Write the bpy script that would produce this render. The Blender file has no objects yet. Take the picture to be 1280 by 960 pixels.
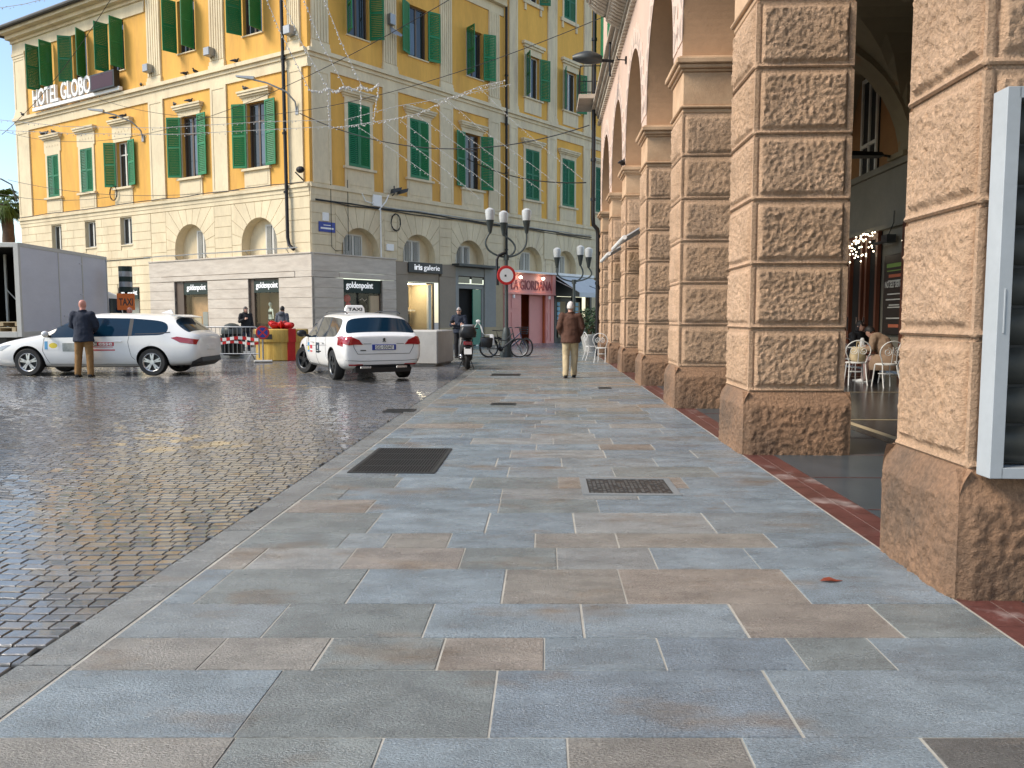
import bpy, bmesh, math, random
from mathutils import Vector, Matrix, noise, Euler
from mathutils.bvhtree import BVHTree
R=math.radians; rnd=random.Random(7)
scn=bpy.context.scene; COL=scn.collection
V=Vector
I4=Matrix.Identity(4)
def frame(o,x,z=(0,0,1)):
    x=V(x).normalized(); z=V(z); y=z.cross(x); m=Matrix((x,y,z)).transposed().to_4x4(); m.translation=V(o); return m
def loc(x,y,z=0,rz=0): return Matrix.Translation((x,y,z))@Matrix.Rotation(rz,4,'Z')
class MB:
    """collects shapes, then links them as ONE mesh object"""
    def __init__(s,T=None): s.v=[];s.f=[];s.m=[];s.T=T or I4;s.mi=0;s.col=None;s.cols=[]
    def add(s,vs,fs):
        b=len(s.v); T=s.T
        s.v.extend([T@V(p) for p in vs])
        for f in fs: s.f.append([b+i for i in f]); s.m.append(s.mi); s.cols.append(s.col)
        return s
    def quad(s,a,b,c,d): return s.add([a,b,c,d],[(0,1,2,3)])
    def box(s,x0,x1,y0,y1,z0,z1):
        return s.add([(x0,y0,z0),(x1,y0,z0),(x1,y1,z0),(x0,y1,z0),(x0,y0,z1),(x1,y0,z1),(x1,y1,z1),(x0,y1,z1)],
         [(0,3,2,1),(4,5,6,7),(0,1,5,4),(1,2,6,5),(2,3,7,6),(3,0,4,7)])
    def prism(s,poly,y0,y1):
        """polygon in x,z extruded along y"""
        n=len(poly); vs=[(x,y0,z) for x,z in poly]+[(x,y1,z) for x,z in poly]
        return s.add(vs,[tuple(range(n)),tuple(range(2*n-1,n-1,-1))]+[(i,n+i,n+(i+1)%n,(i+1)%n) for i in range(n)])
    def flat(s,poly,z0,z1):
        n=len(poly); vs=[(x,y,z0) for x,y in poly]+[(x,y,z1) for x,y in poly]
        return s.add(vs,[tuple(range(n-1,-1,-1)),tuple(range(n,2*n))]+[(i,(i+1)%n,n+(i+1)%n,n+i) for i in range(n)])
    def loft(s,rings,cap=True,close=True):
        n=len(rings[0]); vs=[p for r in rings for p in r]; fs=[]
        for k in range(len(rings)-1):
            for i in range(n if close else n-1):
                j=(i+1)%n; fs.append((k*n+i,k*n+j,(k+1)*n+j,(k+1)*n+i))
        if cap: fs.append(tuple(range(n-1,-1,-1))); fs.append(tuple((len(rings)-1)*n+i for i in range(n)))
        return s.add(vs,fs)
    def tube(s,pts,r,n=6,closed=False,cap=True):
        pts=[V(p) for p in pts]; rr=r if isinstance(r,(list,tuple)) else [r]*len(pts); rings=[]; N=None; k=len(pts)
        for i,p in enumerate(pts):
            a=pts[(i-1)%k] if (i or closed) else p; b=pts[(i+1)%k] if (i<k-1 or closed) else p
            t=(b-a); t=t.normalized() if t.length>1e-9 else V((0,0,1))
            if N is None: N=t.orthogonal().normalized()
            N=(N-t*N.dot(t)); N=N.normalized() if N.length>1e-6 else t.orthogonal().normalized()
            B=t.cross(N); rings.append([p+(N*math.cos(2*math.pi*j/n)+B*math.sin(2*math.pi*j/n))*rr[i] for j in range(n)])
        if closed: rings.append(rings[0]); cap=False
        return s.loft(rings,cap)
    def cyl(s,p0,p1,r,r1=None,n=16): return s.tube([p0,p1],[r,r if r1 is None else r1],n)
    def lathe(s,prof,n=24,axis='z',c=(0,0,0),cap=True):
        rings=[]
        for r,z in prof:
            ring=[]
            for j in range(n):
                a=2*math.pi*j/n; x,y=r*math.cos(a),r*math.sin(a)
                ring.append({'z':(c[0]+x,c[1]+y,c[2]+z),'y':(c[0]+x,c[1]+z,c[2]+y),'x':(c[0]+z,c[1]+x,c[2]+y)}[axis])
            rings.append(ring)
        return s.loft(rings,cap)
    def ball(s,c,r,n=10,m=8):
        rx,ry,rz=r if isinstance(r,(tuple,list)) else (r,r,r); rings=[]
        for i in range(m+1):
            a=math.pi*i/m; q=max(math.sin(a),1e-3)
            rings.append([(c[0]+rx*q*math.cos(2*math.pi*j/n),c[1]+ry*q*math.sin(2*math.pi*j/n),c[2]-rz*math.cos(a)) for j in range(n)])
        return s.loft(rings)
    def mesh(s,me,M=I4):
        return s.add([M@v.co for v in me.vertices],[tuple(p.vertices) for p in me.polygons])
    def text(s,t,w=None,h=None,depth=.02,M=I4,bold=0,align='CENTER',space=1.0,size=1.0):
        """writing, x to the right, z up, thickness along y; fitted to width w and height h"""
        c=bpy.data.curves.new('t','FONT'); c.body=t; c.size=size; c.offset=bold; c.align_x='LEFT'; c.space_character=space; c.resolution_u=3
        o=bpy.data.objects.new('t',c); me=o.to_mesh()
        vs=[v.co.copy() for v in me.vertices]; fs=[tuple(p.vertices) for p in me.polygons]
        o.to_mesh_clear(); bpy.data.objects.remove(o); bpy.data.curves.remove(c)
        if not vs: return s
        x0=min(v.x for v in vs);x1=max(v.x for v in vs);y0=min(v.y for v in vs);y1=max(v.y for v in vs)
        sx=w/(x1-x0) if w else None; sy=h/(y1-y0) if h else None
        sx=sx or sy; sy=sy or sx
        cx=(x0+x1)/2; n=len(vs)
        P=[M@V(((v.x-cx)*sx,0,(v.y-y0)*sy)) for v in vs]
        if depth:
            Q=[M@V(((v.x-cx)*sx,-depth,(v.y-y0)*sy)) for v in vs]
            from collections import Counter
            ec={}
            for f in fs:
                for a,b in zip(f,f[1:]+f[:1]):
                    k=(min(a,b),max(a,b)); ec[k]=(a,b) if k not in ec else None
            side=[(e[0],e[1],n+e[1],n+e[0]) for e in ec.values() if e]
            s.add(P+Q,[tuple(n+i for i in f) for f in fs]+side)
        else: s.add(P,fs)
        return s
    def build(s,name,mats,parent=None,smooth=None,bevel=0,world=False,recalc=True,M=None):
        """world=True: the vertices are in world space and get moved into the root's space"""
        me=bpy.data.meshes.new(name); vs=s.v
        if world and parent is not None:
            r=parent; off=V((0,0,0))
            while r is not None: off+=r.location; r=r.parent
            vs=[v-off for v in vs]
        me.from_pydata([tuple(v) for v in vs],[],s.f)
        for m in (mats if isinstance(mats,(list,tuple)) else [mats]): me.materials.append(m)
        me.polygons.foreach_set('material_index',s.m)
        if any(c is not None for c in s.cols):
            a=me.color_attributes.new('Col','FLOAT_COLOR','CORNER'); i=0
            buf=[]
            for f,c in zip(s.f,s.cols): buf.extend(list(c or (1,1,1))[:3]+[1.] if False else (list(c or (1,1,1))+[1.])*len(f))
            a.data.foreach_set('color',buf)
        if recalc or bevel:
            bm=bmesh.new(); bm.from_mesh(me)
            if bevel:
                bmesh.ops.remove_doubles(bm,verts=bm.verts,dist=1e-5)
                bmesh.ops.recalc_face_normals(bm,faces=bm.faces)
                ed=[e for e in bm.edges if len(e.link_faces)==2 and e.calc_face_angle(0)>.5]
                bmesh.ops.bevel(bm,geom=ed,offset=bevel,segments=1,affect='EDGES',clamp_overlap=True)
            bmesh.ops.recalc_face_normals(bm,faces=bm.faces); bm.to_mesh(me); bm.free()
        if smooth is not None:
            me.polygons.foreach_set('use_smooth',[True]*len(me.polygons)); me.set_sharp_from_angle(angle=R(smooth))
        o=bpy.data.objects.new(name,me); COL.objects.link(o)
        if parent is not None: o.parent=parent
        if M is not None: o.matrix_local=M
        return o
def tag(o,label=None,cat=None,group=None,kind=None):
    if label: o['label']=label
    if cat: o['category']=cat
    if group: o['group']=group
    if kind: o['kind']=kind
    return o
def thing(name,label,cat,p=(0,0,0),rz=0,group=None):
    o=bpy.data.objects.new(name,None); o.empty_display_size=.2; COL.objects.link(o); o.location=p; o.rotation_euler=(0,0,rz)
    return tag(o,label,cat,group)
KIDS={}
def copy_tree(o,parent=None):
    c=o.copy(); COL.objects.link(c); c.parent=parent
    for ch in [x for x in bpy.data.objects if x.parent==o]: copy_tree(ch,c)
    return c
def evaluated(mb_obj):
    dg=bpy.context.evaluated_depsgraph_get(); e=mb_obj.evaluated_get(dg)
    return bpy.data.meshes.new_from_object(e,depsgraph=dg)
def organic(mb,name,mat,parent,voxel=.016,it=4,extra=None,world=False,fold=0):
    """unite overlapping limbs into one continuous skin"""
    t=mb.build('tmp',mat); m=t.modifiers.new('r','REMESH'); m.mode='VOXEL'; m.voxel_size=voxel
    if it: sm=t.modifiers.new('s','SMOOTH'); sm.iterations=it; sm.factor=.5
    me=evaluated(t); bpy.data.objects.remove(t)
    if fold:
        nn=[v.normal.copy() for v in me.vertices]
        for v,nv in zip(me.vertices,nn): v.co+=nv*fold*(noise.noise(V((v.co.x*7+v.co.z*3,v.co.y*7,v.co.z*5)))+.6*noise.noise(v.co*16))
    b=MB(); b.mesh(me)
    if extra: b.v+=[V(q) for q in extra.v]; off=len(b.v)-len(extra.v); b.f+=[[off+i for i in f] for f in extra.f]; b.m+=extra.m; b.cols+=extra.cols
    bpy.data.meshes.remove(me)
    return b.build(name,mat,parent,smooth=60)
# ---------------------------------------------------------------- materials
def mat(name,col,rough=.7,metal=0,var=.15,vs=2.,bump=0,bs=30.,spec=.5,coat=0,emit=0,attr=False,col2=None,c2s=1.,c2t=.5,c2w=.1,stretch=None,rvar=0,det=6,dist=.02,speck=0,spk=60.,orand=0):
    m=bpy.data.materials.new(name); m.use_nodes=True; nt=m.node_tree; N=nt.nodes; Lk=nt.links; b=N['Principled BSDF']
    b.inputs['Roughness'].default_value=rough; b.inputs['Metallic'].default_value=metal; b.inputs['Specular IOR Level'].default_value=spec
    if coat: b.inputs['Coat Weight'].default_value=coat; b.inputs['Coat Roughness'].default_value=.05
    tc=N.new('ShaderNodeTexCoord'); mp=N.new('ShaderNodeMapping'); Lk.new(tc.outputs['Object'],mp.inputs[0])
    if stretch: mp.inputs['Scale'].default_value=stretch
    def nz(sc,d=det,r=.6):
        n=N.new('ShaderNodeTexNoise'); n.inputs['Scale'].default_value=sc; n.inputs['Detail'].default_value=d; n.inputs['Roughness'].default_value=r; Lk.new(mp.outputs[0],n.inputs['Vector']); return n.outputs[0]
    def mix(f,a,c,bt='MIX'):
        x=N.new('ShaderNodeMix'); x.data_type='RGBA'; x.blend_type=bt
        for k,val in ((0,f),(6,a),(7,c)):
            if hasattr(val,'is_linked'): Lk.new(val,x.inputs[k])
            elif k==0: x.inputs[0].default_value=val
            else: x.inputs[k].default_value=(*val,1)
        return x.outputs[2]
    def ramp(src,a,c):
        x=N.new('ShaderNodeMapRange'); x.inputs[1].default_value=a; x.inputs[2].default_value=c; Lk.new(src,x.inputs[0]); return x.outputs[0]
    c=None
    if attr:
        at=N.new('ShaderNodeVertexColor'); at.layer_name='Col'; c=mix(1.,at.outputs[0],col,'MULTIPLY')
    if col2 is not None: c=mix(ramp(nz(c2s),c2t-c2w,c2t+c2w),c if c is not None else col,col2)
    if var:
        f=ramp(nz(vs),.25,.75)
        lo=tuple(1-var for _ in range(3)); hi=tuple(1+var for _ in range(3))
        c=mix(1.,c if c is not None else col,mix(f,lo,hi),'MULTIPLY')
        f2=ramp(nz(vs*9),.2,.8); c=mix(1.,c,mix(f2,tuple(1-var*.6 for _ in range(3)),tuple(1+var*.6 for _ in range(3))),'MULTIPLY')
    if orand:
        oi=N.new('ShaderNodeObjectInfo'); c=mix(1.,c if c is not None else col,mix(oi.outputs['Random'],(1-orand,)*3,(1+orand,1+orand*.8,1+orand*.6)),'MULTIPLY')
    if speck:
        f3=ramp(nz(spk,2,.5),.3,.7); c=mix(1.,c,mix(f3,(1-speck,)*3,(1+speck,)*3),'MULTIPLY')
    if c is None: b.inputs['Base Color'].default_value=(*col,1)
    else: Lk.new(c,b.inputs['Base Color'])
    if rvar:
        x=N.new('ShaderNodeMapRange'); x.inputs[1].default_value=.3; x.inputs[2].default_value=.7; x.inputs[3].default_value=max(.02,rough-rvar); x.inputs[4].default_value=rough+rvar
        Lk.new(nz(vs*.7),x.inputs[0]); Lk.new(x.outputs[0],b.inputs['Roughness'])
    if bump:
        bp=N.new('ShaderNodeBump'); bp.inputs['Strength'].default_value=bump; bp.inputs['Distance'].default_value=dist
        Lk.new(nz(bs,8,.65),bp.inputs['Height']); Lk.new(bp.outputs[0],b.inputs['Normal'])
    if emit:
        b.inputs['Emission Color'].default_value=(*col,1); b.inputs['Emission Strength'].default_value=emit
    return m
def glassmat(name,tint=(.9,.95,.95),refl=.12,rough=.02):
    m=bpy.data.materials.new(name); m.use_nodes=True; nt=m.node_tree; N=nt.nodes; N.remove(N['Principled BSDF'])
    t=N.new('ShaderNodeBsdfTransparent'); t.inputs[0].default_value=(*tint,1); g=N.new('ShaderNodeBsdfGlossy'); g.inputs['Roughness'].default_value=rough
    lw=N.new('ShaderNodeLayerWeight'); lw.inputs[0].default_value=.5; mx=N.new('ShaderNodeMixShader'); pw=N.new('ShaderNodeMath'); pw.operation='POWER'; pw.inputs[1].default_value=4.5; nt.links.new(lw.outputs['Facing'],pw.inputs[0])
    ad=N.new('ShaderNodeMath'); ad.operation='MULTIPLY_ADD'; ad.inputs[1].default_value=.8; ad.inputs[2].default_value=refl; nt.links.new(pw.outputs[0],ad.inputs[0])
    nt.links.new(ad.outputs[0],mx.inputs[0]); nt.links.new(t.outputs[0],mx.inputs[1]); nt.links.new(g.outputs[0],mx.inputs[2])
    nt.links.new(mx.outputs[0],N['Material Output'].inputs[0]); return m
m={}
m['yellow']=mat('yellow_plaster',(.71,.39,.08),.85,var=.13,vs=.45,bump=.15,bs=25,col2=(.62,.335,.075),c2s=.5,c2t=.56,c2w=.07,stretch=(2.6,2.6,.5))
m['yellow2']=mat('pale_yellow_plaster',(.75,.415,.078),.85,var=.13,vs=.5,stretch=(2.6,2.6,.5),bump=.15,bs=25)
m['cream']=mat('cream_plaster',(.69,.585,.395),.85,var=.14,vs=.8,bump=.15,bs=25,stretch=(1.5,1.5,.6),col2=(.60,.49,.32),c2s=.6,c2t=.6,c2w=.12)
m['creamst']=mat('cream_stained',(.70,.59,.39),.85,var=.14,vs=1.2,bump=.2,bs=25,stretch=(3,3,.5),col2=(.57,.47,.33),c2s=.9,c2t=.58,c2w=.12)
m['trav']=mat('travertine',(.55,.485,.405),.5,var=.12,vs=1.6,bump=.12,bs=20,stretch=(1,1,5),col2=(.45,.385,.315),c2s=1.2,c2t=.55,c2w=.15)
m['green']=mat('green_shutter_paint',(.001,.165,.050),.45,var=.14,vs=2,orand=.16)
m['greend']=mat('weathered_green_paint',(.001,.14,.055),.55,var=.2,vs=2,orand=.2)
m['pane']=mat('dark_window_glass',(.014,.018,.022),.06,var=0,spec=.8)
m['panerefl']=mat('blue_pane_reflection',(.05,.08,.11),.04,var=.2,vs=.8,spec=1)
m['wframe']=mat('white_window_wood',(.62,.60,.54),.5,var=.08)
m['bframe']=mat('brown_window_wood',(.10,.07,.05),.5)
m['dark']=mat('dark_interior',(.012,.011,.010),.9,var=.2)
m['iron']=mat('wrought_iron',(.02,.02,.022),.45,metal=.6,var=.2)
m['darkmetal']=mat('dark_grey_metal',(.05,.055,.055),.45,metal=.4,var=.2)
m['zinc']=mat('zinc',(.30,.31,.32),.45,metal=.6,var=.15)
m['rooft']=mat('roof_slate',(.10,.10,.095),.7,var=.2)
m['white']=mat('white_paint',(.80,.79,.76),.45,var=.04)
m['black']=mat('black_paint',(.012,.012,.013),.4,var=.1)
m['redp']=mat('red_paint',(.55,.02,.02),.4,var=.05)
m['bluep']=mat('blue_paint',(.015,.04,.28),.4,var=.05)
m['signgreen']=mat('dark_green_sign',(.004,.018,.012),.6,var=.05)
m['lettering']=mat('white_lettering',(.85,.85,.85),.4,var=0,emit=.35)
m['purple']=mat('purple_panel',(.032,.003,.022),.7,var=.1)
m['pink']=mat('pink_paint',(.68,.285,.25),.5,var=.06)
m['pinkd']=mat('pink_letters',(.26,.055,.06),.5,var=.05)
m['orangei']=mat('orange_interior',(.42,.10,.03),.7,var=.2)
m['greyp']=mat('grey_plaster',(.27,.27,.25),.7,var=.10,vs=.8,bump=.1)
m['taupe']=mat('taupe_plaster',(.29,.24,.18),.7,var=.10,vs=.8,bump=.1)
m['ochre']=mat('ochre_stone',(.42,.33,.2),.7,var=.14,vs=1.5)
m['beige']=mat('beige_panel',(.50,.38,.24),.7,var=.1)
m['awning']=mat('grey_white_canvas',(.60,.62,.63),.8,var=.06)
m['glass']=glassmat('shop_glass',refl=.03)
m['lamp']=mat('lit_lamp',(1.,.86,.62),.5,var=0,emit=10)
m['fairy']=mat('lit_fairy_bulb',(1.,.85,.6),.5,var=0,emit=5)
m['stone']=mat('pier_stone',(.56,.375,.245),.85,var=.22,vs=2.2,bump=.9,bs=55,col2=(.47,.30,.18),c2s=1.0,c2t=.52,c2w=.2,dist=.03,speck=.16,spk=45)
m['stonesm']=mat('pier_dressed_stone',(.58,.39,.24),.8,var=.16,vs=2.5,bump=.35,bs=40,col2=(.46,.285,.165),c2s=1.6,c2t=.55,c2w=.15)
m['stonebase']=mat('pier_base_stone',(.36,.205,.115),.75,var=.25,vs=2.6,bump=.8,bs=40,col2=(.13,.085,.055),c2s=1.3,c2t=.50,c2w=.16,dist=.03,speck=.2,spk=40)
m['pinkwall']=mat('pink_facade',(.62,.45,.355),.85,var=.08,vs=.8,bump=.15)
m['intrados']=mat('tan_plaster',(.50,.30,.17),.85,var=.10,vs=.9,bump=.25,bs=14)
m['pgrey']=mat('painted_grey',(.45,.36,.30),.85,var=.1)
m['pwhite']=mat('painted_white',(.66,.50,.41),.85,var=.06)
m['corn']=mat('weathered_cornice',(.42,.36,.29),.85,var=.25,vs=2,bump=.3,bs=18)
m['vault']=mat('vault_plaster',(.26,.22,.14),.9,var=.12,vs=.8,col2=(.30,.16,.07),c2s=1.3,c2t=.68,c2w=.05)
m['orwall']=mat('orange_wall',(.27,.135,.05),.85,var=.15,vs=.7)
m['bandst']=mat('grey_beige_stone',(.20,.185,.145),.75,var=.14,vs=1.2)
m['wood']=mat('red_brown_wood',(.13,.04,.02),.4,var=.25,vs=3,stretch=(6,6,.6))
m['conc']=mat('concrete',(.46,.45,.42),.85,var=.12,vs=2,bump=.2,bs=40)
m['rubber']=mat('rubber',(.012,.012,.012),.7,var=.2)
m['alloy']=mat('alloy_rim',(.55,.56,.57),.3,metal=.9,var=.05)
m['alloyd']=mat('dark_alloy_rim',(.10,.105,.11),.35,metal=.8,var=.05)
m['carpaint']=mat('white_car_paint',(.80,.80,.785),.28,var=.03,coat=.6)
m['carglass']=mat('tinted_car_glass',(.004,.022,.045),.03,var=0,spec=.4)
m['plastic']=mat('black_plastic',(.018,.018,.02),.5,var=.15)
m['tail']=mat('red_lamp_glass',(.33,.008,.012),.12,var=0,coat=1)
m['headl']=mat('clear_lamp_glass',(.30,.32,.34),.08,var=.2,coat=1)
m['skin']=mat('skin',(.52,.29,.21),.55,var=.08)
m['chrome']=mat('chrome',(.7,.7,.72),.12,metal=1,var=0)
def cloth(n,c,b=.3): return mat(n,c,.85,var=.15,vs=6,bump=b,bs=14,dist=.03)
# ---------------------------------------------------------------- where things stand
H=1.32
def nrm(x,y): l=math.hypot(x,y); return V((x/l,y/l,0))
KC=V((-8.31,33.45,0))                      # foot of the yellow corner
DL=V((-.851,.5252,0)).normalized(); DR=V((.6372,.7707,0)).normalized()
FL=frame(KC,-DL); FR=frame(KC,DR)            # x to the beholder's right, y into the wall, z up
SD=nrm(.041,1.0); SP=V((SD.y,-SD.x,0))       # along the arcade, and away from the street
A0=V((1.945,0,0))                            # the arcade front line at y=0
FA=frame(A0,SD)                              # x along the street (away), y to the LEFT (street), z up
def AP(s,d,z): return A0+SD*s+SP*d+V((0,0,z))
# ---------------------------------------------------------------- the ground
m['slab']=mat('quartzite_slabs',(1,1,1),.25,var=.34,vs=2.6,bump=.9,bs=70,attr=True,rvar=.13,stretch=(1.2,2.2,1),dist=.012,col2=(.19,.135,.085),c2s=1.0,c2t=.65,c2w=.10,spec=.9,speck=.30,spk=80)
m['mortar']=mat('pale_mortar',(.40,.38,.33),.8,var=.2,vs=4,bump=.3,bs=60)
m['cobble']=mat('cobblestone',(1,1,1),.15,var=.25,vs=5,bump=.25,bs=45,coat=.5,attr=True,rvar=.12,dist=.01,spec=1.)
m['joint']=mat('cobble_joint',(.095,.088,.075),.75,var=.35,vs=1.2,col2=(.40,.38,.34),c2s=.5,c2t=.60,c2w=.08,bump=.5,bs=50)
m['asph']=mat('far_ground',(.10,.095,.085),.7,var=.2,vs=.4)
m['redpave']=mat('red_paving',(.115,.042,.036),.35,var=.4,vs=5,col2=(.34,.27,.25),c2s=2.2,c2t=.62,c2w=.08,bump=.2,bs=40)
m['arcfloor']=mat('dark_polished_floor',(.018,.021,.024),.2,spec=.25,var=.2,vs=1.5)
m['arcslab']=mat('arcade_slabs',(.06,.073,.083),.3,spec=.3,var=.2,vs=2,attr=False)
m['kerb']=mat('grey_kerb_stone',(.20,.215,.22),.5,var=.12,vs=2,bump=.2,bs=50)
m['castiron']=mat('cast_iron',(.035,.035,.035),.45,metal=.3,var=.3,vs=12)
b=MB(); b.quad((-300,-60,-.06),(300,-60,-.06),(300,400,-.06),(-300,400,-.06))
tag(b.build('ground',m['asph'],recalc=False),kind='structure')
def xleft(y): return -1.81+.04*y if y<22.5 else max(-1.81+.04*y-(y-22.5)*1.1,-6.5)
def xright(y): return 1.94+.041*y
b=MB()
BL=(.205,.25,.28);BD=(.165,.205,.24);TN=(.23,.215,.19);GR=(.185,.208,.206);PK=(.25,.22,.19);TL=(.255,.262,.255);DK=(.13,.125,.115);GB=(.215,.245,.258)
rows=[(2.25,2.44,[(-.88,TN),(-.41,GR),(.17,BL),(.72,TN),(1.29,BL),(9,DK)]),
 (2.44,2.93,[(-.875,BL),(-.066,GR),(.935,BD),(9,BL)]),
 (2.93,3.24,[(-1.19,TN),(-.755,TN),(-.28,GR),(.126,PK),(.595,BL),(1.13,BD),(1.47,GR),(9,BL)]),
 (3.24,3.64,[(-1.04,GB),(-.37,GR),(.31,BL),(1.0,BL),(1.65,PK),(9,GR)]),
 (3.64,4.16,[(-1.48,BL),(-.77,GR),(-.04,BL),(.55,TN),(1.41,PK),(9,BL)]),
 (4.16,4.56,[(-1.42,TN),(-.906,TL),(-.28,PK),(.248,GR),(.785,TL),(1.333,BL),(9,BL)]),
 (4.56,4.88,[(-1.013,GR),(-.745,GB),(-.377,TN),(.137,BL),(.632,TN),(1.55,TN),(9,BL)]),
 (4.88,5.41,[(-.9,GR),(-.16,BL),(.406,BL),(1.285,TL),(9,GB)])]
r2=random.Random(11); y=5.41; pal=[BL,BL,BD,GR,GB,TN,TL,PK,GR,BL]
while y<52:
    h=r2.uniform(.3,.52); x=xleft(y)+r2.uniform(.2,.9); cells=[]
    R1=xright(y) if y<30 else 14
    warm=.0
    while x<R1-.35:
        c=pal[r2.randrange(10)]
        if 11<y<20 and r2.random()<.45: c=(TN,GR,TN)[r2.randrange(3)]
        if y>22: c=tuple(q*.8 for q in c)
        cells.append((x,c)); x+=r2.uniform(.55,1.35)
    cells.append((99,pal[r2.randrange(10)])); rows.append((y,y+h,cells)); y+=h
y=2.25
while y>-6:
    h=r2.uniform(.35,.5); x=xleft(y)+.6; cells=[]
    while x<xright(y)-.4: cells.append((x,pal[r2.randrange(10)])); x+=r2.uniform(.6,1.3)
    cells.append((99,BL)); rows.append((y-h,y,cells)); y-=h
holes=[(-1.42,-.62,6.81,8.15),(.53,1.30,5.93,6.60)]
for y0,y1,cells in rows:
    ym=(y0+y1)/2; xs=xleft(ym)+.02
    xe=xright(ym) if ym<30.2 else 14
    for xb,c in cells:
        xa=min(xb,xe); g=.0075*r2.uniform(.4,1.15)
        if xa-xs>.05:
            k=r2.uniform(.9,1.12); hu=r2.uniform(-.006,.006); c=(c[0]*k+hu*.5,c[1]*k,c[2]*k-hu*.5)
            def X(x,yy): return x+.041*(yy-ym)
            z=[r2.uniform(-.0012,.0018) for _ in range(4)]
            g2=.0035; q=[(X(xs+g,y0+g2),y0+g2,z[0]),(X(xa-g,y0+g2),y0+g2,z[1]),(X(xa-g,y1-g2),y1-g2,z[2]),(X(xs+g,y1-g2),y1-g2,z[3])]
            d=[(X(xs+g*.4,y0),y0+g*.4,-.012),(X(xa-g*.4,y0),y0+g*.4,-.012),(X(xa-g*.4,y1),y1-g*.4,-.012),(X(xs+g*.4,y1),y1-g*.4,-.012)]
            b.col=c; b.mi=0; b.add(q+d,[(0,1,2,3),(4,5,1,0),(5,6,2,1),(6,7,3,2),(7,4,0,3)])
        xs=xa
        if xs>=xe-.01: break
b.col=None; b.mi=1
ys=[-6,0,22.5]; b.quad((xleft(-6),-6,-.0028),(xright(-6),-6,-.0028),(xright(22.5),22.5,-.0028),(xleft(22.5),22.5,-.0028))
b.add([(xleft(22.5),22.5,-.0028),(xright(22.5),22.5,-.0028),(xright(30),30,-.0028),(14,30.2,-.0028),(14,54,-.0028),(-6.5,54,-.0028),(-6.5,27,-.0028)],[(0,1,2,3,4,5,6)])
tag(b.build('pavement',[m['slab'],m['mortar']],recalc=False),kind='structure')
# the flush border stone between slabs and cobbles
b=MB(); y=-4
while y<22.3:
    l=r2.uniform(.9,1.5); y1=min(y+l,22.4); k=r2.uniform(.85,1.1); b.col=(.195*k,.205*k,.20*k)
    b.add([(xleft(y+.01)-.20,y+.005,.001),(xleft(y+.01)+.005,y+.005,.001),(xleft(y1)+.005,y1-.005,.001),(xleft(y1)-.20,y1-.005,.001),
           (xleft(y)-.21,y,-.05),(xleft(y)+.01,y,-.05),(xleft(y1)+.01,y1,-.05),(xleft(y1)-.21,y1,-.05)],[(0,1,2,3),(4,5,1,0),(5,6,2,1),(6,7,3,2),(7,4,0,3)]); y=y1
tag(b.build('kerb',m['slab'],recalc=False),kind='structure')
# cobbles
b=MB(); r3=random.Random(5); y=1.2; row=0
vs=[];fs=[];cs=[]
while y<34:
    h=.088*(1+.05*math.sin(row*1.7)); xe=xleft(y)-.215; x0=-.70*y-1.8 if y<24 else -.70*y-1
    x=x0+r3.uniform(0,.12)
    while x<xe-.03:
        w=r3.uniform(.08,.145); x1=min(x+w,xe)
        wav=lambda xx:.16*math.sin(xx*.55+y*.15)+.07*math.sin(xx*1.7+1+y*.35)-.10*xx
        t=noise.noise(V((x*.35,y*.35,0)))
        k=r3.uniform(.75,1.25)*(1+.25*t); cc=(.122*k,.120*k,.117*k)
        if r3.random()<.22: cc=(.135*k,.115*k,.09*k)
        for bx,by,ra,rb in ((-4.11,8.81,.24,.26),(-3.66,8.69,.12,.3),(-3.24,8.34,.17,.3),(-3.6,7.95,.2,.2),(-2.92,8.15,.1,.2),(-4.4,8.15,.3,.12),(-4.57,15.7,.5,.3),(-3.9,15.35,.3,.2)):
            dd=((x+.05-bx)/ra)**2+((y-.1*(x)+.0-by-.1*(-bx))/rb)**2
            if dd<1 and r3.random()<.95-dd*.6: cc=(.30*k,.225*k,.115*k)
        g=.0022; o=len(vs); zj=r3.uniform(-.002,.002); tx=r3.uniform(-.018,.018); ty=r3.uniform(-.022,.022)
        xm=(x+x1)/2
        def P(xx,yy,z): return (xx,yy+wav(xx)+wav(xe)*0,z-.008+zj+(xx-xm)*tx+(yy-y-h/2)*ty)
        j=[r3.uniform(-.0025,.0025) for _ in range(8)]
        gy=.0055; C=[(x+g+j[0],y+gy+j[1]),(x1-g+j[2],y+gy+j[3]),(x1-g+j[4],y+h-gy+j[5]),(x+g+j[6],y+h-gy+j[7])]
        ins=lambda p,q:(p[0]+(xm-p[0])*q*.45,p[1]+(y+h/2-p[1])*q)
        if xe-x1<.5 and True:
            pass
        lv=[(0,-.014),(.06,-.0035),(.2,.0)] if y<16 else [(0,-.004),(.12,0)]
        for q,z in lv:
            for p in C: xx,yy=ins(p,q); vs.append(P(xx,yy,z))
        for a in range(len(lv)-1):
            for i in range(4): fs.append((o+a*4+i,o+a*4+(i+1)%4,o+a*4+4+(i+1)%4,o+a*4+4+i)); cs.append(cc)
        a=(len(lv)-1)*4; fs.append((o+a,o+a+1,o+a+2,o+a+3)); cs.append(cc)
        x=x1
    y+=h; row+=1
b.v=[V(p) for p in vs]; b.f=[list(f) for f in fs]; b.m=[0]*len(fs); b.cols=cs
b.mi=1; b.col=(.1,.1,.1); b.quad((-60,-20,-.0105),(xleft(-20)-.2,-20,-.0105),(xleft(36)-.2,36,-.0105),(-60,36,-.0105))
tag(b.build('road',[m['cobble'],m['joint']],recalc=False,smooth=None),kind='structure')
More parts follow.
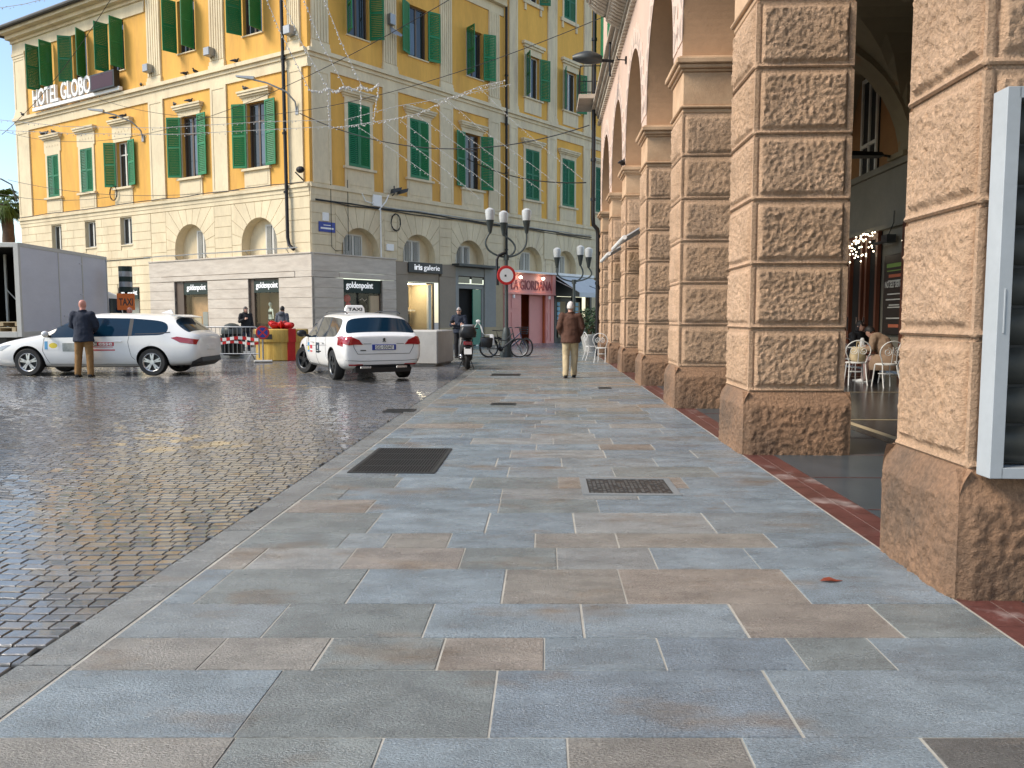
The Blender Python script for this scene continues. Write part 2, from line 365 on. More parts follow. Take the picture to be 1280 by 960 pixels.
# raised pavement round the yellow corner
c=V((-7.0,26.3,0)); p=[c, c+DR*6.5, KC+DR*9, KC+DL*22.5, c+DL*26]
b=MB(); b.flat([(q.x,q.y) for q in p],-.05,.12)
tag(b.build('kerb_pavement',m['kerb'],bevel=.02),kind='structure')
# under the arcade
b=MB(FA)
b.mi=0
for i in range(150): b.box(-6+i*.24+.003,-6+(i+1)*.24-.003,-.15,-.004,-.03,.002); b.box(-6+i*.24+.123,-6+(i+1)*.24+.117,-.296,-.156,-.03,.0025)
b.mi=3; b.box(-6,30.1,-.302,.0,-.03,-.001)
b.mi=1; b.box(-6,30.1,-1.75,-.304,-.03,.001)
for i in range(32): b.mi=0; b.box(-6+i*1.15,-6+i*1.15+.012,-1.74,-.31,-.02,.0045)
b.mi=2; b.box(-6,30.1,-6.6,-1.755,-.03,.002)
b.mi=4; b.box(-6,30.1,-2.02,-1.93,-.02,.0062)
for i in range(9): b.mi=4; b.box(-6+i*4.13+.1,-6+i*4.13+.13,-6.5,-2.03,-.02,.0065)
tag(b.build('arcade_floor',[m['redpave'],m['arcslab'],m['arcfloor'],m['mortar'],m['ochre']]),kind='structure')
# iron in the ground
def grate(name,label,cat,x0,x1,y0,y1,kind,grp=None):
    t=thing(name,label,cat,((x0+x1)/2,(y0+y1)/2,0),-.041,grp); w=(x1-x0)/2; l=(y1-y0)/2
    f=MB(); fr=.035 if kind=='bars' else .05
    for a in ((-w,w,-l,-l+fr),(-w,w,l-fr,l),(-w,-w+fr,-l+fr,l-fr),(w-fr,w,-l+fr,l-fr)): f.box(a[0],a[1],a[2],a[3],-.02,.009)
    f.build('frame',m['castiron'] if kind!='plate' else m['kerb'],t)
    g=MB()
    if kind=='bars':
        g.mi=1; g.box(-w+fr,w-fr,-l+fr,l-fr,-.02,.0028); g.mi=0; n=int((w-fr)*2/.026)  # dark plate stands in for the shade in the gaps between the bars
        for i in range(n): x=-w+fr+(i+.5)*(2*(w-fr)/n); g.box(x-.005,x+.005,-l+fr,l-fr,.001,.008)
        for q in (-.5,0,.5): g.box(-w+fr,w-fr,q*l-.012,q*l+.012,.001,.0075)
    else:
        g.mi=0; g.box(-w+fr,w-fr,-l+fr,l-fr,-.02,.004); g.mi=2; rr=random.Random(3)
        nx=int(w*2/.035); ny=int(l*2/.035)
        for i in range(1,nx-1):
            for j in range(1,ny-1):
                if rr.random()<.62: x=-w+fr*.5+(i+.5)*2*(w-fr*.5)/nx; y=-l+fr*.5+(j+.5)*2*(l-fr*.5)/ny; s=rr.uniform(.007,.012); g.box(x-s,x+s,y-s,y+s,.003,.008)
    g.build('grille' if kind=='bars' else 'cover_plate',[m['castiron'],m['dark'],mat('worn_iron',(.16,.16,.155),.4,metal=.5,var=.3)],t)
grate('drain_grate','large dark iron bar grate set in the slabs beside the cobbles','drain grate',-1.40,-.64,6.82,8.14,'bars')
grate('manhole_cover','speckled cast iron cover in a pale cement frame among the slabs','manhole cover',.55,1.29,5.94,6.59,'plate')
grate('drain_grate','wide dark grate in the paving in front of the parked scooter','drain grate',-.5,.2,18.9,19.6,'bars')
grate('drain_grate','small narrow grate in the middle of the pavement beyond the large grate','drain grate',-.33,.06,12.35,12.65,'bars')
grate('drain_grate','small iron grate lying in the cobbles at the pavement edge','drain grate',-1.86,-1.42,11.45,11.8,'bars')
grate('drain_grate','smallest grate in the slabs close to the arcade pillars','drain grate',1.68,1.93,15.35,15.65,'bars')
grate('drain_grate','narrow dark grate in the arcade floor behind the nearest pillar','drain grate',2.85,3.4,5.85,6.03,'bars')
b=MB(); pts=[(-.045,-.004,.004),(-.02,.016,.012),(.01,.018,.016),(.04,.006,.006),(.07,.0,.004),(.03,-.012,.005),(0,-.02,.013),(-.02,-.012,.008)]
b.loft([[(x,y,z) for x,y,z in pts],[(x,y,z+.003) for x,y,z in pts]])
o=b.build('leaf',mat('red_leaf',(.22,.045,.02),.6,var=.3,vs=20)); o.location=(1.60,3.95,.002); tag(o,'small fallen red brown leaf on the blue slabs by the nearest pillar','leaf')
# ---------------------------------------------------------------- the two yellow buildings
class Face:
    """a facade: x to the right along it, y into the wall, z up"""
    def __init__(s,Fm,sg): s.F=Fm; s.sg=sg
    def mb(s): return MB(s.F)
    def X(s,v): return s.sg*v
    def rng(s,a,c): a,c=s.sg*a,s.sg*c; return (min(a,c),max(a,c))
LFT=Face(FL,-1); RGT=Face(FR,1)
def wall(b,fc,s0,s1,z0,z1,holes=(),arches=(),depth=.3,d=0):
    """sheet with rectangular holes and round arches, reveals included. holes: (s0,s1,z0,z1); arches: (centre, r, zspring, zbottom)"""
    H_=[(*fc.rng(a,c),e,f) for a,c,e,f in holes]+[(fc.X(c)-r,fc.X(c)+r,zb,zs+r) for c,r,zs,zb in arches]
    x0,x1=fc.rng(s0,s1)
    xs=sorted({x0,x1,*[h[0] for h in H_],*[h[1] for h in H_]}); zs_=sorted({z0,z1,*[h[2] for h in H_],*[h[3] for h in H_]})
    xs=[x for x in xs if x0-1e-6<=x<=x1+1e-6]; zs_=[z for z in zs_ if z0-1e-6<=z<=z1+1e-6]
    for i in range(len(xs)-1):
        for j in range(len(zs_)-1):
            mx=(xs[i]+xs[i+1])/2; mz=(zs_[j]+zs_[j+1])/2
            if not any(h[0]<mx<h[1] and h[2]<mz<h[3] for h in H_):
                b.quad((xs[i],d,zs_[j]),(xs[i+1],d,zs_[j]),(xs[i+1],d,zs_[j+1]),(xs[i],d,zs_[j+1]))
    D=d+depth
    for a,c,e,f in [(*fc.rng(h[0],h[1]),h[2],h[3]) for h in holes]:
        b.quad((a,d,e),(a,D,e),(a,D,f),(a,d,f)); b.quad((c,d,e),(c,D,e),(c,D,f),(c,d,f)); b.quad((a,d,f),(c,d,f),(c,D,f),(a,D,f)); b.quad((a,d,e),(c,d,e),(c,D,e),(a,D,e))
    for c,r,zs,zb in arches:
        c=fc.X(c); n=20; ar=[(c+r*math.cos(math.pi*i/n),zs+r*math.sin(math.pi*i/n)) for i in range(n+1)]
        for i in range(n):
            (xa,za),(xb,zb_)=ar[i],ar[i+1]; b.quad((xa,d,za),(xa,d,zs+r),(xb,d,zs+r),(xb,d,zb_)); b.quad((xa,d,za),(xb,d,zb_),(xb,D,zb_),(xa,D,za))
        for sx in (c-r,c+r): b.quad((sx,d,zb),(sx,D,zb),(sx,D,zs),(sx,d,zs))
        b.quad((c-r,d,zb),(c+r,d,zb),(c+r,D,zb),(c-r,D,zb))
CB=thing('corner_building','yellow corner building with cream pilasters, green shutters and a rusticated ground floor','building',KC)
NB=thing('terraced_building','paler yellow taller house with green shutters adjoining the corner building on its far side','building',KC+DR*12.38)
KL,WL=[2.6,6.2,9.9],[14.77,18.15]
LW=[3.1,7.55]; LN=[12.72,15.8,18.9]
# ---- yellow walls
b=LFT.mb(); lo=[(c-.6,c+.6,7.85,10.62) for c in LW]+[(c-.53,c+.53,7.85,10.06) for c in LN]; up=[(c-.6,c+.6,13.45,15.78) for c in [3.2,7.6]+[12.9,16.05,19.25]]
wall(b,LFT,0,10.6,6.9,17.0,[h for h in lo+up if h[0]<10]); wall(b,LFT,10.6,22.4,6.9,15.8,[h for h in lo+up if h[0]>10])
b.T=FR; wall(b,RGT,0,12.38,6.9,17.0,[(c-.6,c+.6,7.9,10.62) for c in KL]+[(c-.6,c+.6,13.4,15.72) for c in [2.65,6.2,10.1]])
b.build('wall',m['yellow'],CB,world=True)
b=RGT.mb(); wall(b,RGT,12.38,40,6.9,21.6,[(c-.6,c+.6,7.9,10.62) for c in WL+[21.6]]+[(c-.6,c+.6,13.35,15.62) for c in [14.8,18.35]]+[(c-.55,c+.55,18.45,20.6) for c in [14.8,18.2]])
b.build('wall',m['yellow2'],NB,world=True)
# ---- ground floor and mezzanine
AR=[2.6,6.13,9.67]; AR2=[14.65,17.98]; AL=[3.1,7.75]
b=LFT.mb(); sm=[(c-.47,c+.47,5.05,6.38) for c in (12.65,15.72,18.86)]
wall(b,LFT,0,22.4,3.98,6.9,sm,[(c,1.12,4.62,4.0) for c in AL],.45)
wall(b,LFT,10.7,22.4,0,3.98,[(11.75,13.55,.3,2.95)],depth=.35)
b.T=FR; wall(b,RGT,0,12.38,3.98,6.9,(),[(c,1.06,4.27,4.0) for c in AR],.42)
b.build('base_wall',m['cream'],CB,world=True)
b=RGT.mb(); wall(b,RGT,12.38,40,3.98,6.9,(),[(c,1.03,4.32,4.0) for c in AR2]+[(21.6,1.25,4.3,0)][:0],.42)
wall(b,RGT,20.6,40,0,3.98,[(20.95,22.6,0,3.9)],depth=.6)
b.quad((20.9,.59,0),(22.7,.59,0),(22.7,.59,3.95),(20.9,.59,3.95))
b.build('base_wall',m['creamst'],NB,world=True)
# rustication: blocks standing proud of the joints
def rustic(b,fc,s0,s1,z0,z1,arches,W,keep=(),g=.022,t=.032):
    hz=(z1-z0)/max(1,round((z1-z0)/.43)); n=round((z1-z0)/hz)
    for k in range(n):
        za,zb=z0+k*hz,z0+(k+1)*hz; cuts=sorted([(c-W,c+W) for c,r,zs in arches]+[(a,c) for a,c,e,f in keep if e<zb-.02 and f>za+.02]); p=s0
        segs=[]
        for a,c in cuts:
            if a-p>.06: segs.append((p,a))
            p=max(p,c)
        if s1-p>.06: segs.append((p,s1))
        for a,c in segs:
            L=c-a; q=max(1,round(L/1.35)); st=(k%2)*.5
            e=[a]+[a+L*(i+(st if q>1 else 0))/q for i in range(1,q+1)]; e=[v for v in e if v<c-.08]+[c]
            for u,v in zip(e,e[1:]):
                x0,x1=fc.rng(u,v); b.box(x0+g/2,x1-g/2,-t,.0,za+g/2,zb-g/2)
    for c,r,zs in arches:
        cx=fc.X(c); N=11; top=z1
        def ob(th):
            cs,sn=math.cos(th),math.sin(th); l=1e9
            if abs(cs)>1e-6: l=min(l,W/abs(cs))
            if sn>1e-6: l=min(l,(top-zs)/sn)
            return l
        for i in range(N):
            a0,a1=math.pi*i/N,math.pi*(i+1)/N; q=.011; pa=[]
            sub=[a0+q/ r+(a1-a0-2*q/r)*j/4 for j in range(5)]
            inn=[(cx+r*math.cos(t_),zs+r*math.sin(t_)) for t_ in sub]; out=[]
            a0o=a0+q/ob(a0);a1o=a1-q/ob(a1)
            ths=[a0o+(a1o-a0o)*j/6 for j in range(7)]
            corner=[math.atan2(top-zs,W),math.pi-math.atan2(top-zs,W)]
            ths=sorted(ths+[t_ for t_ in corner if a0o<t_<a1o])
            out=[(cx+(ob(t_)-.01)*math.cos(t_),zs+(ob(t_)-.01)*math.sin(t_)) for t_ in ths]
            b.prism(inn+out[::-1],-t,0)
        if zs-z0>.12:
            for sg in (-1,1):
                x0,x1=sorted((cx+sg*r,cx+sg*(W-.01))); b.box(x0+.0,x1,-t,0,z0+.01,zs-.012)
b=LFT.mb()
rustic(b,LFT,.0,10.65,4.06,6.42,[(c,1.12,4.62) for c in AL],1.75)
rustic(b,LFT,10.67,22.4,3.98,6.42,[],1,[(c-.47,c+.47,5.05,6.38) for c in (12.65,15.72,18.86)])
rustic(b,LFT,10.78,22.4,.55,3.96,[],1,[(11.75,13.55,.3,2.95)])
b.T=FR; rustic(b,RGT,0,12.36,4.02,6.2,[(c,1.06,4.27) for c in AR],1.36)
b.build('rusticated_masonry',m['cream'],CB,world=True)
b=RGT.mb(); rustic(b,RGT,12.4,30,4.02,6.2,[(c,1.03,4.32) for c in AR2],1.34,[(13.0,0,0,0)][:0])
b.build('rusticated_masonry',m['creamst'],NB,world=True)
# ---- belts, pilasters, cornices
def bars(b,lst):
    for x0,x1,y0,y1,z0,z1 in lst: b.box(x0,x1,y0,y1,z0,z1)
b=LFT.mb(); e=.0
def belt(b,fc,s0,s1,prof,ret=0):
    x0,x1=fc.rng(s0,s1)
    for z0,z1,d in prof: b.box(x0,x1,-d,0,z0,z1)
low=[(6.44,6.62,.045),(6.62,6.80,.07),(6.80,6.92,.13),(6.92,7.0,.05)]
mid=[(11.62,11.72,.06),(11.72,12.05,.04),(12.05,12.2,.10),(12.2,12.36,.2)]
belt(b,LFT,0.01,22.45,low); belt(b,LFT,0.01,22.45,mid)
top1=[(17.0,17.45,.06),(17.45,17.8,.3),(17.8,18.1,.7),(18.1,18.25,.85)]
belt(b,LFT,10.62,22.45,[(15.8,16.0,.06),(16.0,16.35,.04),(16.35,16.5,.14),(16.5,16.7,.4),(16.7,16.9,.72)]); belt(b,LFT,-.85,10.65,top1)
b.T=FR; belt(b,RGT,-.02,12.38,[(6.22,6.5,.045),(6.5,6.8,.06),(6.8,6.95,.13),(6.95,7.0,.05)]); belt(b,RGT,-.05,12.38,mid); belt(b,RGT,-.1,12.3,[(17.003,17.453,.06),(17.453,17.803,.3),(17.803,18.103,.7),(18.103,18.253,.85)])
b.build('cornice',m['cream'],CB,world=True,bevel=.012)
b=RGT.mb(); belt(b,RGT,12.38,40,[(6.22,6.5,.045),(6.5,6.8,.06),(6.8,6.95,.13),(6.95,7.0,.05)]); belt(b,RGT,12.38,40,mid); belt(b,RGT,12.38,40,[(21.6,22,.1),(22,22.3,.5)])
b.build('cornice',m['creamst'],NB,world=True,bevel=.012)
def pilaster(fc,parent,s0,s1,z0,z1,fl,base=True,cap=False,mt='cream'):
    b=fc.mb(); x0,x1=fc.rng(s0,s1)
    if base: b.box(x0-.05,x1+.05,-.13,0,z0,z0+.18); b.box(x0-.025,x1+.025,-.10,0,z0+.18,z0+.34); z0+=.34
    if cap: b.box(x0-.05,x1+.05,-.13,0,z1-.15,z1); b.box(x0-.02,x1+.02,-.10,0,z1-.28,z1-.15); z1-=.28
    b.box(x0,x1,-.055,0,z0,z1)
    if fl:
        n=6; w=(x1-x0)/n
        for i in range(n): b.box(x0+i*w+w*.16,x0+(i+1)*w-w*.16,-.085,-.055,z0+.05,z1-.05)
    else:
        fr=.13; bars(b,[(x0,x0+fr,-.075,-.055,z0,z1),(x1-fr,x1,-.075,-.055,z0,z1),(x0+fr,x1-fr,-.075,-.055,z1-fr,z1),(x0+fr,x1-fr,-.075,-.055,z0,z0+fr)])
    b.build('pilaster',m[mt],parent,world=True)
for a,c in [(.3,1.12),(4.95,6.0),(9.4,10.5)]: pilaster(LFT,CB,a,c,7.0,11.62,0,False); pilaster(LFT,CB,a+.05,c-.05,12.36,17.0,1)
pilaster(LFT,CB,21.1,22.4,7.0,11.62,0,False); pilaster(LFT,CB,21.15,22.35,12.36,15.8,0,True,True)
for a,c in [(.14,1.08),(3.96,4.86),(7.57,8.46),(11.1,12.0)]: pilaster(RGT,CB,a,c,7.0,11.62,0,False); pilaster(RGT,CB,a+.04,c-.04,12.36,17.0,1)
for a,c in [(12.75,13.45),(16.12,16.97),(19.65,20.4),(23,23.8)]: pilaster(RGT,NB,a,c,7.0,11.62,0,False,False,'creamst'); pilaster(RGT,NB,a,c,12.36,21.6,0,True,False,'creamst')
# ---- roofs
b=MB()
def poly(ps,z0,z1): b.flat([(p.x,p.y) for p in ps],z0,z1)
q=[KC-DR*.8-DL*.8*0,KC+DL*10.7,KC+DL*10.7+DR*12.3,KC+DR*12.3]
oL=V((-.5252,-.851,0)); oR=V((.7707,-.6372,0))
k0=KC+oL*.95+oR*.95
poly([KC+oL*.95+oR*.9,KC+DL*10.7+oL*.95,KC+DL*10.7+DR*12,KC+DR*12.3,KC+DR*12.3+oR*.9],18.26,18.42)
b.build('roof',m['rooft'],CB,world=True)
b=MB(); a=KC+DL*10.7;c=KC+DL*23.4
vs=[a+oL*.85+V((0,0,16.92)),c+oL*.85+V((0,0,16.92)),c+DR*11+V((0,0,16.92)),a+DR*11+V((0,0,16.92)),a+DR*5+V((0,0,18.2)),c-DL*5+DR*5+V((0,0,18.2))]
b.add(vs,[(0,1,5,4),(1,2,5),(2,3,4,5),(3,0,4),(0,3,2,1)])
g0=a+oL*.9+V((0,0,16.93)); g1=c+oL*.9+V((0,0,16.93)); b.tube([g0,g1],.09,8); b.tube([g1,c+DR*8+V((0,0,16.93))],.09,8)
b.build('roof',m['rooft'],CB,world=True)
b=MB(); cc=KC+DL*16.3+DR*3; b.T=frame(cc,-DL); b.box(-.9,.9,-.5,.5,16.95,18.9); b.box(-1.0,1.0,-.6,.6,18.9,19.05)
b.build('chimney',m['cream'],CB,world=True)
b=MB(FR); b.box(12.38,40,-.4,11,22.3,22.45); b.build('roof',m['rooft'],NB,world=True)
# bodies behind the facades, so that no light passes through
b=MB(); b.flat([(p.x,p.y) for p in (KC+DL*10.5+DR*.6-DL*.0,KC+DL*22.35-oL*.6,KC+DL*22.35+DR*11,KC+DL*10.5+DR*11)],4.2,15.7)
b.build('rear_wall',m['yellow'],CB,world=True)
b=MB(); b.flat([(p.x,p.y) for p in (KC+(DL+DR)*.75,KC+DL*10.4-oL*.5,KC+DL*10.4+DR*11.5,KC+DR*12.3-oR*.5)],4.2,16.9); b.build('rear_wall',m['dark'],CB,world=True)
b=MB(); b.flat([(p.x,p.y) for p in (KC+DL*22.3-oL*.5,KC+DL*10.7-oL*1.3,KC+DL*10.7+DR*11,KC+DL*22.3+DR*11)],0,4.3); b.build('rear_wall',m['yellow'],CB,world=True)
b=MB(FR); b.box(12.4,39.9,.7,11,4.2,21.5); b.build('rear_wall',m['dark'],NB,world=True)
# ---- windows
def leaf_mesh(b,w,h,mt=0):
    """louvred leaf, hinge at x=0, spans +x, centred on y=0"""
    st=.07; b.box(0,st,-.02,.02,0,h); b.box(w-st,w,-.02,.02,0,h)
    for z0,z1 in ((0,.1),(h*.5-.04,h*.5+.04),(h-.08,h)): b.box(st,w-st,-.02,.02,z0,z1)
    for z0,z1 in ((.1,h*.5-.04),(h*.5+.04,h-.08)):
        n=int((z1-z0)/.075)
        for i in range(n):
            z=z0+(i+.5)*(z1-z0)/n; b.add([(st,-.016,z-.035),(w-st,-.016,z-.035),(w-st,.012,z+.03),(st,.012,z+.03),(st,-.008,z-.04),(w-st,-.008,z-.04),(w-st,.018,z+.025),(st,.018,z+.025)],
             [(0,1,2,3),(7,6,5,4),(0,4,5,1),(1,5,6,2),(2,6,7,3),(3,7,4,0)])
cache={}
def leafobj(w,h,mt):
    k=(w,h,mt)
    if k not in cache:
        b=MB(); leaf_mesh(b,w,h); o=b.build('shutter',m[mt]); cache[k]=o.data; bpy.data.objects.remove(o)
    return bpy.data.objects.new('shutter',cache[k])
def window(fc,parent,s,z0,w,h,style,angs=None,frm='wframe',pane='pane',hood=None,st='cream',leafmat='green',lit=None):
    """angs: opening angle of the left and right leaf in degrees, None = no leaf"""
    org=(fc.F@V((fc.X(s),0,z0)))-parent.location; M=fc.F.copy(); M.translation=org
    b=MB()
    if style=='lower':
        t=.17; bars(b,[(-w/2-t,-w/2,-.05,.02,-.02,h),(w/2,w/2+t,-.05,.02,-.02,h),(-w/2-t,w/2+t,-.05,.02,h,h+.15)])
        bars(b,[(-w/2-.28,w/2+.28,-.16,.25,-.12,-.02),(-w/2-.2,w/2+.2,-.05,0,7.0-z0,-.12),(-w/2-.08,w/2+.08,-.065,-.05,7.12-z0,-.24)])
        ht=11.12-z0; bars(b,[(-w/2-.25,w/2+.25,-.05,.0,h+.15,ht-.26),(-w/2-.3,w/2+.3,-.12,.0,ht-.26,ht-.18),(-w/2-.36,w/2+.36,-.2,0,ht-.18,ht-.08),(-w/2-.4,w/2+.4,-.24,0,ht-.08,ht)])
        zc=(h+.15+ht-.26)/2
        for i in range(5): x=-.52+i*.26; b.box(x-.04,x+.04,-.062,-.05,zc-.04,zc+.04)
    elif style=='hooded':
        t=.15; bars(b,[(-w/2-t,-w/2,-.05,.02,-.02,h),(w/2,w/2+t,-.05,.02,-.02,h),(-w/2-t,w/2+t,-.05,.02,h,h+.35),(-w/2-.25,w/2+.25,-.13,.0,h+.35,h+.47),(-w/2-.34,w/2+.34,-.2,0,h+.47,h+.62),(-w/2-.25,w/2+.25,-.14,.25,-.1,-.02),(-w/2-.15,w/2+.15,-.05,0,-.85,-.1)])
    elif style=='top':
        bars(b,[(-w/2-.13,-w/2,-.05,.02,0,h),(w/2,w/2+.13,-.05,.02,0,h),(-w/2-.3,w/2+.3,-.1,.2,-.2,0),(-w/2-.2,-w/2-.05,-.07,0,-.55,-.2),(w/2+.05,w/2+.2,-.07,0,-.55,-.2)])
    elif style=='upper': bars(b,[(-w/2-.06,w/2+.06,-.06,.25,-.05,0)])
    elif style=='plain': bars(b,[(-w/2-.05,w/2+.05,-.05,.3,-.06,0)])
    elif style=='lunette': pass
    y=.16 if style!='lunette' else .36
    f=MB(); q=.07
    if style in('plain',): x0=-w/2+.05
    fr=[(-w/2,-w/2+q,y,y+.06,0,h),(w/2-q,w/2,y,y+.06,0,h),(-w/2+q,w/2-q,y,y+.06,h-q,h),(-w/2+q,w/2-q,y,y+.06,0,q),(-.05,.05,y-.01,y+.05,q,h-q)]
    if style in('lower','lunette') : fr.append((-w/2+q,w/2-q,y+.002,y+.055,h*.72-.03,h*.72+.03)) if style=='lower' else None
    if style=='lunette':
        for i in range(1,6):
            for sg in (-1,1): x=sg*(.05+i*(w/2-.12)/6); fr.append((x-.008,x+.008,y-.03,y-.015,.05,h-.05))
    bars(f,fr)
    if not b.f: b=f; f=None
    ms=m[st] if f is not None else m[frm]
    o=b.build('window',ms,parent,M=M)
    if f is not None: f.build('sash',m[frm],o)
    p=MB(); p.box(-w/2,w/2,y+.025,y+.04,0,h); p.build('pane',m[pane],o)
    if lit:
        p=MB(); p.box(*lit,y+.02,y+.0245,.15,h*.68); p.build('curtain',m['panerefl'],o)  # light blue reflection on the pane, put into the colour of a thin panel
    if angs:
        lw=w/2-.005; lh=h-.03
        for sd,a in zip((-1,1),angs):
            if a is None: continue
            l=leafobj(round(lw if a<5 else lw+.06,3),round(lh,3),leafmat); COL.objects.link(l); l.parent=o; A=R(a)
            if sd<0: l.location=(-w/2+.0,-.035 if a<5 else -.075,.015); l.rotation_euler=(0,0,-A)
            else: l.location=(w/2,-.035 if a<5 else -.075,.015); l.rotation_euler=(0,0,math.pi+A)
    return o
for s,ang,lt in [(3.1,(158,176),(.0,.5)),(7.55,(152,174),(-.02,.35))]: window(LFT,CB,s,7.87,1.2,2.75,'lower',ang,frm='bframe',lit=(*lt,))
window(LFT,CB,12.72,7.87,1.06,2.19,'lower',(150,174)); 
for s in (15.8,18.9): window(LFT,CB,s,7.87,1.06,2.19,'lower',(0,0),leafmat='greend')
for s,ang in [(3.2,(112,95)),(7.6,(102,92)),(12.9,(100,88)),(16.05,(135,112)),(19.1,(100,90))]: window(LFT,CB,s,13.45,1.2,2.33,'upper',ang,frm='bframe')
for s in (12.65,15.72,18.86): window(LFT,CB,s,5.05,.94,1.33,'plain')
window(RGT,CB,2.6,7.92,1.2,2.7,'lower',(0,0)); window(RGT,CB,6.2,7.92,1.2,2.7,'lower',(0,0)); window(RGT,CB,9.9,7.92,1.2,2.7,'lower',(174,150),frm='bframe')
window(RGT,CB,2.65,13.42,1.2,2.3,'upper',(115,120),frm='bframe'); window(RGT,CB,6.2,13.42,1.2,2.3,'upper',(160,165),lit=(-.5,.1),frm='bframe'); window(RGT,CB,10.1,13.42,1.2,2.3,'upper',(105,150),frm='bframe')
window(RGT,NB,14.77,7.92,1.2,2.7,'lower',(0,0),st='creamst',leafmat='greend'); window(RGT,NB,18.15,7.92,1.2,2.7,'lower',(0,0),st='creamst',leafmat='greend'); window(RGT,NB,21.6,7.92,1.2,2.7,'lower',(0,0),st='creamst',leafmat='greend')
window(RGT,NB,14.8,13.38,1.2,2.24,'hooded',(125,160),st='creamst'); window(RGT,NB,18.35,13.38,1.2,2.24,'hooded',(140,155),st='creamst')
window(RGT,NB,14.8,18.45,1.1,2.15,'top',(150,140),st='creamst',leafmat='greend'); window(RGT,NB,18.2,18.45,1.1,2.15,'top',(0,0),st='creamst',leafmat='greend')
for c in AL: window(LFT,CB,c-.45,4.02,.95,1.45,'lunette')
for c in AR: window(RGT,CB,c-.12,4.03,1.05,1.05,'lunette')
for c in AR2: window(RGT,NB,c-.12,4.03,1.0,1.05,'lunette')
# walls closing the arched recesses
for c in AL: b=LFT.mb(); x=LFT.X(c); b.quad((x-1.2,.43,4.0),(x+1.2,.43,4.0),(x+1.2,.43,5.8),(x-1.2,.43,5.8)); b.build('arch_infill',m['cream'],CB,world=True)
for c in AR+AR2: b=RGT.mb(); b.quad((c-1.1,.41,4.0),(c+1.1,.41,4.0),(c+1.1,.41,5.4),(c-1.1,.41,5.4)); b.build('arch_infill',m['cream' if c<12 else 'creamst'],CB if c<12 else NB,world=True)
# ---- travertine shop front wrapping the corner
b=LFT.mb(); T=.16
def tcourses(b,fc,segs,zt=3.1,n=7,z0=.12,t=T):
    h=(zt-z0)/n
    for a,c in segs:
        x0,x1=fc.rng(a,c)
        for k in range(n):
            b.box(x0,x1,-t,0,z0+k*h+.009,z0+(k+1)*h-.009)
        b.box(x0,x1,-t+.022,0,z0,zt)
tcourses(b,LFT,[(-.16,1.8),(3.72,6.45),(8.85,10.72)])
x0,x1=LFT.rng(-.16,10.74); b.box(x0,x1,-T,0,3.36,4.06); b.box(x0,x1,-T-.04,0,4.06,4.12); 
for a,c in ((.82,9.82),): x0,x1=LFT.rng(a,c); b.box(x0,x1,-T-.02,0,3.12,3.34)
x0,x1=LFT.rng(-.15,.82); b.box(x0,x1,-T+.003,0,3.112,3.358); x0,x1=LFT.rng(9.82,10.72); b.box(x0,x1,-T+.003,0,3.112,3.358)
b.T=FR; tcourses(b,RGT,[(.0,1.52),(3.72,4.54)]); b.box(1.52,3.72,-T+.03,0,.12,.62)
b.box(.01,4.54,-T+.003,0,3.36,4.055); b.box(.01,4.56,-T-.04,0,4.058,4.118); b.box(1.3,3.95,-T-.02,0,3.122,3.342); b.box(.01,1.3,-T+.005,0,3.114,3.356); b.box(3.95,4.54,-T+.005,0,3.114,3.356)
b.build('shop_front',m['trav'],CB,world=True,bevel=.008)
# grey and pink shop fronts further on
b=RGT.mb(); b.mi=0
bars(b,[(4.56,5.3,-.12,0,0,3.42),(7.4,8.5,-.12,0,0.95,3.42),(4.56,5.28,-.14,0,3.42,4.0),(7.5,8.5,-.14,0,3.42,4.0),(5.3,7.4,-.05,.1,3.12,3.56)]); b.mi=1
bars(b,[(7.4,8.5,-.125,0,0,.95)]); b.mi=2
bars(b,[(8.5,8.72,-.12,0,0,3.95),(10.72,11.6,-.1,0,.95,3.95),(8.72,10.72,-.06,.05,3.52,3.95),(8.72,10.72,-.04,.05,3.06,3.14)]); b.mi=1; bars(b,[(10.72,12.2,-.105,0,0,.95),(11.6,12.2,-.1,0,.95,3.95)])
b.mi=3; bars(b,[(8.35,11.4,-.55,0,3.98,4.1)])
b.build('shop_front',[m['taupe'],m['ochre'],m['greyp'],m['darkmetal']],CB,world=True,bevel=.006)
b=RGT.mb(); b.mi=0
bars(b,[(12.23,13.7,-.10,0,0,2.8),(15.98,16.72,-.10,0,0,2.8),(12.23,16.72,-.10,0,2.8,3.88),(12.2,16.76,-.2,0,2.72,2.82),(12.35,12.62,-.15,0,.1,2.7),(16.35,16.62,-.15,0,.1,2.7),(12.2,12.5,-.18,0,2.82,3.88),(16.46,16.76,-.18,0,2.82,3.88)])
for z0,z1 in ((.2,.75),(.95,1.75),(1.95,2.55)): bars(b,[(12.85,13.5,-.125,-.1,z0,z1),(16.08,16.28,-.125,-.1,z0,z1)])
b.mi=1; bars(b,[(12.15,16.85,-.4,0,3.88,3.98)])
b.build('shop_front',[m['pink'],m['white']],NB,world=True,bevel=.008)
b=RGT.mb(); b.mi=1; bars(b,[(13.6,16.1,.9,1.0,0,2.9),(15.98,16.0,0,1,0,2.8)]); b.mi=0; b.box(14.75,15.95,.15,.2,0,2.72); b.mi=1; b.box(13.7,13.72,0,.9,0,2.8); b.box(13.6,16,.1,1,2.8,2.82)
b.build('door',[m['pink'],m['orangei']],NB,world=True)
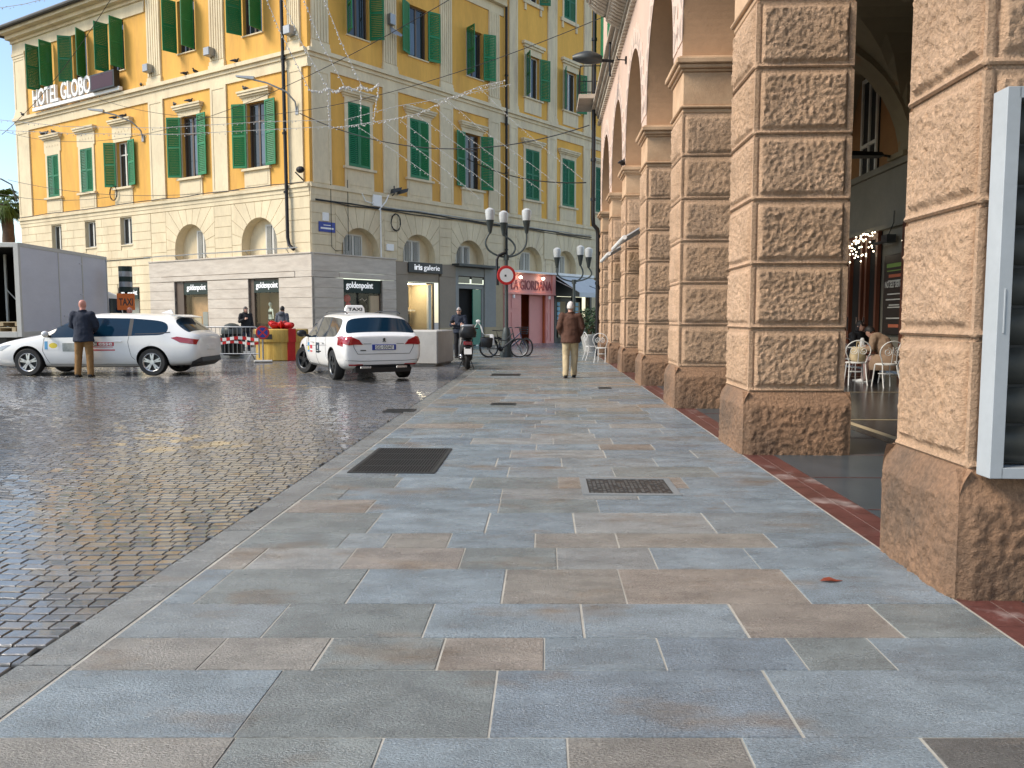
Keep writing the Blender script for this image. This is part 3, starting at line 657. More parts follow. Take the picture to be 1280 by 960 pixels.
# dark shop beyond
b=RGT.mb(); b.mi=0; bars(b,[(16.8,17.0,-.08,0,0,3.9),(20.4,20.6,-.08,0,0,3.9),(17,20.4,-.05,.05,2.7,3.9),(18.6,18.75,-.04,.04,0,2.7),(17,20.4,.5,.55,0,2.7)]); b.mi=1; bars(b,[(17.7,18.4,.3,.35,.3,2.4),(19.3,19.9,.3,.35,.3,2.4)])
b.build('shop_front',[m['black'],m['ochre']],NB,world=True)
ntc=mat('pale_blue_notice',(.25,.5,.65),.5,var=.05)
for i in range(6):
    for x in (17.15,19.0): b=RGT.mb(); bars(b,[(x,x+.27,-.02,.0,.75+i*.28,.96+i*.28)]); b.build('notice',ntc,NB,world=True)
# display windows: recess, glass, contents
def recess(fc,parent,s0,s1,z0,z1,dep,mt,glass=True,fl='greyp'):
    b=fc.mb(); x0,x1=fc.rng(s0,s1)
    b.add([(x0,.05,z0),(x1,.05,z0),(x1,dep,z0),(x0,dep,z0),(x0,.05,z1),(x1,.05,z1),(x1,dep,z1),(x0,dep,z1)],[(0,1,2,3),(4,7,6,5),(3,2,6,7),(0,3,7,4),(1,5,6,2)])
    o=b.build('display_window',m[mt],parent,world=True,recalc=False)
    if glass: g=fc.mb(); g.quad((x0,.006,z0),(x1,.006,z0),(x1,.006,z1),(x0,.006,z1)); g.build('pane',m['glass'],o,world=True)
    f=fc.mb(); bars(f,[(x0,x0+.06,-.03,.05,z0,z1),(x1-.06,x1,-.03,.05,z0,z1),(x0+.06,x1-.06,-.03,.05,z0,z0+.08),(x0+.06,x1-.06,-.03,.05,z1-.06,z1)]); f.build('frame',m['bframe'],o,world=True)
    return o
o=recess(LFT,CB,6.5,8.82,.35,3.1,.9,'beige'); b=LFT.mb(); x0,x1=LFT.rng(8.3,8.85); b.box(x0,x1,-.06,.3,.1,3.1); b.build('jamb',m['bframe'],o,world=True)
b=LFT.mb(); b.mi=0; x0,x1=LFT.rng(7.0,8.2); b.box(x0,x1,.3,.33,.5,2.4); b.mi=1; b.box(x0+.15,x1-.5,.28,.3,.5,1.5); b.mi=2; b.box(x0+.8,x1-.05,.28,.3,.9,1.7); b.build('poster',[mat('poster_orange',(.48,.26,.12),.6,var=.2,vs=4),m['beige'],m['greyp']],o,world=True)
b=LFT.mb(); x=LFT.X(6.68)
for i in range(10): b.mi=i%2; b.cyl((x,.15,.4+i*.22),(x,.15,.4+(i+1)*.22),.09,n=10)
b.build('striped_pole',[m['redp'],m['white']],o,world=True)
o=recess(LFT,CB,1.82,3.7,.35,3.1,1.0,'beige'); b=LFT.mb(); x0,x1=LFT.rng(3.45,3.72); b.box(x0,x1,-.06,.25,.1,3.1); b.build('jamb',m['bframe'],o,world=True)
b=LFT.mb(); x0,x1=LFT.rng(2.0,2.5)
for i in range(9): b.cyl((x0+i*.055,.8,.4),(x0+i*.055,.8,2.5),.03,n=6)
b.build('curtain',m['cream'],o,world=True)
recess(LFT,CB,11.77,13.53,.3,2.93,.35,'greyp')
o=recess(RGT,CB,1.55,3.7,.62,3.08,.5,'black'); b=RGT.mb(); b.mi=0; rr=random.Random(8)
for x,z,r in [(2.0,2.25,.2),(2.05,1.95,.17),(2.0,1.65,.16),(2.25,1.3,.26),(1.95,1.15,.2),(2.4,1.05,.2)]: b.ball((x,.22,z),(r,.06,r*.9),10,6)
b.mi=1
for x,z,w in [(2.2,1.85,.5),(2.85,2.2,.4),(2.9,1.5,.35),(2.8,1.0,.4)]: b.tube([(x-w/2,.15,z),(x-w/6,.15,z+.07),(x+w/6,.15,z-.04),(x+w/2,.15,z+.05)],.015,4)
b.mi=2; b.box(3.12,3.62,-.01,.1,.7,2.4)
b.build('window_display',[m['redp'],m['pwhite'],m['beige']],o,world=True)
# lit gallery
o=recess(RGT,CB,5.32,7.1,.1,3.1,1.6,'ochre'); b=RGT.mb(); b.mi=0; bars(b,[(5.75,6.85,1.5,1.58,1.95,2.95),(6.1,6.9,1.5,1.58,.9,1.6)]); b.mi=1
for x,z in ((6.25,2.65),(6.05,2.25),(6.55,2.25)): b.tube([(x+.12*math.cos(a*.785),1.48,z+.12*math.sin(a*.785)) for a in range(8)],.04,5,closed=True)
b.mi=2; bars(b,[(5.4,7,1.2,1.55,1.75,1.82),(5.4,7,1.2,1.55,.7,.76)]); b.mi=0; bars(b,[(5.5,5.75,1.2,1.4,.2,.5),(6.0,6.15,1.2,1.4,.2,.45),(6.3,6.55,1.2,1.4,.2,.5),(6.5,6.9,1.0,1.4,.45,.7)])
b.build('window_display',[m['black'],m['pwhite'],m['wframe']],o,world=True)
b=RGT.mb(); b.ball((5.55,.5,2.95),.09); b.box(5.6,6.9,.3,1.3,3.05,3.08); b.build('lamp',m['lamp'],o,world=True)
b=RGT.mb(); b.box(6.75,6.95,.02,.14,.1,3.0); b.build('door_frame',m['wframe'],o,world=True)
b=RGT.mb(); b.mi=0; bars(b,[(8.72,10.4,.25,.3,.0,3.06)]); b.mi=1; bars(b,[(8.72,8.85,-.02,.2,0,3.06),(10.55,10.72,-.02,.2,0,3.06),(8.85,10.55,-.02,.2,2.9,3.06)]); b.mi=2; b.box(9.9,10.5,-.01,.05,.05,2.88); b.build('door',[m['dark'],m['greyp'],mat('green_glass',(.04,.22,.16),.15,var=.1)],CB,world=True)
for q in ((8.8,9.65,-.02,0,3.17,3.48),(9.8,10.62,-.02,0,3.17,3.48)): b=RGT.mb(); bars(b,[q]); b.build('transom_pane',m['pane'],CB,world=True)
for x in (13.35,15.35):
    b=RGT.mb(); b.mi=1; b.tube([(x,-.1,3.75),(x,-.32,3.76),(x,-.36,3.68)],.015,5); b.mi=0; b.ball((x,-.36,3.62),(.09,.09,.07),8,6); b.build('wall_lamp',[m['lamp'],m['iron']],NB,world=True)
    L=bpy.data.lights.new('lamp_glow','SPOT'); L.energy=14; L.color=(1,.75,.42); L.spot_size=R(120); L.spot_blend=.6; L.shadow_soft_size=.06; lo=bpy.data.objects.new('lamp_glow',L); COL.objects.link(lo); lo.location=FR@V((x,-.38,3.55)); lo.rotation_euler=(0,0,0)
for x in (13.0,16.2): b=RGT.mb(); b.box(x-.06,x+.06,-.2,-.1,2.5,2.68); b.build('alarm_box',m['white'],NB,world=True)
# downpipes, conduits, wall lamps (parts of the building)
def fpt(fc,s,d,z): return fc.F@V((fc.X(s),-d,z))
b=MB(); b.tube([fpt(LFT,1.25,.22,17.4),fpt(LFT,1.2,.2,12.4),fpt(LFT,1.15,.2,4.75),fpt(LFT,1.05,.22,4.45),fpt(LFT,.75,.26,4.25)],.075,8)
for z in (6.6,9,12.0,14.5): b.cyl(fpt(LFT,1.2,.2,z),fpt(LFT,1.2,.2,z+.08),.1,n=8)
b.build('downpipe',m['iron'],CB,world=True,smooth=40)
b=MB(); b.tube([fpt(RGT,12.38,.17,17.6),fpt(RGT,12.38,.17,0.0)],.07,8)
for z in (5,9,11.5,14): b.cyl(fpt(RGT,12.38,.17,z),fpt(RGT,12.38,.17,z+.08),.095,n=8)
b.build('downpipe',m['iron'],CB,world=True,smooth=40)
rr=random.Random(4)
def conduit(pts,r,mt='iron',nm='cable',par=CB):
    b=MB(); b.tube(pts,r,5); return b.build(nm,m[mt],par,world=True,smooth=60)
def run(fc,s0,s1,z,d,n,sag=.04): return [fpt(fc,s0+(s1-s0)*i/n,d,z+rr.uniform(-sag,sag)) for i in range(n+1)]
conduit(run(RGT,.2,20.5,6.32,.1,22,.03),.03); conduit(run(RGT,.2,20.5,6.24,.1,22,.04),.022); conduit(run(RGT,3.2,20.5,6.40,.1,18,.04),.018,'zinc')
conduit(run(LFT,22.3,.2,7.0,.14,24,.03),.02); conduit(run(LFT,.5,10.9,4.32,.3,14,.012),.025,'zinc')
b=MB()
for s in (1.2,3.7,6.4,8.6): b.tube([fpt(LFT,s,.05,4.08),fpt(LFT,s,.3,4.32)],.015,4)
b.build('bracket',m['zinc'],CB,world=True)
conduit([fpt(LFT,10.8,.05,4.33),fpt(LFT,16,.05,4.3),fpt(LFT,22,.05,4.33)],.02,'iron')
b=MB(); c=fpt(RGT,4.6,.12,5.75); ring=[]
for i in range(36): a=i*.55; q=.38+.03*math.sin(i*1.3); ring.append(c+DR*(q*.75*math.cos(a))+V((0,0,q*math.sin(a)))+oR*(.02*math.sin(i)))
b.tube(ring,.014,5); b.build('cable_coil',m['iron'],CB,world=True)
b=MB(); c=fpt(LFT,13.4,.15,7.6); ring=[c+DL*(.3*math.cos(i*.55))+V((0,0,.36*math.sin(i*.55)))+oL*(.02*math.sin(i*2.)) for i in range(34)]
b.tube(ring,.02,5); b.build('cable_coil',m['iron'],CB,world=True)
conduit([fpt(RGT,3.7,.1,6.25),fpt(RGT,3.72,.08,5.5),fpt(RGT,3.72,.08,4.1)],.03,'white','conduit')
conduit([fpt(RGT,2.6,.1,6.9),fpt(RGT,2.8,.16,6.5),fpt(RGT,3.2,.16,6.45),fpt(RGT,3.4,.1,6.8)],.025,'white','conduit')
conduit([fpt(RGT,3.6,.1,6.2),fpt(RGT,3.9,.25,6.6),fpt(RGT,4.2,.1,6.95)],.03,'white','conduit')
for q in ((3.25,3.75,-.16,-.02,6.35,6.85),(.55,.85,-.12,-.03,5.45,5.8),(4.05,4.45,-.14,-.03,4.45,4.75)): b=MB(FR); bars(b,[q]); b.build('junction_box',m['white'],CB,world=True,bevel=.01)
b=MB(FR)
for s in (4.35,4.75): b.add([(s-.1,-.3,7.0),(s+.25,-.5,7.15),(s+.3,-.5,7.3),(s-.05,-.3,7.2),(s-.1,-.15,7.0),(s+.25,-.3,7.1),(s+.3,-.3,7.25),(s-.05,-.15,7.2)],[(0,1,2,3),(7,6,5,4),(0,4,5,1),(1,5,6,2),(2,6,7,3),(3,7,4,0)])
b.tube([(4.4,-.05,6.9),(4.4,-.25,7.0),(4.4,-.25,7.35)],.03,5); b.build('floodlight',m['darkmetal'],CB,world=True)
for z0,z1,s0,s1 in ((4.3,7.4,.9,1.1),): conduit([fpt(RGT,1.0,.07,7.6),fpt(RGT,1.0,.07,4.4),fpt(RGT,1.2,.07,4.25),fpt(RGT,1.9,.07,4.3),fpt(RGT,1.9,.07,7.3)],.012)
def wall_lamp_arm(fc,s,z,par=CB):
    b=MB(fc.F); x=fc.X(s); b.tube([(x+.6,-.06,z-1.1),(x+.6,-.15,z-.75),(x+.45,-.5,z-.4),(x-.1,-1.0,z-.1),(x-.5,-1.35,z)],.035,6)
    b.add([(x-.45,-1.28,z-.02),(x-.38,-1.42,z-.02),(x-1.05,-1.75,z+.1),(x-1.12,-1.6,z+.1),(x-.45,-1.28,z+.1),(x-.38,-1.42,z+.1),(x-1.05,-1.75,z+.16),(x-1.12,-1.6,z+.16)],[(0,1,2,3),(7,6,5,4),(0,4,5,1),(1,5,6,2),(2,6,7,3),(3,7,4,0)])
    b.box(x+.52,x+.68,-.08,0,z-1.25,z-.95); b.build('wall_lamp',m['zinc'],par,world=True,smooth=40)
wall_lamp_arm(LFT,1.2,11.0); wall_lamp_arm(LFT,11.6,11.1)
for s in (10.15,5.75,.75): b=LFT.mb(); x=LFT.X(s); b.box(x-.19,x+.19,-.42,-.09,12.9,13.25); b.build('loudspeaker_box',m['zinc'],CB,world=True,bevel=.02)
b=MB(FR); b.box(4.25,4.55,-.3,-.09,14.4,14.85); b.add([(4.3,-.3,14.0),(4.6,-.6,13.85),(4.7,-.6,13.95),(4.35,-.1,14.4)],[(0,1,2),(0,2,3),(0,3,1),(1,3,2)]); b.build('loudspeaker_box',m['zinc'],CB,world=True)
b=MB(LFT.F); b.tube([(LFT.X(.25),-.1,7.05),(LFT.X(.25),-.35,7.2),(LFT.X(.4),-.4,7.35)],.03,5); b.ball((LFT.X(.1),-.42,7.42),(.2,.14,.14)); b.build('floodlight',m['iron'],CB,world=True)
# ---- signs on the buildings
def sign(name,label,fc,s0,s1,z0,z1,d,mt,txts,cat='shop sign',th=.05,grp=None,lm='lettering'):
    x0,x1=fc.rng(s0,s1); c=fc.F@V(((x0+x1)/2,-d,z0)); rz=math.atan2(fc.F[1][0],fc.F[0][0]); t=thing(name,label,cat,c,rz,grp); w=x1-x0
    b=MB(); b.box(-w/2,w/2,-th,0,0,z1-z0); b.build('board',m[mt],t,bevel=.006)
    for tx,cx,wz,zz,hh,bold in txts:
        b=MB(); b.text(tx,w=wz,h=hh,depth=.02,M=Matrix.Translation((cx,-th-.001,zz)),bold=bold); b.build('lettering',m[lm],t)
    return t
sign('shop_sign','dark green shop sign with white letters over the display of stacked posters',LFT,6.55,8.25,2.5,3.04,.02,'signgreen',[('goldenpoint',.05,1.35,.12,.34,.0)])
sign('shop_sign','dark green shop sign with white letters over the shop mannequins',LFT,1.85,3.45,2.5,3.02,.02,'signgreen',[('goldenpoint',.03,1.35,.12,.34,.0)])
sign('shop_sign','dark green sign with white letters behind the orange taxi board',LFT,11.8,13.3,2.35,2.9,.02,'signgreen',[('goldenpoint',.03,1.3,.12,.34,.0)])
sign('shop_sign','dark green shop sign on the shaded side of the corner, above the black window',RGT,1.56,3.68,2.5,3.05,.02,'signgreen',[('goldenpoint',-.15,1.5,.12,.36,.006)])
sign('shop_sign','black sign with half bold, half thin white letters over the lit gallery',RGT,5.28,7.5,3.54,4.02,.16,'black',[('iris',-.5,.50,.12,.26,.018),('galerie',.38,1.05,.06,.32,-.004)])
t=thing('shop_lettering','dark pink letters across the pink shop front under two lit lamps','shop sign',FR@V((14.65,-.1,2.98)),math.atan2(DR.y,DR.x))
b=MB(); b.text('LA GIORDANA',w=3.6,h=.52,depth=.03,bold=.012); b.build('lettering',m['pinkd'],t)
t=thing('hotel_sign','large white standing roof letters with a purple panel on the yellow wall','sign',FL@V((LFT.X(16.2),-.22,12.36)),math.atan2(-DL.y,-DL.x))
b=MB(); b.box(-3.9,3.9,-.12,.05,.05,.22); b.build('rail',m['white'],t)
b=MB(); b.text('HOTEL GLOBO',w=5.35,h=.88,depth=.14,M=Matrix.Translation((-1.1,-.02,.24)),bold=.018); b.build('lettering',m['white'],t)
b=MB(); b.mi=0; b.box(1.75,3.75,-.28,.02,.2,1.0); b.mi=1; b.box(1.85,3.65,-.286,-.28,.27,.93); b.build('light_box',[m['black'],m['purple']],t,bevel=.01)
b=MB(); [b.cyl((x,.02,.2),(x,.2,.05),.025,n=6) for x in (-3.5,-1.7,0,1.8,3.6)]; b.build('bracket',m['iron'],t)
t=sign('street_sign','small dark blue street name plate beside the corner, above the travertine',RGT,.35,1.2,5.0,5.42,.05,'bluep',[],'street sign',.02)
b=MB(); bars(b,[(-.18,.18,-.024,-.021,.27,.30),(-.33,.33,-.024,-.021,.12,.19)]); b.build('lettering',m['white'],t)
t=thing('wall_plaque','pale stone memorial plaque with worn lines between the arched windows','plaque',FR@V((16.35,-.035,4.75)),math.atan2(DR.y,DR.x))
b=MB(); b.box(-.55,.55,-.05,0,0,1.6); b.build('slab',m['cream'],t,bevel=.01); b=MB()
for i in range(13): w=.42-.1*((i*7)%3)/3; b.box(-w,w,-.0515,-.05,.12+i*.11,.15+i*.11)
b.build('worn_lettering',m['creamst'],t)
t=thing('awning','grey white shop awning sloping out over the dark shop front','awning',FR@V((18.75,0,2.6)),math.atan2(DR.y,DR.x))
b=MB(); b.add([(-1.85,-.05,1.25),(1.85,-.05,1.25),(1.85,-1.75,.25),(-1.85,-1.75,.25),(-1.85,-.05,1.28),(1.85,-.05,1.28),(1.85,-1.75,.28),(-1.85,-1.75,.28)],[(0,1,2,3),(7,6,5,4),(0,4,5,1),(1,5,6,2),(2,6,7,3),(3,7,4,0)]); b.box(-1.85,1.85,-1.77,-1.75,.02,.28); b.build('canvas',m['awning'],t)
b=MB(); b.box(-1.95,1.95,-.2,0,1.28,1.42); b.tube([(-1.8,-.1,1.0),(-1.8,-1.7,.3)],.02,5); b.tube([(1.8,-.1,1.0),(1.8,-1.7,.3)],.02,5); b.build('frame',m['white'],t)
b=MB(); b.tube([(.2,-1.1,.67),(.5,-1.3,.56),(1.0,-1.3,.56),(1.35,-1.1,.68)],.02,4); b.tube([(.15,-1.05,.71),(.32,-1.08,.69)],.02,4); b.tube([(1.2,-1.02,.73),(1.42,-1.05,.71)],.02,4); b.build('emblem',m['darkmetal'],t)
# ---------------------------------------------------------------- the arcade on the right
AB=thing('arcade_building','pink arcaded building on rough tan stone pillars with a vaulted passage behind','building',A0)
ANG=math.atan2(SD.y,SD.x)
FAL=frame((0,0,0),SD)     # local: x along street, y towards street, z up
P0,PITCH,NP=3.66,4.135,7
W=.93                      # shaft
def rough(u,v,seed,sc=27.):
    p=V((u*sc,v*sc,seed)); a=noise.fractal(p,.75,2.1,3); c=abs(noise.noise(V((u*sc*1.05+9,v*sc*1.05,seed+4))))
    q=noise.noise(V((u*3.,v*3.,seed+8)))
    return .55+.30*a-.10*max(0,.25-c)/.25+.2*q
def panel(b,o,ex,en,w,z0,z1,step,seed,mode):
    """one rough face: o = lower corner, ex = along, en = outward"""
    nu=max(6,int(w/step)); nv=max(5,int((z1-z0)/step)); ex=V(ex);en=V(en);o=V(o); vs=[];fs=[]; h=z1-z0
    for j in range(nv+1):
        for i in range(nu+1):
            u=w*i/nu; v=h*j/nv; eu=min(u,w-u); 
            if mode=='course':
                mar=.06+.012*noise.noise(V((u*7,v*7,seed+20))); k=min(1,max(0,(min(eu-mar,v-.055-.01*noise.noise(V((u*9,1,seed))),h-.05-v))/.022)); d=k*(.004+.044*rough(u,v,seed))
                gr=min(abs(eu-.052),9); 
                if v>.03 and v<h-.03 and gr<.010: d-=.010
                if v<.03: d+=.016*math.sin(math.pi*v/.03)
                if h-v<.02: d-=.026
                if i in(0,nu): d=min(d,.0)
            else:
                k=min(1,max(0,min(eu-.02,h-.10-v+.03*noise.noise(V((u*4,3,seed))))/.05)); d=k*.04*rough(u,v,seed,20.)
                tz=max(0,v-(h-.15))/.15; d-=.055*tz*tz
                if i in(0,nu): d=-.055*tz*tz
            vs.append(o+ex*u+en*d+V((0,0,z0+v)))
    n=nu+1
    for j in range(nv):
        for i in range(nu): fs.append((j*n+i,j*n+i+1,(j+1)*n+i+1,(j+1)*n+i))
    b.add(vs,fs)
def four(b,w0,z0,z1,step,seed,mode,faces=(0,1,2,3)):
    """pier plan: x along street 0..w, y towards street 0..-w (local), corner at the near street side"""
    q=w0/2; C=[((-q,-q),(1,0),(0,-1)),((q,-q),(0,1),(1,0)),((q,q),(-1,0),(0,1)),((-q,q),(0,-1),(-1,0))]
    for k in faces:
        (ox,oy),(ax,ay),(nx,ny)=C[k]; st=step if k in (2,3) else max(.03,step*2)
        panel(b,(ox,oy,0),(ax,ay,0),(nx,ny,0),w0,z0,z1,st,seed+k*13.7,mode)
def make_pier(step,seed):
    # local frame centred on the pier: +y = street side, -x = side facing the beholder
    b=MB(); n=6; zb=.62; h=.619
    for c in range(n): four(b,W,zb+c*h,zb+(c+1)*h,step,seed+c*31.3,'course')
    b.flat([(-W/2+.01,-W/2+.01),(W/2-.01,-W/2+.01),(W/2-.01,W/2-.01),(-W/2+.01,W/2-.01)],.6,4.4)
    shaft=b.build('pier',m['stone'],None,smooth=50,recalc=False)
    b=MB(); four(b,1.04,0,.62,step,seed+500,'base'); b.flat([(-.45,-.45),(.45,-.45),(.45,.45),(-.45,.45)],0,.622)
    base=b.build('base',m['stonebase'],shaft,smooth=50,recalc=False)
    b=MB(); w=W/2; bb=lambda e,z0,z1: b.box(-w-e,w+e,-w-e,w+e,z0,z1)
    bb(.0,4.336,4.40); bb(.035,4.40,4.44); bb(.0,4.44,4.92); bb(.03,4.92,4.96); bb(.07,4.96,5.02); bb(.11,5.02,5.10); bb(.07,5.10,5.13)
    b.build('capital',m['stonesm'],shaft,bevel=.012)
    return shaft
def pier_matrix(i): return Matrix.Translation(FAL@V((P0+i*PITCH+.52,-.52,0)))@Matrix.Rotation(ANG,4,'Z')
protos=[make_pier(.0115,3.1),make_pier(.0135,77.7),make_pier(.022,151.3)]
for p in protos: p.parent=AB
for i in range(NP):
    if i<3: p=protos[i]
    else:
        src=protos[2]; p=src.copy(); COL.objects.link(p); p.parent=AB
        for ch in [x for x in bpy.data.objects if x.parent==src]:
            c=ch.copy(); COL.objects.link(c); c.parent=p
    p.matrix_local=pier_matrix(i)
    if i==0: p.matrix_local=Matrix.Translation(FAL@V((3.70+.52*.82,-.52,0)))@Matrix.Rotation(ANG,4,'Z')@Matrix.Diagonal((.82,1,1,1))
# wall above: arches between the piers
ZS=5.13; CR=2.25; TH=.80; E0=-.045
def arch_z(u,half): return ZS+.25+ (CR-.25)*math.sqrt(max(0,1-(u/half)**2))
b=MB(FAL); yF=-.05; yB=-.95; half=(PITCH-.80)/2; ZT=8.55
b.mi=0; N=64
for i in range(-1,NP):
    pc=P0+i*PITCH+.52; a=pc+.40; c=pc+PITCH-.40; mid=(a+c)/2
    b.mi=0; b.quad((pc-.40,yF,ZS),(pc+.40,yF,ZS),(pc+.40,yF,ZT),(pc-.40,yF,ZT)); b.quad((pc-.40,yB,ZS),(pc+.40,yB,ZS),(pc+.40,yB,ZT),(pc-.40,yB,ZT))
    if i==NP-1: break
    us=[-half*math.cos(math.pi*k/N) for k in range(N+1)]; zz=[arch_z(u,half) for u in us]
    for k in range(N):
        x0,x1=mid+us[k],mid+us[k+1]
        b.mi=0; b.quad((x0,yF,zz[k]),(x1,yF,zz[k+1]),(x1,yF,ZT),(x0,yF,ZT)); b.quad((x0,yB,zz[k]),(x1,yB,zz[k+1]),(x1,yB,ZT),(x0,yB,ZT))
        b.mi=1; b.quad((x0,yF,zz[k]),(x1,yF,zz[k+1]),(x1,yB,zz[k+1]),(x0,yB,zz[k]))
    b.mi=1
    for x in (a,c): b.quad((x,yF,ZS),(x,yB,ZS),(x,yB,ZS+.25),(x,yF,ZS+.25))
    # painted voussoirs
    M_=15
    for k in range(M_):
        t0,t1=math.pi*k/M_,math.pi*(k+1)/M_; 
        def P(t,o): 
            u=-half*math.cos(t); z=ZS+.25+(CR-.25)*math.sin(t); n=V((-math.cos(t)/half,math.sin(t)/(CR-.25),0)).normalized(); return (mid+u+n.x*o,z+n.y*o)
        q=.0; pw=[P(t0,0),P(t1,0),P(t1,.36),P((t0+t1)/2,.52),P(t0,.36)]; b.mi=2; b.prism(pw,yF,yF+.012)
        pg=[P(t0+.02,.09),P(t1-.02,.09),P((t0+t1)/2,.33)]; b.mi=3; b.prism(pg,yF+.012,yF+.017)
e=P0+NP*PITCH-PITCH+.52+.40
b.mi=0; b.quad((e,yF,ZS),(e,yB,ZS),(e,yB,13.5),(e,yF,13.5)); b.quad((-2,yF,8.9),(e,yF,8.9),(e,yF,13.5),(-2,yF,13.5)); b.quad((e,yF,ZS),(e,-8,ZS),(e,-8,13.5),(e,yF,13.5)); b.quad((e,-.9,0),(e,-8,0),(e,-8,ZS),(e,-.9,ZS))
b.mi=4
for i in range(9): b.box(3+i*3.2,4.2+i*3.2,yF-.01,yF+.02,10.2,12.6)
b.build('facade',[m['pinkwall'],m['intrados'],m['pwhite'],m['pgrey'],m['greend']],AB,recalc=False)
b=MB(FAL); a=-2; rr=random.Random(2)
for z0,z1,d in ((8.45,8.56,.06),(8.56,8.66,.14),(8.66,8.80,.22),(8.80,8.90,.34),(8.90,8.96,.28)): b.box(a,e+.2,yF-.02,yF+d,z0,z1)
for i in range(130): s=a+i*.245; b.box(s,s+.12,yF,yF+.11,8.34,8.45)
b.build('string_course',m['corn'],AB,bevel=.01)
b=MB(FAL); b.box(-2.3,e+.4,-8.2,.35,13.5,13.8); b.build('roof',m['rooft'],AB)
# corbelled balcony
b=MB(FAL); s0,s1=17.6,20.7; D=.98
prof=[(0,8.60),(.06,8.60),(.30,8.70),(.46,8.82),(.46,8.90),(.54,8.92),(.72,9.02),(.88,9.18),(.90,9.26),(D,9.30),(D,10.9),(0,10.9)]; k=len(prof)
b.add([(s0,yF+d,z) for d,z in prof]+[(s1,yF+d,z) for d,z in prof],[tuple(range(k)),tuple(range(2*k-1,k-1,-1))]+[(i,(i+1)%k,k+(i+1)%k,k+i) for i in range(k)])
for i in range(15):
    x0=s0+.02+i*.205; x1=x0+.185; xm=(x0+x1)/2
    for pr in (((.05,8.58),(.28,8.67),(.37,8.735),(.44,8.80)),((.53,8.90),(.70,8.99),(.79,9.07),(.87,9.16))):
        (a0,z0_),(a1,z1_),(a2,z2_),(a3,z3_)=pr
        b.tube([(x0,yF+a0,z0_),(x0,yF+a1,z1_),(x0+.03,yF+a2,z2_),(xm,yF+a3,z3_),(x1-.03,yF+a2,z2_),(x1,yF+a1,z1_),(x1,yF+a0,z0_)],.022,5)
for z in (9.7,10.2): b.box(s0-.02,s1+.02,yF,yF+D+.04,z,z+.08)
for d,z in ((.46,8.86),(.90,9.22)): b.tube([(s0-.02,yF+d,z),(s1+.02,yF+d,z)],.045,6)
b.tube([(s1,yF+d,z) for d,z in prof[1:10]],.05,6)
b.box(s1-.5,s1+.05,yF+D,yF+D+.14,9.35,10.9)
b.build('balcony',m['corn'],AB)
b=MB(FAL); s0,s1=28.3,e; zf=8.95
b.box(s0,s1+.75,yF,yF+.85,zf,zf+.14); b.mi=1
rail=[(s0,yF+.02),(s0,yF+.8),(s1+.7,yF+.8),(s1+.7,yF+.02)]
for z in (zf+.2,zf+1.08): b.tube([(x,y,z) for x,y in rail],.018,5)
for (xa,ya),(xb,yb) in zip(rail,rail[1:]):
    L=math.hypot(xb-xa,yb-ya); q=int(L/.12)
    for i in range(q+1): x=xa+(xb-xa)*i/q; y=ya+(yb-ya)*i/q; b.cyl((x,y,zf+.2),(x,y,zf+1.08),.009,n=4)
b.build('balcony',[m['corn'],m['iron']],AB)
# downpipe at the far corner, swan neck included
b=MB(FAL); x=e-.1
b.tube([(x,.22,13.3),(x,.22,12),(x,.22,9.2),(x,.22,5.0),(x+.02,.2,4.75),(x+.05,.06,4.6),(x+.05,.03,4.4),(x+.05,.03,.0)],.075,8)
for z in (11.2,7.0,5.6,2.6): b.cyl((x,.22 if z>5 else .03,z),(x,.22 if z>5 else .03,z+.1),.1,n=8)
b.build('downpipe',m['iron'],AB,smooth=40)
# street light head on the wall
b=MB(FAL); s=22.3
b.mi=1; b.tube([(s,.1,8.3),(s,.3,8.32),(s,.5,8.33)],.04,6); b.tube([(s,.2,7.9),(s,.22,8.3),(s,.2,9.2)],.03,5)
b.mi=0
rg=[]
for i in range(9):
    t=i/8; y=.42+.80*t; w=.05+.19*math.sin(math.pi*min(1,t*.9+.08)); hh=.07+.15*math.sin(math.pi*min(1,t*.85+.12))
    rg.append([(s+w*math.cos(a*math.pi/6),y,8.33+hh*(math.sin(a*math.pi/6)*(1 if a<6 else .5))+.06*t) for a in range(12)])
b.loft(rg); b.build('wall_lamp',[m['darkmetal'],m['iron']],AB,smooth=50)
# hooks, wires on the facade
for s,z in ((16.2,7.9),(12.1,7.95),(20.3,7.7)): b=MB(FAL); b.tube([(s,yF,z),(s,yF+.22,z+.02),(s,yF+.25,z+.1)],.015,5); b.box(s-.06,s+.06,yF,yF+.04,z-.08,z+.08); b.build('hook',m['iron'],AB)
# vaulted passage: back wall, ribs, ceiling
DW=-7.05; b=MB(FAL)
b.mi=0; b.quad((-3,DW,5.15),(e,DW,5.15),(e,DW,9.2),(-3,DW,9.2))
b.mi=1; b.box(-3,e,DW-.1,DW+.07,3.78,5.2); b.box(-3,e,DW-.1,DW+.16,5.2,5.36); b.box(-3,e,DW-.1,DW+.11,3.70,3.82)
b.mi=2; b.quad((-3,DW-.02,0),(e,DW-.02,0),(e,DW-.02,3.75),(-3,DW-.02,3.75))
b.build('rear_wall',[m['orwall'],m['bandst'],m['bandst']],AB,recalc=False)
b=MB(FAL); b.mi=0
ribs=[P0+i*PITCH+.52 for i in range(-1,NP)]
def rz(y,rise=2.95): t=(y+.95)/(DW+.95); u=(t-.5)*2; return ZS+.2+rise*math.sqrt(max(0,1-u*u))
ysn=[-.95+(DW+.95)*(.5-.5*math.cos(math.pi*k/22)) for k in range(23)]
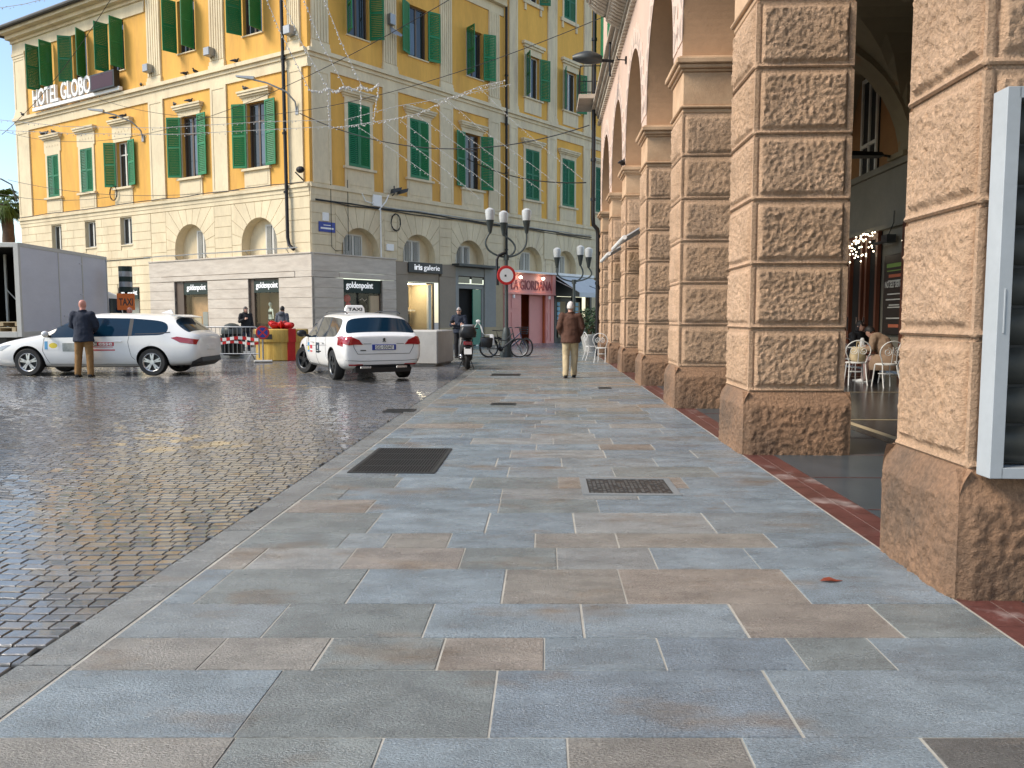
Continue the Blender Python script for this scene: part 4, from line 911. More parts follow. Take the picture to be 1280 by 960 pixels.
for s in ribs:
    for k in range(22):
        y0,y1=ysn[k],ysn[k+1]; z0,z1=rz(y0),rz(y1)
        b.quad((s-.36,y0,z0),(s+.36,y0,z0),(s+.36,y1,z1),(s-.36,y1,z1))
        for x in (s-.36,s+.36): b.quad((x,y0,z0),(x,y1,z1),(x,y1,z1+.8),(x,y0,z0+.8))
    b.box(s-.45,s+.45,DW,DW+.25,ZS+.23,ZS+.35)
for s0_,s1_ in zip(ribs,ribs[1:]):
    a,c=s0_+.3,s1_-.3; n=12
    for k in range(n):
        for j in range(22):
            def Z(u,y): q=(u-a)/(c-a)*2-1; base=rz(y,3.1)+.06; cross=ZS+.2+3.1*math.sqrt(max(0,1-q*q)); return max(base,cross)
            u0=a+(c-a)*k/n; u1=a+(c-a)*(k+1)/n; b.add([(u0,ysn[j],Z(u0,ysn[j])),(u1,ysn[j],Z(u1,ysn[j])),(u1,ysn[j+1],Z(u1,ysn[j+1])),(u0,ysn[j+1],Z(u0,ysn[j+1]))],[(0,1,2,3)])
b.build('vault',m['vault'],AB,recalc=False)
b=MB(FAL); b.quad((-3,-.9,8.6),(e,-.9,8.6),(e,DW-.1,8.6),(-3,DW-.1,8.6)); b.quad((-3,.0,8.9),(-3,DW-.2,8.9),(-3,DW-.2,0),(-3,DW+.3,0)); b.build('ceiling',m['dark'],AB,recalc=False)
for s in (22.3,18.2,26.4):
    b=MB(FAL); b.mi=0; b.box(s,s+1.1,DW,DW+.05,5.36,8.1); b.mi=1
    for x0,x1,z0,z1 in ((s,s+.09,5.37,8),(s+1.01,s+1.1,5.37,8),(s+.09,s+1.01,7.9,8),(s+.09,s+1.01,6.1,6.2),(s+.5,s+.57,5.2,7.9)): b.box(x0,x1,DW+.05,DW+.1,z0,z1)
    b.build('window',[m['dark'],m['wframe']],AB)
# wooden shop fronts under the vault
b=MB(FAL); b.mi=1; b.box(21.9,26.0,DW+.0,DW+.02,0,3.68); b.mi=0
for s in (21.9,22.6,22.95,23.8,24.1,24.9,25.2,25.9): b.box(s,s+.12,DW+.02,DW+.12,0,3.66)
b.box(21.9,26.0,DW+.02,DW+.10,3.5,3.69); b.box(22.0,25.9,DW+.02,DW+.08,0,.5); b.mi=2
for s in (22.55,23.05,23.75,24.2): b.box(s+.06,s+.075,DW+.12,DW+.16,1.0,1.4)
b.mi=0; b.box(19.55,19.9,DW,DW+.35,0,3.69); b.box(14,19.5,DW,DW+.05,0,3.65)
b.build('shop_front',[m['wood'],m['dark'],m['chrome']],AB)
b=MB(FAL); b.box(20.9,21.25,DW+.07,DW+.3,3.3,3.5); b.tube([(21.05,DW+.2,3.5),(20.95,DW+.12,3.8),(21.0,DW+.1,4.1)],.012,4); b.box(21.25,21.8,DW+.22,DW+.3,3.3,3.36); b.build('junction_box',m['darkmetal'],AB)
b=MB(FAL); s=21.0; b.tube([(s,DW+.16,5.45),(s,DW+.5,5.5)],.03,5); b.loft([[(s+w*.5,DW+.45+y,5.45+z) for w,y,z in ((-.35,0,0),(.35,0,0),(.45,.9,0),(-.45,.9,0))],[(s+w*.5,DW+.45+y,5.55+z) for w,y,z in ((-.25,.05,0),(.25,.05,0),(.3,.8,.03),(-.3,.8,.03))]]); b.build('passage_lamp',m['iron'],AB)
def atp(s,d,z=0): return A0+FAL@V((s,-d,z))
t=thing('menu_board','tall black board with pale lettering on the wall under the vault','notice board',atp(20.85,7.02,.95),ANG-math.pi/2*0)
t.rotation_euler=(0,0,ANG+math.pi)   # faces the street: x runs back towards the beholder
b=MB(); b.box(-.68,.68,-.05,0,0,2.05); b.build('board',m['black'],t,bevel=.006)
ch=mat('chalk_white',(.55,.55,.5),.7,var=.1); chg=mat('chalk_green',(.22,.36,.08),.7,var=.1); cho=mat('chalk_orange',(.5,.14,.07),.7,var=.1)
FL_=lambda x,z:Matrix.Translation((x,-.051,z))
b=MB(); b.text('NO SELF SERVICE',w=1.15,h=.17,depth=.004,M=FL_(0,1.2),bold=.02); b.build('lettering',ch,t)
b=MB(); b.mi=0; b.box(-.5,.5,-.054,-.05,1.72,1.82); b.box(-.48,.48,-.053,-.05,1.62,1.645); b.mi=1; b.box(-.36,.36,-.054,-.05,1.46,1.54); b.box(-.3,.3,-.054,-.05,.18,.26); b.mi=2
for z,w in ((1.36,.4),(1.02,.42),(.88,.5),(.74,.3),(.68,.38),(.4,.44)): b.box(-w,w,-.053,-.05,z,z+.03)
b.build('worn_lettering',[chg,cho,ch],t)
# icicle lights
def icicle(name,label,s0,s1,n,seed):
    t=thing(name,label,'fairy lights',atp((s0+s1)/2,6.75,3.6),ANG,'lit fairy lights over the passage shops'); rr=random.Random(seed); L=s1-s0
    b=MB(); b.tube([(-L/2+L*i/12,0,.05*math.sin(i)) for i in range(13)],.008,4); 
    for i in range(n//3): x=-L/2+L*(i+.5)/(n//3); b.cyl((x,0,0),(x,0,-.5-.3*rr.random()),.004,n=3)
    b.build('wire',m['iron'],t); pb=None
    for i in range(n):
        x=-L/2+L*rr.random(); z=-.75*rr.random()**1.3
        if pb is None: b=MB(); b.ball((0,0,0),.022,5,4); o=pb=b.build('bulb',m['fairy'],t)
        else: o=pb.copy(); COL.objects.link(o)
        o.location=(x,rr.uniform(-.03,.03),z+.05)
icicle('fairy_lights','curtain of lit warm fairy lights over the wooden doors under the vault',21.7,25.6,100,3); icicle('fairy_lights','short lit fairy light curtain right of the menu board, above the red post',18.8,20.0,30,4)
# small canvas blinds between the far pillars
for i,lb in ((3,'grey canvas blind poking out between the fourth and fifth pillars'),(4,'small grey canvas blind poking out between two farthest pillars')):
    s=P0+i*PITCH+1.02; t=thing('awning',lb,'awning',atp(s+1.5,.5,2.75),ANG,'grey blinds in the arcade openings')
    b=MB(); b.add([(-1.4,-.9,1.3),(1.4,-.9,1.3),(1.4,.75,.32),(-1.4,.75,.32),(-1.4,-.9,1.33),(1.4,-.9,1.33),(1.4,.75,.35),(-1.4,.75,.35)],[(0,1,2,3),(7,6,5,4),(0,4,5,1),(1,5,6,2),(2,6,7,3),(3,7,4,0)]); b.build('canvas',m['awning'],t)
    b=MB(); b.cyl((-1.42,.76,.32),(1.42,.76,.32),.05,n=8); b.build('front_bar',m['white'],t); b=MB(); b.cyl((-1.45,-.9,1.35),(1.45,-.9,1.35),.06,n=8); b.build('roller',m['white'],t)
# framed roller shutter cabinet fixed to the nearest pillar
c=A0+FAL@V((3.70+.055*.82-.03,-.52,0))
t=thing('shutter_cabinet','grey metal framed dark roller shutter cabinet hung on the nearest pillar','shutter cabinet',c+V((0,0,.60)),ANG-math.pi/2)
# local: x to the beholder's right (away from the street), y into the pillar
x0=-W/2+.025; x1=.42; hh=1.74; dp=.115
b=MB(); b.box(x0,x0+.06,-dp,0,0,hh); b.box(x1-.05,x1,-dp,0,0,hh); b.box(x0+.05,x1-.05,-dp,0,hh-.05,hh); b.box(x0+.05,x1-.05,-dp,0,0,.05)
b.box(x0+.025,x0+.034,-dp-.004,-dp,.66,.86); b.build('frame',mat('pale_blue_grey_paint',(.40,.43,.45),.4,var=.08,vs=3),t,bevel=.004)
b=MB(); n=9
for i in range(n):
    z0=.06+i*(hh-.12)/n; z1=.06+(i+1)*(hh-.12)/n; rg=[]
    for j in range(7): a=math.pi*j/6; rg.append((-dp+.075-.04*math.sin(a),z0+(z1-z0)*(.5-.5*math.cos(a))))
    b.add([(x0+.05,y,z) for y,z in rg]+[(x1-.05,y,z) for y,z in rg],[(k,k+1,k+8,k+7) for k in range(6)])
b.build('shutter',mat('dark_shutter',(.045,.045,.038),.4,var=.3,vs=2,rvar=.1),t,smooth=40,recalc=False)
b=MB(); b.box(x0+.06,x1-.06,-.05,0,.06,hh-.06); b.build('back_panel',m['black'],t)
# ---------------------------------------------------------------- cars. local: +x forward, +y left, origin on the ground under the middle of the rear axle
def cage(st):
    """st: list of stations (x, zb, ws, zw, ww, zbelt, wb, ztopedge, wte, zroof, wr, crown)"""
    rings=[]
    for x,zb,ws,zw,ww,zl,wl,zt,wt,zr,wr,cr in st:
        half=[(ws*.80,zb),(ws,zb+.09),(ww,zw),(wl,zl),(wt,zt),(wr,zr)]
        ring=[(x,0,zb)]+[(x,y,z) for y,z in half]+[(x,0,zr+cr)]+[(x,-y,z) for y,z in half[::-1]]
        rings.append(ring)
    return rings
def car(name,label,stations,mats_by,axles,track,wr,rimmat,rimstyle,p,rz,steer=0,sx=1.):
    """mats_by(i,j)->slot for the face between stations i,i+1 and ring points j,j+1"""
    t=thing(name,label,'car',p,rz); rings=cage(stations); n=len(rings[0])
    b=MB()
    vs=[q for r in rings for q in r]; 
    for i in range(len(rings)-1):
        for j in range(n):
            k=(j+1)%n; jj=j if j<7 else 13-j
            b.mi=mats_by(i,jj); b.add([rings[i][j],rings[i][k],rings[i+1][k],rings[i+1][j]],[(0,1,2,3)])
    b.mi=0; b.add(rings[0],[tuple(range(n-1,-1,-1))]); b.add(rings[-1],[tuple(range(n))])
    names=['body','windscreen','rear_window','side_window','side_window','side_window','front_door','rear_door','tailgate','bumper','body','pillar']
    mm=[m['carpaint'],m['carglass'],m['carglass'],m['carglass'],m['carglass'],m['carglass'],m['carpaint'],m['carpaint'],m['carpaint'],m['plastic'],m['black'],m['plastic']]
    o=b.build('cage',mm,None)
    bm=bmesh.new(); bm.from_mesh(o.data); bmesh.ops.remove_doubles(bm,verts=bm.verts,dist=1e-4); bmesh.ops.recalc_face_normals(bm,faces=bm.faces)
    cl=bm.edges.layers.float.new('crease_edge')
    for e in bm.edges:
        ms={f.material_index for f in e.link_faces}
        g={1,2,3,4,5}
        if len(ms)>1 and (ms&(g|{11})): e[cl]=1.0
        elif any(len(f.verts)>6 for f in e.link_faces): e[cl]=.35
    bm.to_mesh(o.data); bm.free()
    s=o.modifiers.new('s','SUBSURF'); s.levels=s.render_levels=2; me=evaluated(o); bpy.data.objects.remove(o)
    # wheel arches
    o=bpy.data.objects.new('shell',me); COL.objects.link(o); c=MB(); c.mi=10
    for ax in axles:
        for sg in (-1,1): c.lathe([(wr+.055,-.30),(wr+.055,.30)],32,'y',(ax,sg*(track/2+.08),wr+.01))
    co=c.build('cut',mm); md=o.modifiers.new('b','BOOLEAN'); md.object=co; md.operation='DIFFERENCE'; md.solver='EXACT'
    me2=evaluated(o); bpy.data.objects.remove(o); bpy.data.objects.remove(co)
    bv=BVHTree.FromPolygons([v.co.copy() for v in me2.vertices],[tuple(f.vertices) for f in me2.polygons])
    # split into parts
    groups={}
    for f in me2.polygons:
        mi=f.material_index; sd=1 if f.center.y>0 else -1
        key=(mi,sd) if mi in(3,4,5,6,7,11) else (0 if mi==10 else mi,0); groups.setdefault(key,[]).append(f)
    parts={}
    for (mi,sd),fs in groups.items():
        q=MB(); mp={}
        for f in fs:
            ids=[]
            for vi in f.vertices:
                if vi not in mp: mp[vi]=len(q.v); q.v.append(me2.vertices[vi].co.copy())
                ids.append(mp[vi])
            q.f.append(ids); q.m.append(1 if f.material_index==10 else 0); q.cols.append(None)
        parts[(mi,sd)]=q.build(names[mi],[mm[mi],m['black']],t,smooth=38,recalc=False)
    # wheels
    for a,ax in enumerate(axles):
        for sg in (-1,1):
            w=MB(); w.lathe([(wr*.66,-.06),(wr*.66,-.10),(wr*.93,-.105),(wr*.99,-.08),(wr,-.03),(wr,.03),(wr*.99,.08),(wr*.93,.105),(wr*.66,.10),(wr*.66,.06)],36,'y',cap=False)
            M=Matrix.Translation((ax,sg*(track/2-.01),wr))@Matrix.Rotation(R(steer if a==0 else 0),4,'Z')
            wo=w.build('wheel',m['rubber'],t,smooth=40,M=M)
            r_=MB(); y=sg*.085; r_.lathe([(wr*.60,y-.05*sg),(wr*.61,y-.0*sg),(wr*.66,y+.016*sg),(wr*.70,y+.012*sg),(wr*.70,y-.05*sg)],36,'y',cap=False)
            r_.mi=1; r_.lathe([(.01,y-.055*sg),(wr*.64,y-.055*sg),(wr*.64,y-.06*sg),(.01,y-.06*sg)],24,'y'); r_.mi=0
            ns=5
            for i in range(ns):
                a0=2*math.pi*i/ns+.3
                for off in ((-.16,.16) if rimstyle=='double' else (-.05,.05)):
                    d=V((math.cos(a0+off),0,math.sin(a0+off))); e=V((math.cos(a0+off*.55),0,math.sin(a0+off*.55))); nn=V((-math.sin(a0),0,math.cos(a0)))*(.021 if rimstyle=='double' else .03)
                    A=e*.05;B=d*wr*.63
                    r_.add([A-nn+V((0,y-.0,0)),A+nn+V((0,y,0)),B+nn*.8+V((0,y-.004*sg,0)),B-nn*.8+V((0,y-.004*sg,0)),A-nn+V((0,y-.04*sg,0)),A+nn+V((0,y-.04*sg,0)),B+nn*.8+V((0,y-.04*sg,0)),B-nn*.8+V((0,y-.04*sg,0))],[(0,1,2,3),(7,6,5,4),(0,4,5,1),(1,5,6,2),(2,6,7,3),(3,7,4,0)])
            r_.lathe([(.001,y+.004*sg),(.055,y+.002*sg),(.06,y-.04*sg),(.001,y-.045*sg)],12,'y')
            r_.build('rim',[rimmat,m['black']],wo,smooth=40)
    return t,bv,parts
def project(bv,org,d):
    h=bv.ray_cast(V(org),V(d).normalized()); return (h[0],h[1]) if h[0] is not None else (None,None)
def patch(bv,poly,o,ex,ey,d,name,mt,parent,lift=.006,res=.035,th=.012,smooth=50,extra=None):
    """a panel with outline poly (in the plane o+ex*u+ey*v) laid on the body along direction d"""
    o,ex,ey,d=V(o),V(ex),V(ey),V(d).normalized()
    bm=bmesh.new(); f=bm.faces.new([bm.verts.new((x,y,0)) for x,y in poly]); bmesh.ops.triangulate(bm,faces=[f])
    us=[p[0] for p in poly]; ws=[p[1] for p in poly]
    x=min(us)+res
    while x<max(us): bmesh.ops.bisect_plane(bm,geom=bm.verts[:]+bm.edges[:]+bm.faces[:],plane_co=(x,0,0),plane_no=(1,0,0)); x+=res
    x=min(ws)+res
    while x<max(ws): bmesh.ops.bisect_plane(bm,geom=bm.verts[:]+bm.edges[:]+bm.faces[:],plane_co=(0,x,0),plane_no=(0,1,0)); x+=res
    bm.verts.ensure_lookup_table(); bm.verts.index_update(); top=[];bot=[]
    for v in bm.verts:
        q=o+ex*v.co.x+ey*v.co.y; h,nn=project(bv,q,d)
        if h is None: h=q+d*.6; nn=-d
        if nn.dot(d)>0: nn=-nn
        top.append(h+nn*lift); bot.append(h+nn*(lift-th))
    fs=[tuple(v.index for v in f.verts) for f in bm.faces]; n=len(top); b=MB(); 
    side=[]
    for e in bm.edges:
        if len(e.link_faces)==1: a,c=e.verts[0].index,e.verts[1].index; side.append((a,c,n+c,n+a))
    bm.free()
    b.add(top+bot,fs+[tuple(n+i for i in f[::-1]) for f in fs]+side)
    return b.build(name,mt,parent,smooth=smooth)
def seam(bv,pts,d,b,r=.005,sink=.002,n=14):
    out=[]
    for a,c in zip(pts,pts[1:]):
        a,c=V(a),V(c); k=max(2,int((c-a).length/.05))
        for i in range(k):
            h,nn=project(bv,a.lerp(c,i/k),d)
            if h is not None:
                if nn.dot(V(d))>0: nn=-nn
                out.append(h+nn*(r-sink-.003))
    h,nn=project(bv,pts[-1],d)
    if h is not None: out.append(h)
    if len(out)>2: b.tube(out,r,4)
def rect(x0,x1,y0,y1): return [(x0,y0),(x1,y0),(x1,y1),(x0,y1)]
def quadtext(txt,w,h,T,mt,parent,bold=.01,name='lettering'):
    b=MB(); b.text(txt,w=w,h=h,depth=.003,M=T,bold=bold); return b.build(name,mt,parent)
# --- white estate taxi seen from its left side
S=1.085
def corolla_st():
    # x measured from the rear axle, forward positive
    return [#x    zb   ws  zw   ww   zbelt wb   zt   wt   zr   wr   cr
    (-1.00*S,.42,.62,.60,.72,.80,.70,.88,.66,.92,.58,.02),
    (-.93*S,.27,.74,.60,.82,.86,.80,.96,.75,1.00,.66,.02),
    (-.80*S,.24,.78,.58,.86,.93,.83,1.00,.78,1.06,.68,.02),
    (-.46*S,.22,.80,.56,.88,.96,.85,1.25,.70,1.36,.58,.03),
    (-.36*S,.21,.80,.56,.885,.965,.86,1.26,.71,1.42,.58,.035),
    (-.05*S,.20,.80,.55,.895,.96,.87,1.32,.70,1.435,.58,.04),
    (.42*S,.185,.80,.54,.895,.945,.875,1.355,.70,1.45,.58,.045),
    (.50*S,.185,.80,.54,.895,.94,.875,1.36,.70,1.455,.58,.045),
    (1.28*S,.18,.80,.54,.895,.925,.875,1.37,.69,1.46,.58,.045),
    (1.36*S,.18,.80,.54,.895,.92,.875,1.365,.69,1.455,.58,.045),
    (1.72*S,.18,.80,.54,.89,.91,.87,1.30,.68,1.39,.58,.045),
    (2.42*S,.18,.80,.54,.885,.895,.865,.96,.80,1.02,.62,.05),
    (2.52*S,.18,.80,.54,.885,.88,.865,.92,.82,.965,.62,.05),
    (3.05*S,.19,.78,.55,.87,.80,.84,.84,.78,.875,.60,.05),
    (3.40*S,.20,.72,.52,.80,.72,.76,.755,.70,.775,.52,.04),
    (3.56*S,.22,.60,.48,.66,.62,.64,.66,.58,.68,.42,.03),
    (3.63*S,.27,.42,.44,.46,.54,.44,.56,.40,.57,.30,.01)]
def corolla_m(i,j):
    if j in (5,6) and i==10: return 1
    if j in (5,6) and i==2: return 2
    if j==4 and i in (6,8): return 11
    if j==4 and i==3: return 0
    if j==4 and i in (4,5): return 3
    if j==4 and i==7: return 4
    if j==4 and i in (9,10): return 5
    if j in (2,3) and i in (9,10): return 6
    if j in (2,3) and i==7: return 7
    return 0
rearL=V((-8.50,18.95,0)); taxi,bv,pt=car('taxi_car','white estate taxi parked sideways beside the grey truck, man leaning against it','x' and corolla_st(),corolla_m,(2.70*S,0),1.54,.325,m['alloy'],'double',(-8.50,18.95+.77,0),math.pi)
# its left side (+y) faces the beholder
Y=2.; dn=(0,-1,0)
b=MB()
for pts in ([(.30*S,.30),(.44*S,.46),(.50*S,.80),(.47*S,.95)],[(1.32*S,.25),(1.32*S,.92)],[(2.25*S,.30),(2.36*S,.60),(2.32*S,.90)],[(.3*S,.27),(2.25*S,.27)]): seam(bv,[(x,Y,z) for x,z in pts],dn,b)
b.build('panel_seam',m['plastic'],taxi)
patch(bv,[(-.98*S,.86),(-.55*S,.93),(-.42*S,.90),(-.62*S,.79),(-.95*S,.74)],(0,Y,0),(1,0,0),(0,0,1),dn,'tail_light',m['tail'],taxi)
patch(bv,[(3.62*S,.60),(3.25*S,.72),(3.06*S,.74),(3.28*S,.60),(3.5*S,.55)],(0,Y,0),(1,0,0),(0,0,1),dn,'headlight',m['headl'],taxi)
patch(bv,[(.12*S+.11*math.cos(a*.5236),.80+.09*math.sin(a*.5236)) for a in range(12)],(0,Y,0),(1,0,0),(0,0,1),dn,'fuel_flap',m['carpaint'],taxi,lift=.003)
patch(bv,[(-.4*S,1.02),(-.1*S,.99),(.35*S,.985),(.35*S,1.0),(-.1*S,1.01),(-.4*S,1.04)],(0,Y,0),(1,0,0),(0,0,1),dn,'window_trim',m['black'],taxi,lift=.004)
b=MB(); b.box(.62*S,.80*S,.885,.915,.80,.83); b.build('door_handle',m['carpaint'],taxi,bevel=.008); b=MB(); b.box(1.48*S,1.66*S,.885,.915,.79,.82); b.build('door_handle',m['carpaint'],taxi,bevel=.008)
for sg in (-1,1):
    b=MB(); b.mi=0; b.ball((2.22*S,sg*1.0,.99),(.07,.11,.075),12,8); b.mi=1; b.tube([(2.2*S,sg*.85,.93),(2.22*S,sg*.95,.96)],.03,6); b.build('mirror',[m['carpaint'],m['black']],taxi,smooth=60)
b=MB(); b.add([(-.36*S,-.60,1.452),(-.36*S,.60,1.452),(-.62*S,.56,1.40),(-.62*S,-.56,1.40),(-.36*S,-.60,1.43),(-.36*S,.60,1.43),(-.62*S,.56,1.385),(-.62*S,-.56,1.385)],[(0,1,2,3),(7,6,5,4),(0,4,5,1),(1,5,6,2),(2,6,7,3),(3,7,4,0)]); b.build('spoiler',m['carpaint'],taxi)
b=MB(); b.add([(.1*S,-.02,1.49),(.1*S,.02,1.49),(-.18*S,.03,1.475),(-.18*S,-.03,1.475),(-.12*S,0,1.58)],[(0,1,4),(1,2,4),(2,3,4),(3,0,4)]); b.build('aerial',m['carpaint'],taxi)
b=MB(); b.add([(-1.02*S,-.6,.33),(-1.02*S,.6,.33),(-.80*S,.78,.20),(-.80*S,-.78,.20),(-1.0*S,-.6,.44),(-1.0*S,.6,.44),(-.86*S,.80,.34),(-.86*S,-.80,.34)],[(0,1,2,3),(7,6,5,4),(0,4,5,1),(1,5,6,2),(2,6,7,3),(3,7,4,0)]); b.build('bumper',m['plastic'],taxi)
b=MB(); b.box(-1.03*S,-.985*S,-.25,.25,.62,.73); b.build('number_plate',m['white'],taxi)
# stickers: flat sheets on the doors
yl=mat('sticker_yellow',(.7,.55,.05),.5,var=.1); lb=mat('sticker_blue',(.10,.32,.55),.5,var=.1); gy=mat('sticker_grey',(.30,.32,.30),.5,var=.3,vs=12); dr=mat('sticker_red',(.48,.03,.05),.5,var=.05)
def stk(par,bv,u0,u1,v0,v1,mt,lift=.004,o=(0,2,0),ex=(1,0,0),d=(0,-1,0)): return patch(bv,rect(u0,u1,v0,v1),o,ex,(0,0,1),d,'sticker',mt,par,lift=lift,th=.003)
stk(taxi,bv,2.00*S,2.32*S,.62,.83,m['white']); stk(taxi,bv,2.24*S,2.31*S,.63,.82,lb,.006); patch(bv,[(2.12*S+.10*math.cos(a*.5236),.72+.065*math.sin(a*.5236)) for a in range(12)],(0,2,0),(1,0,0),(0,0,1),dn,'sticker',yl,taxi,lift=.006,th=.003)
stk(taxi,bv,1.62*S,1.92*S,.58,.78,gy)
stk(taxi,bv,.78*S,1.30*S,.60,.63,dr); stk(taxi,bv,.80*S,1.16*S,.71,.80,dr); stk(taxi,bv,1.16*S,1.28*S,.71,.81,mat('sticker_dark',(.06,.06,.07),.5))
def sidetext(par,bv,txt,u,v,w,h,mt,bold=.02,yo=2.):
    h0,nn=project(bv,(u,yo,v+h/2),(0,-1,0)); T=Matrix.Translation((u,h0.y+.012,v))@Matrix.Rotation(math.pi,4,'Z'); return quadtext(txt,w,h,T,mt,par,bold)
sidetext(taxi,bv,'Bi',1.22*S,.722,.10*S,.075,m['white']); sidetext(taxi,bv,'esse',.98*S,.722,.30*S,.065,m['white'])
for z in (.67,.69): stk(taxi,bv,.82*S,1.26*S,z,z+.006,dr)
# --- white estate taxi seen from behind
def p_st():
    return [#x    zb   ws  zw   ww   zbelt wb   zt   wt   zr   wr   cr
    (-.98,.40,.74,.60,.80,.82,.78,.93,.76,.97,.62,.01),
    (-.93,.30,.80,.58,.87,.86,.85,.95,.82,1.00,.66,.015),
    (-.80,.26,.82,.57,.895,.93,.87,1.01,.80,1.055,.66,.015),
    (-.55,.22,.82,.56,.90,.955,.88,1.28,.70,1.36,.60,.03),
    (-.45,.21,.82,.56,.90,.96,.88,1.33,.70,1.425,.58,.035),
    (-.12,.20,.82,.55,.90,.955,.88,1.355,.70,1.445,.58,.04),
    (.42,.185,.82,.54,.90,.945,.875,1.38,.70,1.46,.58,.045),
    (.50,.185,.82,.54,.90,.94,.875,1.385,.70,1.465,.58,.045),
    (1.30,.18,.82,.54,.90,.925,.875,1.39,.69,1.47,.58,.045),
    (1.38,.18,.82,.54,.90,.92,.875,1.385,.69,1.465,.58,.045),
    (1.72,.18,.82,.54,.895,.91,.87,1.32,.68,1.40,.58,.045),
    (2.42,.18,.82,.54,.89,.895,.865,.97,.80,1.03,.62,.05),
    (2.52,.18,.82,.54,.885,.88,.865,.93,.82,.975,.62,.05),
    (3.05,.19,.80,.55,.87,.82,.84,.86,.78,.895,.60,.05),
    (3.38,.20,.74,.52,.82,.74,.78,.775,.72,.795,.54,.04),
    (3.54,.22,.62,.48,.70,.64,.68,.68,.62,.70,.46,.03),
    (3.60,.27,.44,.44,.50,.56,.48,.58,.44,.59,.34,.01)]
def p_m(i,j):
    if j==4 and i in (6,8): return 11
    if j in (5,6) and i==10: return 1
    if j in (5,6) and i==2: return 2
    if j==4 and i in (4,5): return 3
    if j==4 and i==7: return 4
    if j==4 and i in (9,10): return 5
    if j in (2,3) and i in (9,10): return 6
    if j in (2,3) and i==7: return 7
    return 0
hd=nrm(-.466,.885); lf=V((-hd.y,hd.x,0)); org=V((-3.87,17.66,0))-lf*.76
peu,bv,pt=car('taxi_car','white estate taxi seen from behind with a taxi sign on its roof','x' and p_st(),p_m,(2.73,0),1.56,.335,m['alloyd'],'twin',(org.x,org.y,0),math.atan2(hd.y,hd.x),steer=24)
bk=(1,0,0); bo=(-3,0,0); ex=(0,-1,0)     # from behind: u to the right
for sg in (-1,1):
    patch(bv,[(sg*.47,.80),(sg*.62,.80),(sg*.78,.79),(sg*.855,.82),(sg*.86,.95),(sg*.72,.965),(sg*.55,.90)],bo,ex,(0,0,1),bk,'tail_light',m['tail'],peu,lift=.012,th=.03)
    patch(bv,[(sg*.45,.355),(sg*.74,.355),(sg*.76,.385),(sg*.47,.385)],bo,ex,(0,0,1),bk,'reflector',m['tail'],peu,lift=.010)
    b=MB(); b.box(-.975,-.90,sg*.40-.12,sg*.40+.12,.285,.345); b.build('exhaust',m['chrome'],peu,bevel=.01)
patch(bv,[(.0,.76),(.35,.79),(.36,.96),(.12,.98),(.0,.92)],(.0-.86,2,0),(1,0,0),(0,0,1),(0,-1,0),'tail_light',m['tail'],peu,lift=.009,th=.02)
patch(bv,[(-.50,.22),(.50,.22),(.62,.30),(.60,.37),(-.60,.37),(-.62,.30)],bo,ex,(0,0,1),bk,'diffuser',m['black'],peu,lift=.012)
b=MB(); b.box(-.93,-.7,-.62,.62,.2,.31); b.build('diffuser',m['black'],peu)
h0,_=project(bv,(-3,0,.735),bk); xb=h0.x
b=MB(); b.box(xb-.018,xb+.02,-.265,.265,.68,.80); b.build('plate_holder',m['bluep'],peu,bevel=.006)
b=MB(); b.box(xb-.022,xb-.018,-.215,.20,.695,.785); b.build('number_plate',m['white'],peu)
T=Matrix.Translation((xb-.0225,0.,.707))@Matrix.Rotation(-math.pi/2,4,'Z')
quadtext('GG 050AF',.38,.072,T,m['black'],peu,.0,'plate_number')
b=MB(); q=[(-.035,.0),(-.01,.03),(-.03,.06),(.0,.085),(.028,.075),(.03,.05),(.015,.05),(.02,.03),(.045,.0),(.02,.0),(.0,.02),(-.015,.0)]
h0,_=project(bv,(-3,0,.90),bk); b.T=Matrix.Translation((h0.x-.008,0,.855))@Matrix.Rotation(-math.pi/2,4,'Z'); b.prism(q,-.008,.01); b.build('emblem',m['darkmetal'],peu)
b=MB(); b.T=Matrix.Translation((xb+.005,.46,.665))@Matrix.Rotation(-math.pi/2,4,'Z'); b.box(-.06,.06,-.012,0,0,.022); b.box(-1.0,-.9,-.012,0,0,.022); b.build('badge',m['darkmetal'],peu)
b=MB()
for pts in ([(0,.70,.975),(0,.66,.74),(0,.58,.60),(0,-.58,.60),(0,-.66,.74),(0,-.70,.975)],[(0,.82,.47),(0,.5,.45),(0,-.5,.45),(0,-.82,.47)],[(0,.45,.815),(0,.28,.815)],[(0,-.45,.815),(0,-.28,.815)]): seam(bv,[(-3,y,z) for _,y,z in pts],bk,b,.006)
for pts in ([(.34,.30),(.46,.50),(.50,.95)],[(1.34,.25),(1.34,.92)],[(2.2,.30),(2.32,.60),(2.30,.92)],[(.4,.27),(2.2,.27)],[(.42,.76),(2.3,.70)]): seam(bv,[(x,2,z) for x,z in pts],(0,-1,0),b)
b.build('panel_seam',m['plastic'],peu)
patch(bv,[(-.52,1.365),(.52,1.365),(.60,1.33),(-.60,1.33)],bo,ex,(0,0,1),bk,'spoiler_lamp',m['tail'],peu,lift=.006) if False else None
for x in (.60,1.5): b=MB(); b.box(x,x+.18,.90,.925,.80,.83); b.build('door_handle',m['carpaint'],peu,bevel=.008)
for sg in (-1,1):
    b=MB(); b.ball((2.15,sg*1.02,1.0),(.07,.12,.085),12,8); b.tube([(2.15,sg*.85,.94),(2.15,sg*.95,.96)],.03,6); b.build('mirror',m['black'],peu,smooth=60)
    b=MB(); b.tube([(-.3,sg*.60,1.46),(-.15,sg*.60,1.505),(1.2,sg*.60,1.52),(1.45,sg*.59,1.485)],.016,6); b.build('roof_rail',m['black'],peu,smooth=60)
b=MB(); b.tube([(-.1,.12,1.48),(-.28,.12,1.86)],[.008,.003],5); b.build('aerial',m['black'],peu)
